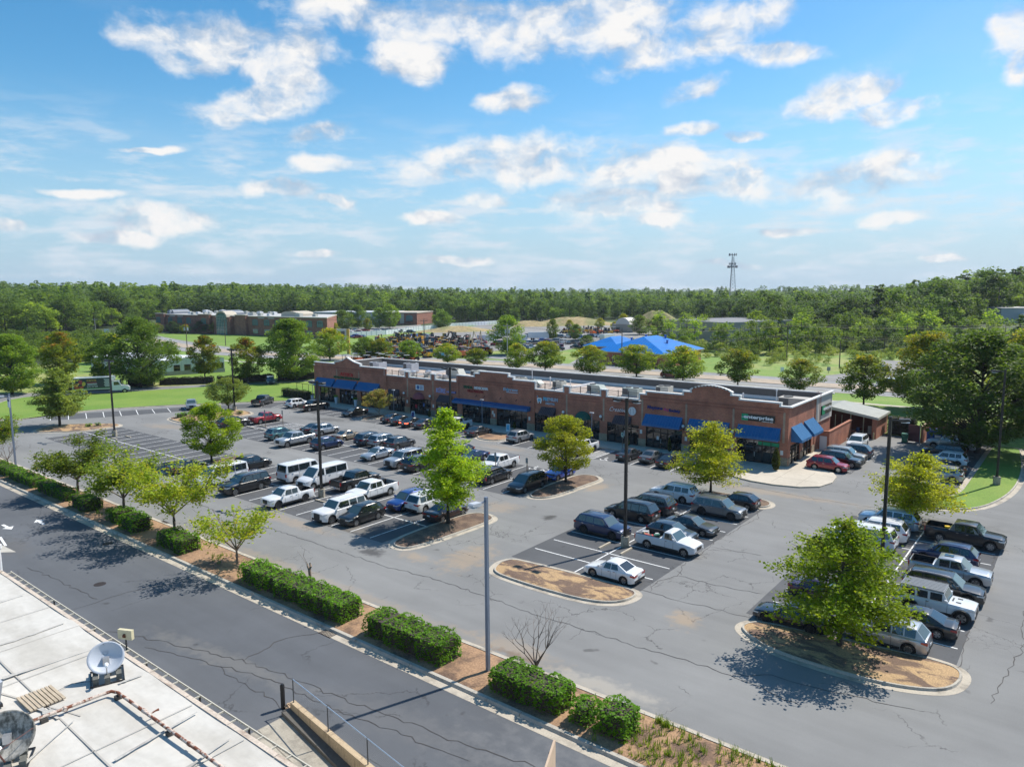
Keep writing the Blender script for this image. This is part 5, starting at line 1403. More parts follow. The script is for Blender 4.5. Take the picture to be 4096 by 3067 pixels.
 for s in (-1,1):
  for t_ in seams:
   x = a1 + (a2 - a1)*t_ - (.25 if t_ == 0 else 0)
   if any(abs(x - c) < Ra - .08 for c in wx): x += .12
   zt_ = interp(p['top'],x)
   yy = W/2*.998
   pts = [(yy + .006,zb + .15),(yy + .006,zb + .55*(zt_ - zb)),(W/2*.965 + .008,zt_ - .10)]
   for (y0,z0),(y1,z1) in zip(pts,pts[1:]):
    sm_.quad([(X(x),s*y0,z0),(X(x + .018),s*y0,z0),(X(x + .018),s*y1,z1),(X(x),s*y1,z1)])
 D['door_seam'] = (sm_.mesh(T + '_seam',[TRIM]),None)
 hd = MB()
 for s in (-1,1):
  for t_ in (.36,.82) if p['kind'] not in ('coupe',) and T != 'oldpickup' else (.6,):
   x = a1 + (a2 - a1)*t_; zt_ = interp(p['top'],x) - .15
   y0,y1 = s*(W/2*.975),s*(W/2 + .02)
   hd.box(X(x + .09),X(x - .09),min(y0,y1),max(y0,y1),zt_ - .015,zt_ + .02)
 D['door_handle'] = (hd.mesh(T + '_handle',[CHROME]),None)
 if p['kind'] == 'suv' and T not in ('jeep','hatch'):
  D['roof_rail'] = []
  for s in (-1,1):
   b = MB(); yy = s*(wr*.93)
   b.tube([(X(a1 + .1),yy,zr - .02),(X(a1 + .2),yy,zr + .05),(X((a1 + a2)/2),yy,zr + .075),(X(a2 - .25),yy,zr + .05),(X(a2 - .12),yy,zr - .02)],.018,5)
   D['roof_rail'].append((b.mesh(T + '_rail',[CHROME if T in ('bigsuv','suv') else TRIM]),None))
 if bed:
  b = MB(); x0,x1 = X(bed[1]),X(bed[0]); yi = W/2*.84; zt_ = interp(p['top'],bed[0] + .3)
  zf = zt_ - .52
  b.quad([(x0,-yi,zf),(x1,-yi,zf),(x1,yi,zf),(x0,yi,zf)])
  b.quad([(x0,-yi,zf),(x0,-yi,zt_),(x1,-yi,zt_),(x1,-yi,zf)]); b.quad([(x0,yi,zf),(x1,yi,zf),(x1,yi,zt_),(x0,yi,zt_)])
  b.quad([(x0,-yi,zf),(x0,yi,zf),(x0,yi,zt_),(x0,-yi,zt_)]); b.quad([(x1,-yi,zf),(x1,-yi,zt_),(x1,yi,zt_),(x1,yi,zf)])
  for s in (-1,1): b.box(x0,x1,min(s*yi,s*W/2*.905),max(s*yi,s*W/2*.905),zt_ - .03,zt_ + .012)
  for s in (-1,1):
   xc = X(wx[1]); b.box(xc - .45,xc + .45,min(s*yi,s*(yi - .2)),max(s*yi,s*(yi - .2)),zf,zf + .22)
  D['bed_liner'] = (b.mesh(T + '_bed',[LINER]),None)
  b = MB(); b.box(X(L - .06),X(L - .13),-W/2*.82,W/2*.82,zt_ - .5,zt_ + .01); D['tailgate'] = (b.mesh(T + '_tailgate',[PAINTS['white']]),'P')
 if T == 'jeep':
  b = MB()
  for c in wx:
   for s in (-1,1): 
    for k in range(8):
     A0,A1 = PI*k/8,PI*(k + 1)/8; ro_,ri_ = Ra + .09,Ra - .01
     y0,y1 = s*(W/2 - .05),s*(W/2 + .13)
     P0 = lambda rr_,a,y: (X(c) + rr_*math.cos(a),y,r + rr_*math.sin(a))
     b.quad([P0(ro_,A0,y0),P0(ro_,A1,y0),P0(ro_,A1,y1),P0(ro_,A0,y1)]); b.quad([P0(ro_,A0,y1),P0(ro_,A1,y1),P0(ri_,A1,y1),P0(ri_,A0,y1)])
  D['fender_flare'] = (b.mesh(T + '_flare',[TRIM]),None)
  b = MB(); b.tube([(X(L - .14),0,.98),(X(L + .13),0,.98)],.40,18); D['spare_wheel'] = (b.mesh(T + '_spare',[TYRE],40),None)
  b = MB(); b.box(X(a2 + .02),X(a1 - .02),-wr - .01,wr + .01,zr - .02,zr + .05)
  for i in range(7): b.box(X(a2 - .05),X(a1 + .05),-wr*.9 + i*wr*.3 - .012,-wr*.9 + i*wr*.3 + .012,zr + .05,zr + .068)
  D['hard_top'] = (b.mesh(T + '_hardtop',[mat('hardtop_grey',(.16,.175,.19),.5)],40),None)
  b = MB()
  for s in (-1,1): b.box(X(1.15),X(.85),s*.35 - .08,s*.35 + .08,1.245,1.262)
  b.box(X(1.4),X(1.3),-.3,.3,1.262,1.275)
  D['hood_vent'] = (b.mesh(T + '_vent',[TRIM]),None)
 return D
CARMESH = {}
GHOSTS = []
def spawn_car(T,color,x,y,heading,label,cat,group,detail=2,name=None,rimdark=False,z=0.0,brake=False):
 if T not in CARMESH: CARMESH[T] = make_car(T)
 D = CARMESH[T]
 nm = name or {'sedan': 'parked_car','compact': 'parked_car','coupe': 'parked_coupe','hatch': 'parked_hatchback','cuv': 'parked_suv','suv': 'parked_suv','boxy': 'parked_suv','bigsuv': 'parked_suv','minivan': 'parked_minivan','van': 'passenger_van','pickup': 'pickup_truck','midpickup': 'pickup_truck','oldpickup': 'pickup_truck','jeep': 'off_roader'}[T]
 e = empty(nm,(x,y,z),heading)
 tag(e,label,cat,group)
 pm = PAINTS[color]
 def add(n,item,loc=None,parent=e):
  me,flag = item
  o = bpy.data.objects.new(n,me); COL.objects.link(o); o.parent = parent
  if loc: o.location = loc
  if flag == 'P':
   o.material_slots[0].link = 'OBJECT'; o.material_slots[0].material = pm
  return o
 add('body',D['body'])
 add('windshield',D['windshield']); add('rear_window',D['rear_window'])
 for s in D['side_window']: add('side_window',s)
 if detail == 0: 
  for wp in D['wheel_pos']: add('wheel',(D['wheel_mesh'][0],None),wp)
  return e
 add('underbody',D['underbody'])
 for wp in D['wheel_pos']:
  w = add('wheel',(D['wheel_mesh'][0],None),wp)
  rim = add('rim',(D['wheel_mesh'][1],None),None,w)
  if rimdark: rim.material_slots[0].link = 'OBJECT'; rim.material_slots[0].material = RIMD
 for k in ('headlight','taillight'):
  for s in D[k]:
   o = add(k,s)
   if brake and k == 'taillight': o.material_slots[0].link = 'OBJECT'; o.material_slots[0].material = TAILON
 if detail == 1: return e
 for k in ('grille','licence_plate','door_seam','door_handle','bed_liner','tailgate','fender_flare','spare_wheel','hard_top','hood_vent'):
  if k in D: add(k,D[k])
 for k in ('bumper','mirror','roof_rail','sill_trim'):
  for s in D.get(k,[]): add(k,s)
 return e
CARS = [
('white_crew_near','midpickup','white',-64.25,43.0,'-y'),
('white_bigsuv','bigsuv','white',-56.11,43.27,'-y'),
('black_cuv','cuv','black',-53.53,43.81,'-y'),
('black_bigsuv','bigsuv','black',-72.2,42.95,'-y'),
('white_van_left','van','white',-77.12,42.95,'-y'),
('black_sedan_far','sedan','black',-85.99,43.77,'+y'),
('black_crossover','cuv','black',-80.9,49.3,'+y'),
('white_van_mid','van','white',-71.47,50.08,'+y'),
('white_van_right','van','white',-67.56,49.84,'-y'),
('black_pickup_mid','pickup','black',-63.59,51.39,'+y'),
('white_pickup_mid','pickup','white',-58.95,49.73,'-y'),
('blue_suv','cuv','blue',-53.41,49.71,'-y'),
('white_minivan','minivan','white',-51.51,50.83,'+y'),
('brown_sedan','sedan','brown',-48.0,49.63,'+y'),
('silver_pickup','pickup','silver',-88.69,61.0,'-y'),
('teal_suv','cuv','teal',-94.28,62.39,'+y'),
('navy_compact','cuv','navy',-83.0,62.25,'+y'),
('silver_sedan','sedan','silver',-72.6,62.4,'-y'),
('silver_bigsuv','bigsuv','silver',-66.92,61.78,'-y'),
('black_3row','suv','black',-63.84,61.59,'+y'),
('black_suv_far','suv','black',-108.51,63.15,'+y'),
('red_pickup','midpickup','red',-107.86,68.63,'+y'),
('dark_sedan_c','sedan','dark',-94.01,68.48,'+y'),
('silver_cuv_c','cuv','silver',-91.71,68.56,'+y'),
('gold_sedan','sedan','gold',-85.49,67.88,'+y'),
('slate_suv','suv','slate',-80.25,67.85,'+y'),
('grey_suv_c','suv','silver',-77.88,68.34,'+y'),
('darkgrey_suv_c','cuv','darkgrey',-75.03,68.64,'+y'),
('hidden_dark','hatch','dark',-65.0,69.9,'-y'),
('blue_sedan','sedan','navy',-61.46,68.61,'-y'),
('white_pickup_c','pickup','white',-56.05,67.34,'-y'),
('black_boxy','boxy','black',-53.09,62.83,'+y'),
('black_minivan','minivan','black',-47.84,62.34,'-y'),
('blue_coupe','coupe','blue',-48.07,68.66,'-y'),
('white_suv_far','cuv','white',-117.65,81.8,'+y'),
('black_pickup_far','pickup','black',-111.94,81.36,'+y'),
('black_sedan_front','sedan','black',-101.18,82.0,'-y'),
('s38','sedan','dark',-91.0,82.0,'+y'),
('s39','sedan','black',-88.3,81.4,'+y'),
('s40','sedan','black',-85.61,81.28,'+y'),
('s41','sedan','darkgrey',-82.99,81.51,'+y'),
('white_pickup_store','pickup','white',-78.0,83.18,'-y'),
('s43','sedan','darkgrey',-72.06,81.89,'+y'),
('silver_suv_store','cuv','silver',-64.27,82.16,'+y'),
('s45','sedan','dark',-58.9,82.3,'+y'),
('white_pickup_store2','pickup','white',-52.94,80.89,'-y'),
('s47','compact','darkgrey',-46.09,81.8,'+y'),
('s48','compact','grey',-43.18,82.38,'+y'),
('s49','sedan','black',-40.24,81.6,'+y'),
('s50','cuv','navy',-37.6,82.6,'-y'),
('s51','sedan','white',-34.96,82.26,'-y'),
('navy_boxy','suv','navy',-33.38,54.5,'+x'),
('black_minivan_r','minivan','black',-33.64,60.22,'-x'),
('grey_minivan_r','minivan','darkgrey',-33.4,63.3,'-x'),
('white_suv_r','suv','white',-33.2,68.31,'-x'),
('grey_suv_r','suv','grey',-27.34,66.0,'+x'),
('dark_hatch','hatch','dark',-27.1,69.89,'-x'),
('grey_sedan_r','sedan','darkgrey',-27.42,60.04,'+x'),
('slate_sedan_r','hatch','slate',-27.92,57.24,'+x'),
('old_pickup','oldpickup','oldwhite',-26.9,54.52,'+x'),
('white_sedan','compact','white',-27.46,46.48,'-x'),
('red_suv','cuv','red',-24.17,90.76,'+x'),
('black_suv_d2','suv','black',-23.66,94.23,'+x'),
('beige_suv_d2','suv','beige',-23.9,97.1,'+x'),
('grey_suv_d2','cuv','darkgrey',-23.7,100.2,'-x'),
('white_suv_d2','suv','white',-24.6,106.12,'-y'),
('r70','pickup','silver',-14.32,112.48,'-x'),
('r71','suv','dark',-14.39,106.63,'-x'),
('r72','cuv','white',-13.48,102.5,'-x'),
('r73','sedan','black',-13.1,97.99,'-x'),
('r74','cuv','silver',-12.81,93.69,'-x'),
('r75','sedan','maroon',-13.66,84.21,'-x'),
('r76','suv','lightblue',-13.65,72.15,'-x'),
('r77','suv','white',-13.86,68.23,'-x'),
('r78','bigsuv','white',-14.42,65.19,'-x'),
('r79','midpickup','dark',-14.72,61.09,'+x'),
('r88','sedan','purple',-13.61,52.15,'+x'),
('r87','sedan','navyblack',-14.19,46.86,'-x'),
('black_pickup_r','pickup','black',-7.6,71.09,'+x'),
('blue_suv_r','cuv','navy',-8.19,65.21,'-x'),
('silver_pickup_r','midpickup','silver',-7.35,61.5,'+x'),
('black_suv_r','suv','black',-7.22,57.73,'+x'),
('jeep','jeep','jeepwhite',-7.2,54.29,'+x'),
('black_sedan_r','sedan','dark',-7.79,50.98,'-x'),
('silver_suv_r','cuv','silver',-8.75,47.77,'-x')]
LAB = {
 'white_crew_near': 'white crew cab pickup with black grille beside the middle lamp post','white_bigsuv': 'white full-size SUV next to the near black crossover','black_cuv': 'shiny black crossover, nearest to the drive in the middle row',
 'black_bigsuv': 'long black SUV with chrome roof rails behind the yellow green median tree','white_van_left': 'white passenger van left of the long black SUV, half behind a tree','black_sedan_far': 'black sedan with tail to the drive left of the white van',
 'black_crossover': 'black crossover with black wheels beyond the leftmost white van','white_van_mid': 'white passenger van showing its rear doors beside another white van','white_van_right': 'white passenger van facing the drive just behind the lamp post',
 'black_pickup_mid': 'black pickup with open bed squeezed beside the white crew cab and lamp post','white_pickup_mid': 'white full-size pickup with black bed, facing the drive in the middle row','blue_suv': 'bright blue crossover facing the drive beside a white minivan',
 'white_minivan': 'white minivan with dark rear glass between blue crossover and brown sedan','brown_sedan': 'dark brown sedan parked beside the mulch island with the tall tree','silver_pickup': 'silver pickup with chrome steps facing the camera in the second row',
 'teal_suv': 'teal SUV parked left of the silver pickup','navy_compact': 'navy compact crossover alone beside empty bays in the second row','silver_sedan': 'silver sedan facing the camera next to the big silver SUV','silver_bigsuv': 'big silver SUV with wide chrome grille in the second row',
 'black_3row': 'black three-row SUV beside the big silver SUV, partly behind a tree','black_suv_far': 'black SUV almost hidden behind the bright tree, left of the red pickup','red_pickup': 'dark red pickup with grey bed cover','dark_sedan_c': 'dark sedan tucked behind the silver crossover near the hatched bay',
 'silver_cuv_c': 'light silver crossover just left of the gold sedan','gold_sedan': 'pale gold sedan beside the dark blue compact crossover','slate_suv': 'slate blue SUV with black roof rails, leftmost of three SUVs nose to the shops','grey_suv_c': 'light grey SUV, middle of the three SUVs nose to the shops',
 'darkgrey_suv_c': 'dark grey crossover, rightmost of the three SUVs nose to the shops','hidden_dark': 'small dark hatchback almost hidden behind the tall tree top','blue_sedan': 'navy blue sedan just left of a white pickup, behind the tree','white_pickup_c': 'white crew cab pickup beside the handicapped sign post',
 'black_boxy': 'black boxy wagon in front of the white crew cab pickup','black_minivan': 'black minivan with chrome grille beside the mulch island with yellow green tree','blue_coupe': 'vivid blue coupe under the yellow green tree','white_suv_far': 'white SUV parked by the far left end of the shops',
 'black_pickup_far': 'black pickup behind the lamp post at the left end of the shops','black_sedan_front': 'black sedan facing the camera next to the striped bay','s38': 'dark sedan beside the small street tree in front of the shops','s39': 'black sedan, second right of the small street tree',
 's40': 'black sedan with glowing brake lights','s41': 'dark grey sedan with open front door','white_pickup_store': 'white pickup backed up to the shop under the long awning','s43': 'dark grey sedan beside the bare sandy island','silver_suv_store': 'pearl silver SUV on the right of the bare sandy island',
 's45': 'dark sedan hidden behind the round yellow tree','white_pickup_store2': 'white pickup backed up beside the round yellow tree','s47': 'dark grey compact sedan next to the wheelchair symbol','s48': 'mid grey compact sedan, second right of the wheelchair symbol','s49': 'black sedan with chrome strip, third right of the wheelchair symbol',
 's50': 'dark blue crossover facing out, behind the conical yellow tree','s51': 'white sedan hidden by the conical yellow tree','navy_boxy': 'navy blue SUV with black wheels next to the stone lamp base','black_minivan_r': 'black minivan with chrome window line behind the lamp post','grey_minivan_r': 'dark grey minivan beyond the black minivan',
 'white_suv_r': 'white SUV with black wheel arches beside the grey minivan','grey_suv_r': 'grey crossover with dark wheels facing right near the small tree','dark_hatch': 'dark hatchback beside the small round island','grey_sedan_r': 'grey metallic sedan with sparkling windshield facing right','slate_sedan_r': 'slate hatchback squeezed between the old pickup and grey sedan',
 'old_pickup': 'old white pickup with peeling hood and junk in its bed','white_sedan': 'white sedan alone beside the sandy island','red_suv': 'bright red SUV beside the curved pavement','black_suv_d2': 'black SUV parked directly behind the red SUV','beige_suv_d2': 'beige SUV, third from the curved pavement','grey_suv_d2': 'dark grey SUV parked beside the striped triangle',
 'white_suv_d2': 'white SUV facing the camera in front of the brick enclosure','r70': 'silver pickup in the shade near the blue dumpster','r71': 'dark SUV in the shade of the big oak','r72': 'white crossover half covered by the big oak','r73': 'black sedan beside the lawn behind the yellow tree','r74': 'silver crossover behind the yellow tree by the lawn','r75': 'maroon sedan behind the yellow tree at the lawn tip',
 'r76': 'pale ice blue SUV, farthest of the light SUVs in the right row','r77': 'white SUV with bright roof, middle of the light SUVs in the right row','r78': 'white long SUV behind the right lamp post','r79': 'dark pickup hidden behind the big near tree','r88': 'purple black sedan behind the big near tree','r87': 'midnight blue sedan at the left edge of the near mulch island',
 'black_pickup_r': 'black pickup with a yellow bucket in its bed','blue_suv_r': 'navy SUV next to the black pickup with the yellow bucket','silver_pickup_r': 'silver crew cab pickup with sunroof in the right row','black_suv_r': 'black SUV between silver pickup and white off-roader','jeep': 'white off-roader with grey hard top','black_sedan_r': 'black sedan between the off-roader and the near silver SUV','silver_suv_r': 'silver SUV beside the near mulch island',
}
CATN = {'sedan': 'car','compact': 'car','coupe': 'car','hatch': 'car','cuv': 'suv','suv': 'suv','boxy': 'suv','bigsuv': 'suv','minivan': 'minivan','van': 'van','pickup': 'pickup truck','midpickup': 'pickup truck','oldpickup': 'pickup truck','jeep': 'off-roader'}
HEADING = {'+x': 0.0,'-x': PI,'+y': PI/2,'-y': -PI/2}
rr = random.Random(5)
CAROBJ = {}
for (n,T,c,x,y,h) in CARS:
 if n == 'blue_coupe': c = 'vividblue'
 e = spawn_car(T,c,x,y,HEADING[h] + rr.uniform(-.02,.02),LAB[n],CATN[T],'vehicles parked in the car park',2,rimdark=n in ('white_crew_near','navy_boxy','black_crossover','white_pickup_store','white_pickup_store2','grey_suv_r','r87'),brake=(n == 's40'))
 CAROBJ[n] = e
e = CAROBJ['s41']
MB().box(.15,1.1,-.04,.03,.35,1.0).build('open_door',[PAINTS['darkgrey']],parent=e,loc=(.45,-.95,0)).rotation_euler = (0,0,-1.0)
def cover(n,m,label=None):
 T = [c for c in CARS if c[0] == n][0][1]; p = CT[T]; b = p['bed']; L = p['L']; z = interp(p['top'],b[0] + .3)
 o = MB().box(L/2 - b[1] - .02,L/2 - b[0] + .02,-p['W']/2*.87,p['W']/2*.87,z + .013,z + .05).build('bed_cover',[m],parent=CAROBJ[n])
GREYC = mat('grey_bed_cover',(.13,.135,.14),.6)
cover('red_pickup',GREYC); cover('white_pickup_c',GREYC)
CARGO = [mat('cargo_red',(.4,.03,.03),.6),mat('cargo_white',(.5,.5,.5),.6),mat('cargo_tan',(.3,.2,.1),.8),mat('cargo_green',(.05,.15,.1),.7)]
rr = random.Random(9)
def junk(n,k,mats,nm='cargo',xr=(-2.2,-.6)):
 x,y = CAROBJ[n].location[:2]
 for i in range(k):
  a,b,s = rr.uniform(*xr),rr.uniform(-.55,.55),rr.uniform(.12,.28)
  o = MB().wall([(-s,0),(-s*1.1,s*1.2),(s*.9,s*1.5),(s,0)],-s*.8,s*.8).build('cargo_box',[mats[i % len(mats)]])
  o.parent = None
  M = CAROBJ[n].matrix_world if False else Matrix.Translation(CAROBJ[n].location) @ Matrix.Rotation(CAROBJ[n].rotation_euler[2],4,'Z')
  p_ = M @ Vector((a,b,.80))
  o.location = p_; o.rotation_euler = (0,0,rr.uniform(0,3))
  tag(o,'%s piece of junk lying in the bed of the old white pickup' % ('first red','first white','first tan','first green','second red','second white','second tan','second green')[i],'junk','junk in the old pickup bed')
junk('old_pickup',8,CARGO)
M = Matrix.Translation(CAROBJ['black_pickup_r'].location) @ Matrix.Rotation(CAROBJ['black_pickup_r'].rotation_euler[2],4,'Z')
tag(MB().tube([(0,0,0),(0,0,.42),(0,0,.45)],[.17,.2,.21],12).build('bucket',[mat('bucket_yellow',(.65,.42,.01),.5)],loc=M @ Vector((-1.25,-.6,1.02))),'yellow bucket standing in the bed of the black pickup','bucket')
M = Matrix.Translation(CAROBJ['white_pickup_store'].location) @ Matrix.Rotation(CAROBJ['white_pickup_store'].rotation_euler[2],4,'Z')
tag(MB().box(-.35,.35,-.4,.4,0,.75).box(-.36,.36,-.41,.41,.3,.36).build('wooden_crate',[mat('crate_wood',(.42,.27,.12),.8)],loc=M @ Vector((-1.5,-.2,.85))),'wooden crate in the bed of the white pickup by the shops','crate')
MB().box(-.3,.3,-.25,.25,0,.02).build('sunroof',[CGLASS],parent=CAROBJ['silver_pickup_r'],loc=(-.1,0,1.845))
for dx in (-1.1,-.3):
 MB().box(-.04,.04,-.72,.72,0,.035).build('cross_bar',[TRIM],parent=CAROBJ['silver_suv_r'],loc=(dx,0,1.755))
spawn_car('pickup','darkgrey',-125.4,79.4,math.atan2(3.3,-1.9) ,'dark grey pickup with its tail to the camera beside the lawn','pickup truck','vehicles parked in the car park')
spawn_car('midpickup','silver',-132.2,68.6,math.atan2(-2.4,4.6) ,'pale silver pickup at the lawn edge left of the round shrub tree','pickup truck','vehicles parked in the car park')
spawn_car('suv','slate',-152.0,98.5,math.atan2(-2.0,3.4),'dark blue SUV parked against the far clipped hedge','suv','vehicles parked in the car park')
# ================================================================= VEGETATION
def leaf_mat(name,c1,c2,c3=None,scale=.6,lo=.42,hi=.6,c3amt=0.0,topz=None):
 """leaf colours vary from leaf to leaf and in broad patches; c3 is the turning (autumn) colour found on the outer shoots"""
 if name in MATS: return MATS[name]
 m = bpy.data.materials.new(name); m.use_nodes = True; MATS[name] = m
 nt = m.node_tree; N,L = nt.nodes,nt.links
 b = N['Principled BSDF']; b.inputs['Roughness'].default_value = .55; b.inputs['Specular IOR Level'].default_value = .25
 tc = N.new('ShaderNodeTexCoord')
 geo = N.new('ShaderNodeNewGeometry')
 n = N.new('ShaderNodeTexNoise'); n.inputs['Scale'].default_value = scale; n.inputs['Detail'].default_value = 3
 L.new(tc.outputs['Object'],n.inputs['Vector'])
 r = N.new('ShaderNodeMapRange'); r.interpolation_type = 'SMOOTHSTEP'; r.inputs['From Min'].default_value = lo; r.inputs['From Max'].default_value = hi
 L.new(n.outputs['Fac'],r.inputs['Value'])
 oi = N.new('ShaderNodeObjectInfo')
 mx = N.new('ShaderNodeMix'); mx.data_type = 'RGBA'; mx.inputs['A'].default_value = (*c1,1); mx.inputs['B'].default_value = (*c2,1)
 L.new(r.outputs[0],mx.inputs['Factor'])
 col = mx.outputs['Result']
 if c3:
  n3 = N.new('ShaderNodeTexNoise'); n3.inputs['Scale'].default_value = scale*1.7; n3.inputs['Detail'].default_value = 2
  ad = N.new('ShaderNodeVectorMath'); ad.inputs[1].default_value = (13,5,7); L.new(tc.outputs['Object'],ad.inputs[0]); L.new(ad.outputs[0],n3.inputs['Vector'])
  add = n3.outputs['Fac']
  if topz:
   sp = N.new('ShaderNodeSeparateXYZ'); L.new(tc.outputs['Object'],sp.inputs[0])
   r4 = N.new('ShaderNodeMapRange'); r4.inputs['From Min'].default_value = topz*.45; r4.inputs['From Max'].default_value = topz; r4.inputs['To Max'].default_value = .22
   L.new(sp.outputs[2],r4.inputs['Value'])
   a2 = N.new('ShaderNodeMath'); a2.operation = 'ADD'; L.new(add,a2.inputs[0]); L.new(r4.outputs[0],a2.inputs[1]); add = a2.outputs[0]
  r3 = N.new('ShaderNodeMapRange'); r3.interpolation_type = 'SMOOTHSTEP'; r3.inputs['From Min'].default_value = .62 - c3amt; r3.inputs['From Max'].default_value = .80 - c3amt
  L.new(add,r3.inputs['Value'])
  m3 = N.new('ShaderNodeMix'); m3.data_type = 'RGBA'; m3.inputs['B'].default_value = (*c3,1); L.new(col,m3.inputs['A']); L.new(r3.outputs[0],m3.inputs['Factor'])
  col = m3.outputs['Result']
 w = N.new('ShaderNodeTexWhiteNoise'); w.noise_dimensions = '3D'
 sn = N.new('ShaderNodeVectorMath'); sn.operation = 'SNAP'; sn.inputs[1].default_value = (.22,.22,.22); L.new(tc.outputs['Object'],sn.inputs[0]); L.new(sn.outputs[0],w.inputs['Vector'])
 r5 = N.new('ShaderNodeMapRange'); r5.inputs['To Min'].default_value = .72; r5.inputs['To Max'].default_value = 1.3; L.new(w.outputs['Value'],r5.inputs['Value'])
 r6 = N.new('ShaderNodeMapRange'); r6.inputs['To Min'].default_value = .72; r6.inputs['To Max'].default_value = 1.28; L.new(oi.outputs['Random'],r6.inputs['Value'])
 mm = N.new('ShaderNodeMath'); mm.operation = 'MULTIPLY'; L.new(r5.outputs[0],mm.inputs[0]); L.new(r6.outputs[0],mm.inputs[1])
 vm = N.new('ShaderNodeVectorMath'); vm.operation = 'SCALE'; L.new(col,vm.inputs[0]); L.new(mm.outputs[0],vm.inputs['Scale'])
 L.new(vm.outputs[0],b.inputs['Base Color'])
 tr = N.new('ShaderNodeBsdfTranslucent'); tv = N.new('ShaderNodeVectorMath'); tv.operation = 'MULTIPLY'; tv.inputs[1].default_value = (1.45,1.35,.7); L.new(vm.outputs[0],tv.inputs[0]); L.new(tv.outputs[0],tr.inputs['Color'])
 ms = N.new('ShaderNodeMixShader'); ms.inputs[0].default_value = .52
 out = N['Material Output']
 L.new(b.outputs[0],ms.inputs[1]); L.new(tr.outputs[0],ms.inputs[2]); L.new(ms.outputs[0],out.inputs['Surface'])
 return m
LM = dict(
 lime=leaf_mat('leaf_lime',(.25,.38,.014),(.33,.44,.016),(.42,.46,.02),c3amt=.04),
 yellow=leaf_mat('leaf_yellow_green',(.34,.39,.018),(.42,.44,.022),(.22,.30,.018),c3amt=.02),
 oakdull=leaf_mat('leaf_dull_oak',(0.171,0.232,0.0439),(0.224,0.281,0.0604)),
 dark=leaf_mat('leaf_dark_oak',(0.0791,0.14,0.022),(0.112,0.177,0.0264),(0.171,0.232,0.0274),c3amt=.02),
 mid=leaf_mat('leaf_mid',(0.132,0.226,0.0242),(0.184,0.275,0.0274),(0.237,0.293,0.0274),c3amt=.04),
 zelk=leaf_mat('leaf_zelkova',(.15,.23,.02),(.22,.29,.022),(.42,.26,.02),c3amt=.02,scale=.9),
 zelk2=leaf_mat('leaf_zelkova_yellow',(.21,.29,.018),(.31,.35,.02),(.46,.28,.02),c3amt=.03,scale=.9),
 maple=leaf_mat('leaf_maple_turning',(0.171,0.244,0.022),(0.277,0.317,0.022),(0.448,0.207,0.0274),c3amt=-.06,topz=10,scale=.4),
 maple2=leaf_mat('leaf_maple_gold',(0.158,0.244,0.022),(0.237,0.317,0.0242),(0.435,0.378,0.022),c3amt=-.02,topz=8,scale=.5),
 bushy=leaf_mat('leaf_small_street',(0.25,0.268,0.0659),(0.329,0.293,0.0769),(0.448,0.22,0.0769),c3amt=.08),
 box=leaf_mat('leaf_box_hedge',(0.112,0.244,0.0132),(0.158,0.317,0.0176),(0.29,0.39,0.0132),c3amt=.0,scale=1.4),
 boxd=leaf_mat('leaf_dark_hedge',(0.0461,0.0854,0.0154),(0.0659,0.11,0.0198)),
 f1=leaf_mat('leaf_forest_a',(0.0949,0.165,0.0285),(0.132,0.207,0.0329),scale=.15),
 f2=leaf_mat('leaf_forest_b',(0.132,0.22,0.0307),(0.184,0.268,0.0351),scale=.15),
 f3=leaf_mat('leaf_forest_c',(0.0659,0.122,0.0307),(0.0922,0.152,0.0351),scale=.15),
 f4=leaf_mat('leaf_forest_bright',(0.224,0.329,0.0307),(0.29,0.39,0.0329),scale=.15),
 pine=leaf_mat('needle_pine',(0.0922,0.159,0.0417),(0.125,0.189,0.0461),scale=.2),
 scrub=leaf_mat('leaf_scrub',(0.184,0.268,0.0439),(0.264,0.329,0.0604),(0.369,0.342,0.0878),c3amt=.03,scale=.2),
 conif=leaf_mat('leaf_thuja',(0.0725,0.104,0.0154),(0.125,0.14,0.022),(0.224,0.122,0.0329),c3amt=.04,scale=1.5),
)
BARK = mat('bark_grey',(.13,.105,.08),.95,var=.25,vscale=5); BARKD = mat('bark_dark',(.055,.042,.034),.95,var=.25,vscale=5); BARKP = mat('bark_pale',(.26,.20,.15),.95,var=.2,vscale=5); DEAD = mat('dead_wood',(.16,.12,.095),.9,var=.2,vscale=6)
def leaf(mb,p,s,rr,up=.35,droop=0.0):
 """one folded leaf spray: a bent rhombus"""
 th = rr.uniform(0,2*PI)
 d = Vector((math.cos(th),math.sin(th),rr.uniform(-.6,.45) - droop)); d.normalize()
 nn = Vector((rr.gauss(0,.6),rr.gauss(0,.6),up + rr.random())); nn.normalize()
 sd = d.cross(nn)
 if sd.length < .05: sd = Vector((1,0,0))
 sd.normalize()
 a = p - d*s*.5; b = p + d*s*.5; w = s*rr.uniform(.26,.42)
 c = p + sd*w + nn*s*.08; e = p - sd*w + nn*s*.08
 n = len(mb.v); mb.v += [tuple(a),tuple(c),tuple(b),tuple(e)]
 mb.f.append((n,n + 1,n + 2,n + 3)); mb.mi.append(0)
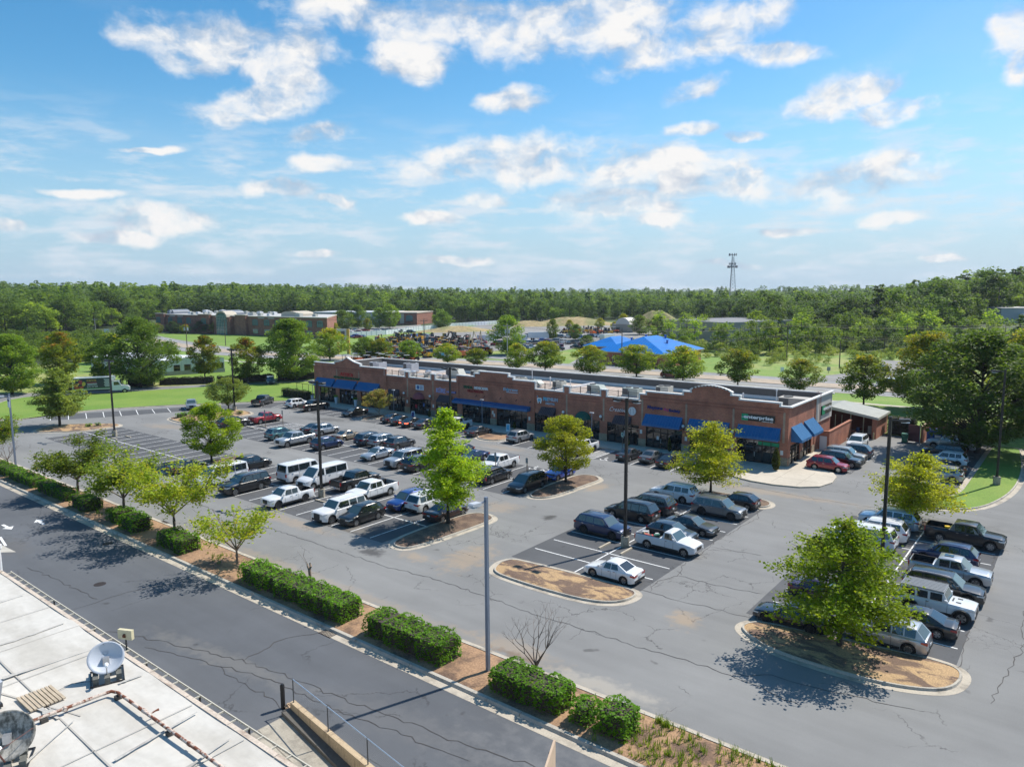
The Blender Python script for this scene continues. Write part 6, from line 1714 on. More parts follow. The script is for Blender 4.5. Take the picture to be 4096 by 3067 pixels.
def branchy(rr,base,h,w,kind):
 """return list of limbs: (path, radii) and list of leaf anchor points"""
 limbs,anchors = [],[]
 if kind in ('pin','conical'):
  tr_h = h*.94
  limbs.append(([Vector((0,0,0)),Vector((rr.uniform(-.1,.1),rr.uniform(-.1,.1),tr_h*.5)),Vector((rr.uniform(-.2,.2),rr.uniform(-.2,.2),tr_h))],[base,base*.6,base*.12]))
  nt = int(16 + h*2.2)
  for i in range(nt):
   t = (i + .5)/nt
   z = h*(.20 + .76*t)
   prof = (math.sin(PI*min(1,(t*.80 + .17))) ** .8)*(1.0 if kind == 'pin' else .95)
   prof *= (1 - .55*t ** 2)
   for k in range(rr.choice((4,5))):
    a = rr.uniform(0,2*PI)
    ln_ = w/2*prof*rr.uniform(.55,1.18)
    if ln_ < .25: ln_ = .25
    rise = ln_*rr.uniform(-.12,.22) if t < .6 else ln_*rr.uniform(.1,.5)
    p0 = Vector((0,0,z - ln_*.1)); p1 = p0 + Vector((math.cos(a)*ln_*.5,math.sin(a)*ln_*.5,rise*.6 + .05)); p2 = p0 + Vector((math.cos(a)*ln_,math.sin(a)*ln_,rise))
    limbs.append(([p0,p1,p2],[base*.22*(1 - t*.5),base*.14*(1 - t*.5),.01]))
    m = max(3,int(ln_/.28))
    for q in range(1,m + 1):
     u = q/m
     if u < .18: continue
     pp = p0.lerp(p1,u*2) if u < .5 else p1.lerp(p2,u*2 - 1)
     anchors.append((pp,.20 + .26*(1 - abs(u - .6))))
     if rr.random() < .7:
      sd = Vector((-math.sin(a),math.cos(a),rr.uniform(-.3,.2)))*rr.uniform(-.5,.5)*(ln_*.36)
      anchors.append((pp + sd,.24))
 else:
  clear = {'vase': .26,'round': .22,'bigoak': .12,'street': .24}[kind]
  z0 = h*clear
  limbs.append(([Vector((0,0,0)),Vector((rr.uniform(-.08,.08),0,z0*.6)),Vector((0,0,z0))],[base,base*.8,base*.7]))
  nl = {'vase': 7,'round': 9,'bigoak': 15,'street': 8}[kind]
  if kind in ('round','bigoak'):
   limbs.append(([Vector((0,0,z0)),Vector((rr.uniform(-.4,.4),rr.uniform(-.4,.4),h*.62)),Vector((rr.uniform(-.5,.5),rr.uniform(-.5,.5),h*.9))],[base*.65,base*.35,.04]))
  for i in range(nl):
   a = 2*PI*(i + rr.uniform(-.3,.3))/nl*(1 if kind != 'bigoak' else 2.3)
   lv = rr.random()
   zs = z0*rr.uniform(.85,1.1) if kind in ('vase','street') else h*(clear + .42*lv)
   tz = {'vase': rr.uniform(.62,.98),'street': rr.uniform(.55,.97),'round': clear + .15 + .75*lv,'bigoak': clear + .10 + .78*lv}[kind]*h
   rad = w/2*{'vase': rr.uniform(.35,.95),'street': rr.uniform(.4,1.0),'round': .9*math.sqrt(max(.05,1 - (1.7*lv - .75) ** 2)),'bigoak': .95*math.sqrt(max(.05,1 - (1.55*lv - .6) ** 2))}[kind]*rr.uniform(.8,1.12)
   p0 = Vector((0,0,zs)); p2 = Vector((math.cos(a)*rad,math.sin(a)*rad,tz))
   p1 = p0.lerp(p2,.5) + Vector((0,0,-.05*h if kind == 'vase' else .03*h)) + Vector((rr.uniform(-.2,.2),rr.uniform(-.2,.2),0))
   limbs.append(([p0,p1,p2],[base*.42,base*.24,.02]))
   nf = {'vase': 7,'street': 7,'round': 9,'bigoak': 13}[kind]
   for f in range(nf):
    u = rr.uniform(.35,1.0)
    q0 = p0.lerp(p1,u*2) if u < .5 else p1.lerp(p2,u*2 - 1)
    b = a + rr.uniform(-1.3,1.3)
    l2 = w*rr.uniform(.10,.24)
    q1 = q0 + Vector((math.cos(b)*l2,math.sin(b)*l2,rr.uniform(-.2,.5)*l2 + (.25*l2 if kind == 'vase' else 0)))
    limbs.append(([q0,q0.lerp(q1,.5) + Vector((0,0,.05)),q1],[base*.16,base*.09,.012]))
    for q in range(5): anchors.append((q0.lerp(q1,.25 + .19*q) + Vector((rr.gauss(0,.12),rr.gauss(0,.12),rr.gauss(0,.08)))*(w*.12),.055*w + .10))
 return limbs,anchors
TREEMESH = {}
def tree_mesh(key,kind,h,w,seed,leafm,barkm,nleaf,lsize,density=1.0,base=None,keepdead=0.0):
 if key in TREEMESH: return TREEMESH[key]
 rr = random.Random(seed)
 base = base or h*.018 + .03
 limbs,anchors = branchy(rr,base,h,w,kind)
 tb = MB()
 for path,rad in limbs: tb.tube(path,rad,6 if rad[0] > .05 else 4,cap=False)
 lb = MB()
 for i in range(nleaf):
  p,s = anchors[rr.randrange(len(anchors))]
  if keepdead and (hash((round(p.x),round(p.y))) % 100)/100 < keepdead: continue
  q = p + Vector((rr.gauss(0,1),rr.gauss(0,1),rr.gauss(0,.62)))*s*.75
  leaf(lb,q,lsize*rr.uniform(.6,1.35),rr,droop=.15 if kind in ('pin','conical') else 0)
 TREEMESH[key] = (tb.mesh(key + '_trunk',[barkm],60),lb.mesh(key + '_crown',[leafm]))
 return TREEMESH[key]
def put_tree(key,x,y,label,cat='tree',group=None,name='tree',rz=0.0,s=1.0,z=0.0,sz=None,crown=None):
 tm,cm = TREEMESH[key]
 e = empty(name,(x,y,z),rz); e.scale = (s,s,sz or s)
 tag(e,label,cat,group)
 for n,me in (('trunk',tm),('crown',cm)):
  if me is None: continue
  o = bpy.data.objects.new(n,me); COL.objects.link(o); o.parent = e
  if n == 'crown' and crown: o.material_slots[0].link = 'OBJECT'; o.material_slots[0].material = crown
 return e
def crown_tree(key,h,w,seed,leafm,barkm,nleaf,ls,clear=.16,nclump=46,base=None,top=1.0,cs=.13,flat=.62,belly=.42):
 """ovoid crown of separate leaf clumps, each carried by its own limb"""
 rr = random.Random(seed); tb = MB(); lb = MB(); base = base or h*.018 + .03
 tb.tube([(0,0,0),(rr.uniform(-.1,.1),0,h*.35),(0,rr.uniform(-.1,.1),h*.85)],[base,base*.6,.04],7,cap=False)
 cl = []
 for i in range(nclump):
  t = (i + rr.random())/nclump; a = i*2.4 + rr.uniform(-.5,.5)
  pr = (math.sin(PI*min(1,t/belly*.5)) if t < belly else math.cos(PI/2*(t - belly)/(1 - belly)) ** .62)
  pr = .30 + .70*pr if t < belly else max(.10,pr)
  q = w/2*pr*(rr.uniform(.72,1.04) if rr.random() < .72 else rr.uniform(.1,.6))
  p = Vector((q*math.cos(a),q*math.sin(a),h*(clear + (.97 - clear)*t*top)))
  cl.append((p,w*cs*rr.uniform(.7,1.35)))
  z0 = max(h*.12,p.z - q*rr.uniform(.5,1.0)); m = Vector((p.x*.45,p.y*.45,(z0 + p.z)/2))
  tb.tube([(0,0,z0),m,p],[base*.3,base*.16,.015],4,cap=False)
 W = [s ** 2 for _,s in cl]
 for (p,s) in rr.choices(cl,W,k=nleaf):
  d = Vector((rr.gauss(0,1),rr.gauss(0,1),rr.gauss(0,1))); d.normalize(); r_ = s*rr.random() ** .33
  leaf(lb,p + Vector((d.x*r_*1.15,d.y*r_*1.15,d.z*r_*flat)),ls*rr.uniform(.6,1.3),rr)
 TREEMESH[key] = (tb.mesh(key + '_trunk',[barkm],60),lb.mesh(key + '_crown',[leafm]))
tree_mesh('pin_t2','conical',11.1,7.6,21,LM['lime'],BARKD,18000,.235,base=.22)
tree_mesh('pin_t5','pin',8.1,9.4,22,LM['lime'],BARKD,21000,.20,base=.18)
tree_mesh('pin_t4','pin',7.9,8.6,23,LM['yellow'],BARKD,13000,.22,base=.16)
crown_tree('oak_t3',7.6,6.4,24,LM['yellow'],BARKD,16000,.21,clear=.22,base=.16,nclump=60,cs=.11)
tree_mesh('pin_t6','pin',6.7,8.4,25,LM['yellow'],BARK,14000,.22,base=.16)
crown_tree('oak_t1',7.6,7.0,26,LM['lime'],BARKD,15000,.24,clear=.2,base=.17,nclump=56,cs=.11)
tree_mesh('oak_t7','pin',9.7,8.8,27,LM['oakdull'],BARKD,18000,.29,base=.22)
crown_tree('oak_t8',5.8,7.0,28,LM['oakdull'],BARK,8000,.28,clear=.26,base=.14,nclump=44)
crown_tree('street_t9',4.4,5.4,29,LM['bushy'],BARKP,5000,.24,clear=.38,base=.09,nclump=36,belly=.3)
put_tree('pin_t2',-46.2,48.0,'tall conical lime green tree on the mulch island beside the brown sedan',z=.12,group='trees in the car park islands')
put_tree('pin_t5',-10.9,45.3,'broad lime green tree on the nearest mulch island at the right',z=.12,rz=.4,group='trees in the car park islands')
put_tree('pin_t4',-30.9,72.2,'conical yellow green tree with dead twigs in front of the green and black sign',z=.12,rz=1.0,group='trees in the car park islands')
put_tree('oak_t3',-45.8,66.8,'rounded yellow green tree on the island by the vivid blue coupe',z=.12,group='trees in the car park islands')
put_tree('pin_t6',-11.8,74.3,'wide low yellow tree behind the black pickup',z=.12,rz=2.0,group='trees in the car park islands')
put_tree('oak_t1',-87.5,47.6,'bright green round tree between the parked cars in the left part of the lot',z=.1,group='trees in the car park islands')
put_tree('oak_t7',-132.4,46.2,'dull green cone shaped tree at the left lawn corner',z=.1,group='trees in the car park islands')
put_tree('oak_t8',-124.4,71.6,'dull green low wide tree beside the far left lamp post',z=.1,group='trees in the car park islands')
put_tree('street_t9',-97.0,84.0,'small pinkish green tree in front of the dark canvas awning',z=.15,group='trees in the car park islands')
tree_mesh('zelk1','vase',6.2,7.4,31,LM['zelk'],BARK,8000,.25,base=.16)
tree_mesh('zelk2','vase',6.2,8.6,32,LM['zelk'],BARK,7600,.25,base=.16,keepdead=.12)
tree_mesh('zelk3','vase',7.0,9.4,33,LM['zelk2'],BARK,9000,.25,base=.18,keepdead=.10)
tree_mesh('zelk4','vase',4.8,7.0,34,LM['zelk2'],BARKP,3600,.24,base=.14,keepdead=.15)
tree_mesh('zelk5','vase',3.2,3.6,35,LM['zelk'],BARK,900,.25,base=.09,keepdead=.3)
for key,x,y,lab,z_ in (('zelk5',-94.0,30.7,'smallest sparse median tree, left of the long dense one',0),('zelk1',-85.0,30.9,'dense olive green median tree behind the long clipped hedge',0),('zelk2',-74.0,30.9,'median tree with orange shoots above the two box shrubs',0),
       ('zelk3',-64.2,31.0,'largest yellow and orange median tree in front of the white van',0),('zelk4',-52.5,30.2,'yellow leaning median tree with split trunk, standing on bare soil',0)):
 put_tree(key,x,y,lab,z=.12,group='yellowing trees in the planted median',rz={'zelk3': .6}.get(key,0))
put_tree('zelk2',-112.6,31.0,'orange tinged median tree cut by the left edge of the photo',z=.12,group='yellowing trees in the planted median',rz=2.2,s=.95)
def dead_tree(name,x,y,h,w,seed,label,stems=7):
 rr = random.Random(seed); mb = MB()
 mb.tube([(0,0,0),(.05,0,h*.12),(0,0,h*.22)],[.10,.08,.07],7)
 def grow(p,d,l,r,lev):
  q = p + d*l
  mid = p.lerp(q,.5) + Vector((rr.uniform(-.05,.05),rr.uniform(-.05,.05),0))*l
  mb.tube([p,mid,q],[r,r*.8,r*.55],5 if lev < 2 else 3,cap=False)
  if lev < 4 and l > .12:
   for k in range(rr.choice((2,2,3))):
    dd = (d + Vector((rr.gauss(0,.42),rr.gauss(0,.42),rr.uniform(-.05,.28)))).normalized()
    grow(q,dd,l*rr.uniform(.55,.82),r*.55,lev + 1)
 for k in range(stems):
  a = 2*PI*k/stems + rr.uniform(-.3,.3)
  d = Vector((math.cos(a)*w/h*.8,math.sin(a)*w/h*.8,1)).normalized()
  grow(Vector((0,0,h*rr.uniform(.10,.22))),d,h*.30,.045,0)
 o = mb.build(name,[DEAD],loc=(x,y,.12)); tag(o,label,'tree','bare dead shrubs in the median'); return o
dead_tree('bare_tree',-23.4,31.2,4.1,3.4,5,'bare leafless small tree beside the grey lamp post on the median')
dead_tree('bare_tree',-107.6,31.2,3.1,3.4,6,'bare leafless shrub behind the blue and white topped post at the left',6)
mb = MB(); mb.tube([(0,0,0),(0.03,0,.8),(-.02,0,1.25)],[.13,.11,.12],8); mb.tube([(-.02,0,1.2),(-.22,0,1.45),(-.3,.05,1.62)],[.1,.08,.05],6); mb.tube([(0,0,1.2),(.1,.05,1.5),(.0,.05,1.75)],[.1,.09,.06],6)
mb.tube([(-.3,.05,1.6),(-.7,0,2.1),(-.5,0,2.7)],[.02,.015,.008],4); mb.tube([(-.3,.05,1.5),(-1.0,.1,1.9),(-1.6,.1,2.3)],[.02,.012,.006],4)
tag(mb.build('tree_stump',[BARKP],loc=(-44.3,31.2,.12),smooth=50),'pale lopped tree stump with two thin twigs behind the first near hedge','tree stump')
def hedge(name,x0,x1,y0,y1,h,label,lm=None,dens=95,group='clipped box hedges in the median',z=.1,lumps=None,ls=.17,rot=0.0,tuft=True,cx=None,cy=None):
 lm = lm or LM['box']
 rr = random.Random(int(x0*13 + y0))
 mb = MB(); L_,W_ = x1 - x0,y1 - y0
 n = int(dens*(L_*W_ + 2*h*(L_ + W_)))
 for i in range(n):
  u = rr.random()
  At,As = L_*W_,2*h*(L_ + W_)
  if u < At/(At + As):
   p = Vector((rr.uniform(0,L_),rr.uniform(0,W_),h))
  else:
   q = rr.uniform(0,2*(L_ + W_)); zz = h*rr.random() ** .8
   if q < L_: p = Vector((q,0,zz))
   elif q < L_ + W_: p = Vector((L_,q - L_,zz))
   elif q < 2*L_ + W_: p = Vector((q - L_ - W_,W_,zz))
   else: p = Vector((0,q - 2*L_ - W_,zz))
  ex = min(p.x,L_ - p.x); ey = min(p.y,W_ - p.y)
  bulge = .10*math.sin(p.x*2.3 + x0) + .07*math.sin(p.x*5.1 + p.z*3) + rr.gauss(0,.035)
  c = Vector((max(W_*.35,min(L_ - W_*.35,p.x)),W_/2,h*.45))
  d = (p - c); l = d.length
  R0 = math.sqrt((W_/2) ** 2 + (h*.55) ** 2)*.93
  if l > R0: p = c + d*((R0 + (l - R0)*.35)/l)
  p = c + (p - c)*(1 + bulge*.6)
  if L_ > 3.5:
   m_ = ((p.x + x0) % 2.9) - 1.45; nt_ = math.exp(-(m_/.30) ** 2)
   p.z *= 1 - .14*nt_; p.y = W_/2 + (p.y - W_/2)*(1 - .22*nt_)
  leaf(mb,p,ls*rr.uniform(.6,1.3),rr,up=.9)
  if tuft and rr.random() < .0025:
   for k in range(6): leaf(mb,p + Vector((rr.gauss(0,.04),rr.gauss(0,.04),.08*k)),ls*.8,rr)
 core = MB(); core.box(L_*.5 - max(.1,L_/2 - .22),L_*.5 + max(.1,L_/2 - .22),.2,W_ - .2,.05,h - .16)
 e = empty(name,(x0,y0,z),rot); tag(e,label,'hedge' if L_ > 1.6 else 'shrub',group)
 mb.build('foliage',[lm],parent=e); core.build('twigs',[BARKD],parent=e)
 return e
HM = 28.6
for x0,x1,w,h,lab in ((-105.5,-100.2,1.5,1.15,'hedge at the left edge of the photo behind the post'),(-99.6,-91.6,1.5,1.15,'long clipped hedge right of the blue and white topped post'),(-90.6,-82.8,1.5,1.15,'long clipped hedge of two merged shrubs, in front of the dense median tree'),
       (-80.6,-77.0,1.9,1.35,'single box shrub right of the long left hedges'),(-72.6,-70.4,1.8,1.30,'left of the twin box shrubs'),(-69.5,-66.6,1.9,1.35,'right of the twin box shrubs, the larger one'),(-62.2,-58.0,1.9,1.30,'bushy shrub pair below the largest median tree'),
       (-49.2,-46.2,1.9,1.35,'box shrub at the far end of the longest near hedge'),(-46.0,-37.2,2.0,1.40,'longest near hedge, in front of the lopped stump'),(-34.9,-28.2,2.0,1.45,'near hedge left of the grey lamp post'),(-24.6,-20.0,1.9,1.35,'near hedge right of the grey lamp post and below the bare tree'),(-19.4,-18.35,1.3,1.10,'smallest shrub between near hedge and last box shrub'),(-17.9,-16.2,1.7,1.40,'last box shrub before the weedy end of the median')):
 lab = lab if 'hedge' in lab or 'shrub' in lab else lab + ' shrub'
 hedge('hedge' if x1 - x0 > 3 else 'box_shrub',x0,x1,HM - (.25 if w > 1.8 else 0),HM - (.25 if w > 1.8 else 0) + w,h,lab)
for k,(x,y,s) in enumerate(((-123.5,61.9,1.1),(-124.4,63.2,1.0),(-127.2,48.6,.8),(-127.0,49.9,.75),(-118.3,70.2,.8))):
 hedge('low_shrub',x - s/2,x + s/2,y - s/2,y + s/2,s*.7,['round low shrub at the tip of the far planted island','second round low shrub on the far planted island','low shrub near the tree on the left planted island','low shrub by the sandy tip of the left planted island','low shrub left of the dark red pickup'][k],group='low shrubs on the far islands',dens=80,ls=.16,tuft=False)
hedge('dark_hedge',-131.5,-122.9,87.6,89.0,1.7,'dark clipped hedge at the left end wall of the shops',lm=LM['boxd'],dens=45,group='dark hedges',ls=.24)
hp = [(-181,62),(-174.6,75.5),(-171.8,81.5),(-163.5,91.5),(-156,103),(-146,121),(-139.5,127)]
labs = ['dark hedge behind the box truck','dark hedge just right of the truck cab','long dark hedge below the white metal building','dark hedge in front of the two maples','dark hedge behind the parked blue SUV','last dark hedge piece before the shops']
for k,(a,b) in enumerate(zip(hp,hp[1:])):
 l = math.hypot(b[0] - a[0],b[1] - a[1]); an = math.atan2(b[1] - a[1],b[0] - a[0])
 e = hedge('dark_hedge',0,l - .8,-.8,.8,1.7,labs[k],lm=LM['boxd'],dens=28,group='dark hedges',ls=.30,tuft=False)
 e.location = (a[0],a[1],0); e.rotation_euler = (0,0,an)
hedge('dark_hedge',-23.4,-19.8,118.4,120.4,2.6,'tall dark hedge behind the green waste bin',lm=LM['boxd'],dens=40,group='dark hedges',ls=.24,tuft=False)
def thuja(x,y,h,r,label):
 rr = random.Random(int(h*100 + x)); mb = MB()
 for i in range(int(1500*h*r)):
  t = rr.random(); a = rr.uniform(0,2*PI); q = r*(math.sin(PI*min(1,t*.85 + .12)) ** .8)*(1 - .35*t)*rr.uniform(.75,1.05)
  leaf(mb,Vector((q*math.cos(a),q*math.sin(a),.1 + t*(h - .1))),.16,rr,up=.0)
 e = empty('conifer',(x,y,.15)); tag(e,label,'shrub','slim conifers before the shops')
 mb.build('foliage',[LM['conif']],parent=e); MB().tube([(0,0,0),(0,0,h*.9)],[.06,.02],6).build('trunk',[BARKD],parent=e); return e
thuja(-28.9,86.4,2.7,.55,'slim cone conifer near the corner of the shops'); thuja(-43.6,88.0,1.9,.26,'thin dark column shrub in front of the navy sign shop'); thuja(-49.9,88.1,1.0,.25,'small column shrub by the green topped sign post'); thuja(-70.2,88.2,1.1,.3,'small shrub by the glass doors under the long awning'); thuja(-88.7,88.0,1.2,.28,'small column shrub between the two globe lamps')
GR = leaf_mat('weed_green',(.12,.21,.02),(.19,.27,.03),scale=2)
mb = MB(); rr = random.Random(77)
spots = [(-14.8,29.6,2.2,60),(-12.5,29.0,3.5,90),(-10.5,31.0,2.5,60),(-24.9,30.9,.25,18),(-36,31.4,.8,12),(-7,29.8,4,60),(-15.5,31.4,.5,20),(-55,29.8,1.2,14),(-76,29.3,1.0,8)]
for (cx,cy,sp,n) in spots:
 for i in range(n):
  x,y = rr.gauss(cx,sp*.5),min(31.4,max(28.1,rr.gauss(cy,min(1.2,sp*.4))))
  hh = rr.uniform(.12,.45)
  for b in range(9):
   a = rr.uniform(0,2*PI); w = .02
   p = Vector((x + rr.gauss(0,.06),y + rr.gauss(0,.06),.16)); q = p + Vector((math.cos(a)*hh*.4,math.sin(a)*hh*.4,hh))
   sd = Vector((-math.sin(a),math.cos(a),0))*w
   mb.quad([p - sd,p + sd,q + sd*.3,q - sd*.3])
tag(mb.build('weeds',[GR]),'grass tufts and weeds on the bare end of the planted median','weeds',kind='stuff')
crown_tree('big_oak',15.8,16.0,41,LM['dark'],BARKD,26000,.42,clear=.10,base=.42,nclump=110,cs=.095)
crown_tree('big_oak2',15.2,13.6,42,LM['mid'],BARKD,24000,.42,clear=.10,base=.36,nclump=100,cs=.10,belly=.36)
crown_tree('round_a',11.0,7.6,43,LM['maple'],BARK,8500,.40,clear=.16,base=.2,nclump=56)
crown_tree('round_b',8.0,9.0,44,LM['maple2'],BARK,8500,.38,clear=.14,base=.2,nclump=56)
crown_tree('round_c',7.4,8.2,45,LM['maple2'],BARKD,7000,.38,clear=.18,base=.18,nclump=46,cs=.12)
crown_tree('round_d',10.0,9.2,46,LM['mid'],BARK,8500,.44,clear=.10,base=.2,nclump=50,cs=.14)
G1 = 'large trees around the lawns'; G2 = 'row of street trees along the highway'
put_tree('big_oak',-171.6,77.2,'biggest dark oak left, spreading above the box truck cab',group=G1)
put_tree('big_oak2',-153.2,105.4,'large fresh green tree left of the shops',group=G1,crown=LM['mid'])
put_tree('big_oak',-11.3,112.0,'huge dark oak on the right lawn over the parked cars',group=G1,rz=1.2,s=1.06,sz=1.0)
put_tree('big_oak2',-23.0,145.9,'tall gold tipped tree behind the dumpster enclosure',group=G1,rz=2.0,s=.92,crown=LM['maple2'])
put_tree('big_oak2',-5.5,132.0,'tall oak at the right edge behind the right lamp post',group=G1,rz=.7,s=1.08,crown=LM['maple2'])
put_tree('big_oak',-0.5,112.0,'dark oak cut by the right edge of the photo',group=G1,rz=3.0,s=.95)
put_tree('big_oak2',-183.0,55.1,'broad green tree at the left edge above the access road',group=G1,rz=1.0,s=.86)
put_tree('round_a',-195.0,69.2,'orange topped maple left of the biggest dark oak',group=G1,s=1.15)
put_tree('round_a',-188.0,76.0,'green maple squeezed between the orange maple and the biggest dark oak',group=G1,s=.95,rz=2,crown=LM['mid'])
put_tree('round_a',-174.2,94.4,'red tipped maple in front of the right half of the white metal building',group=G1,s=1.0,rz=1.0)
put_tree('round_a',-158.0,96.3,'narrow red tipped maple between the white metal building and the fresh green tree',group=G1,s=1.0,rz=2.6)
put_tree('round_c',-240.0,99.8,'yellow tree peeping out left behind the biggest dark oak',group=G1,s=1.2)
put_tree('round_b',-189.2,144.3,'gold and rust coloured tree beside the yellow sign pylon',group=G2,s=1.22)
rowt = [(-178.4,149.2,7.2,7.9),(-176.7 + 2,157.8 - 5,6.8,7.5),(-164.8,155.5,6.4,7.7),(-151.2,158.0,5.8,7.7),(-137.5,156.0,5.2,6.7),(-123.2,156.1,7.0,7.3),(-114.0,156.5,8.0,9.6),(-100.6,157.6,7.3,9.7),(-88.0,158.9,8.0,10.7),(-75.5,158.6,8.1,9.8),(-61.9,157.8,8.2,8.8),(-48.0,156.4,6.7,7.8)]
rlab = ['first','second','third','fourth','fifth','sixth','seventh','eighth','ninth','tenth','eleventh','twelfth']
for k,(x,y,h,w) in enumerate(rowt):
 kk = 'round_b' if k % 2 else 'round_c'
 put_tree(kk,x,y,'%s tree from the left in the street row behind the shop roof' % rlab[k],group=G2,s=w/(9.0 if kk == 'round_b' else 8.2),sz=h/(8.0 if kk == 'round_b' else 7.4),rz=k*1.1,crown=LM['mid'] if k in (0,2) else None)
put_tree('round_c',-32.9,145.0,'thin yellow topped tree behind the wash shed roof',group=G2,s=1.05,sz=1.26,rz=.5)
G3 = 'trees around the equipment yard'
far_t = [(-331.7,262.4,10.4,12.2,'green tree just right of the brick office'),(-318.3,285.6,13.2,11.8,'tall green tree in front of the low white building'),(-334.6,275.9,12.9,11.5,'green tree between office and white building, left one'),(-323.7,282.4,11.4,8.6,'green tree between office and white building, right one'),
   (-291.6,301.5,9.2,11.3,'green tree at the end of the white fence'),(-155.1,191.3,12.5,10.9,'large dark tree beside the transformer pole in the yard'),(-146.9,228.0,4.6,5.3,'small tree left of the blue roof'),(-170.2,309.6,8.8,8.6,'green tree behind the blue roof, left one'),(-163.3,313.9,8.5,8.5,'dark tree behind the blue roof, right one'),
   (-146.6,303.1,6.4,7.2,'gold tree before the beige warehouse'),(-176.4,264.8,6.4,5.4,'round clipped tree by the yard fence'),(-184.8,259.4,8.6,5.1,'pale green pointed tree inside the yard'),(-204.4,353.5,7.8,6.2,'yellowish tree before the white dome'),(-93.1,185.9,4.5,4.0,'small tree by the right corner of the brick house'),
   (-113.5,193.5,3.6,3.4,'small tree before the brick house wall'),(-110.6,232.8,5.3,5.4,'small tree right of the blue roof ridge'),(-224,330,5.0,4.5,'small yellow tree in the far yard, left'),(-214,345,5.5,5,'small yellow tree in the far yard, middle'),(-196,330,4.6,4.2,'small yellow tree in the far yard, right'),
   (-337,225,6.5,5.5,'reddish tree at the right corner of the brick office'),(-300,232,5.6,5.2,'rusty young tree behind the sign pylon'),(-310,262,6.5,4.6,'golden young tree in the office car park')]
for k,(x,y,h,w,lab) in enumerate(far_t):
 cr_ = LM['maple2'] if any(s in lab for s in ('gold','yellow','rusty','reddish')) else (LM['mid'] if k % 2 else LM['f2'])
 put_tree('round_d',x,y,lab,group=G3,s=w/9.2,sz=h/9.8,rz=k*.9,crown=cr_,z=terrain(x,y))
rr = random.Random(4)
for k in range(14):
 x = -395 + 5.2*k; y = 186 + 2.2*k + rr.uniform(-2,2)
 put_tree('round_d',x,y,'dark wine coloured shrub in the strip before the brick office',group='shrubs before the brick office',name='shrub',cat='shrub',s=.55 + rr.random()*.2,sz=.42 + rr.random()*.25,rz=k,crown=[LM['f3'],LM['maple'],LM['boxd']][k % 3])
# ================================================================= FOREST
def blob_tree(key,kind,h,w,seed,leafm,n,ls):
 """woodland tree: clumps of leaf sprays through the crown volume"""
 rr = random.Random(seed); mb = MB(); tb = MB()
 tb.tube([(0,0,0),(0,0,h*.75)],[h*.016,h*.008],5,cap=False)
 clumps = []
 if kind == 'broad':
  for i in range(34):
   t = rr.random(); a = rr.uniform(0,2*PI)
   pr = math.sqrt(max(.03,1 - (1.75*t - .85) ** 2))
   q = w/2*pr*rr.uniform(.35,1.0)
   clumps.append((Vector((q*math.cos(a),q*math.sin(a),h*(.16 + .80*t))),w*rr.uniform(.09,.17)))
 elif kind == 'tall':
  for i in range(34):
   t = rr.random(); a = rr.uniform(0,2*PI)
   q = w/2*(1 - t) ** .45*rr.uniform(.3,1.0)
   clumps.append((Vector((q*math.cos(a),q*math.sin(a),h*(.14 + .84*t))),w*rr.uniform(.09,.15)))
 else:
  for i in range(30):
   t = rr.random(); a = rr.uniform(0,2*PI)
   q = w/2*(1 - .75*t)*rr.uniform(.2,1.0)
   clumps.append((Vector((q*math.cos(a),q*math.sin(a),h*(.32 + .65*t))),w*rr.uniform(.08,.13)))
 for i in range(n):
  c,s = clumps[rr.randrange(len(clumps))]
  d = Vector((rr.gauss(0,1),rr.gauss(0,1),rr.gauss(0,.7)));
  if d.length > 0: d = d.normalized()*(rr.random() ** .4)
  leaf(mb,c + Vector((d.x*s,d.y*s,d.z*s*(.55 if kind == 'pine' else .8)))*1.25,ls*rr.uniform(.6,1.3),rr,up=.5)
 TREEMESH[key] = (tb.mesh(key + '_trunk',[BARKD]),mb.mesh(key + '_crown',[leafm]))
 return mb,tb
FT = []
for i,(kd,h,w,lm,n,ls) in enumerate((('broad',17,13,'f1',1900,.95),('broad',15,12,'f2',1800,.95),('broad',19,12.5,'f1',1900,.95),('broad',16,12,'f3',1700,.95),('pine',20,8,'pine',1500,.95),('pine',18,7.5,'pine',1400,.9),('broad',13,11,'f4',1700,.9),('broad',18,14,'f3',1900,1.0))):
 k = 'forest%d' % i
 blob_tree(k,kd,h,w,100 + i,LM[lm],n,ls); FT.append((k,h,w))
blob_tree('scrub0','broad',3.2,3.6,140,LM['scrub'],420,.42); blob_tree('scrub1','broad',2.2,3.4,141,LM['scrub'],320,.42)
blob_tree('young0','broad',9,6.0,142,LM['f4'],1100,.55); blob_tree('young1','broad',8,5.6,143,LM['f2'],1000,.55); blob_tree('youngpine','tall',9.5,4.8,144,LM['pine'],1200,.55)
YAW = 0.67514
def at(px,dist):
 """world point on the bearing of photo column px at a distance along the view"""
 t = (px - 2048)/2930.5
 fx,fy,rx,ry = -math.sin(YAW),math.cos(YAW),math.cos(YAW),math.sin(YAW)
 return (dist*(fx + t*rx),dist*(fy + t*ry))
EDGE = [(-900,300),(-400,330),(0,365),(250,400),(500,470),(640,520),(1100,560),(1500,560),(1800,500),(2050,470),(2300,480),(2500,520),(2700,520),(2850,430),(2900,325),(3100,300),(3400,285),(3650,285),(3800,305),(4000,330),(4500,290),(5200,260)]
TOPH = [(-900,1.15),(0,1.15),(600,1.08),(1300,.98),(2000,.95),(2300,.86),(2750,.85),(3000,.9),(3600,1.0),(4200,1.1),(5200,1.1)]
def tabl(tab,x):
 for (a,b),(c,d) in zip(tab,tab[1:]):
  if x <= c: return b + (d - b)*(x - a)/(c - a)
 return tab[-1][1]
rr = random.Random(2024)
spots = []
row = 0; off = 0.0
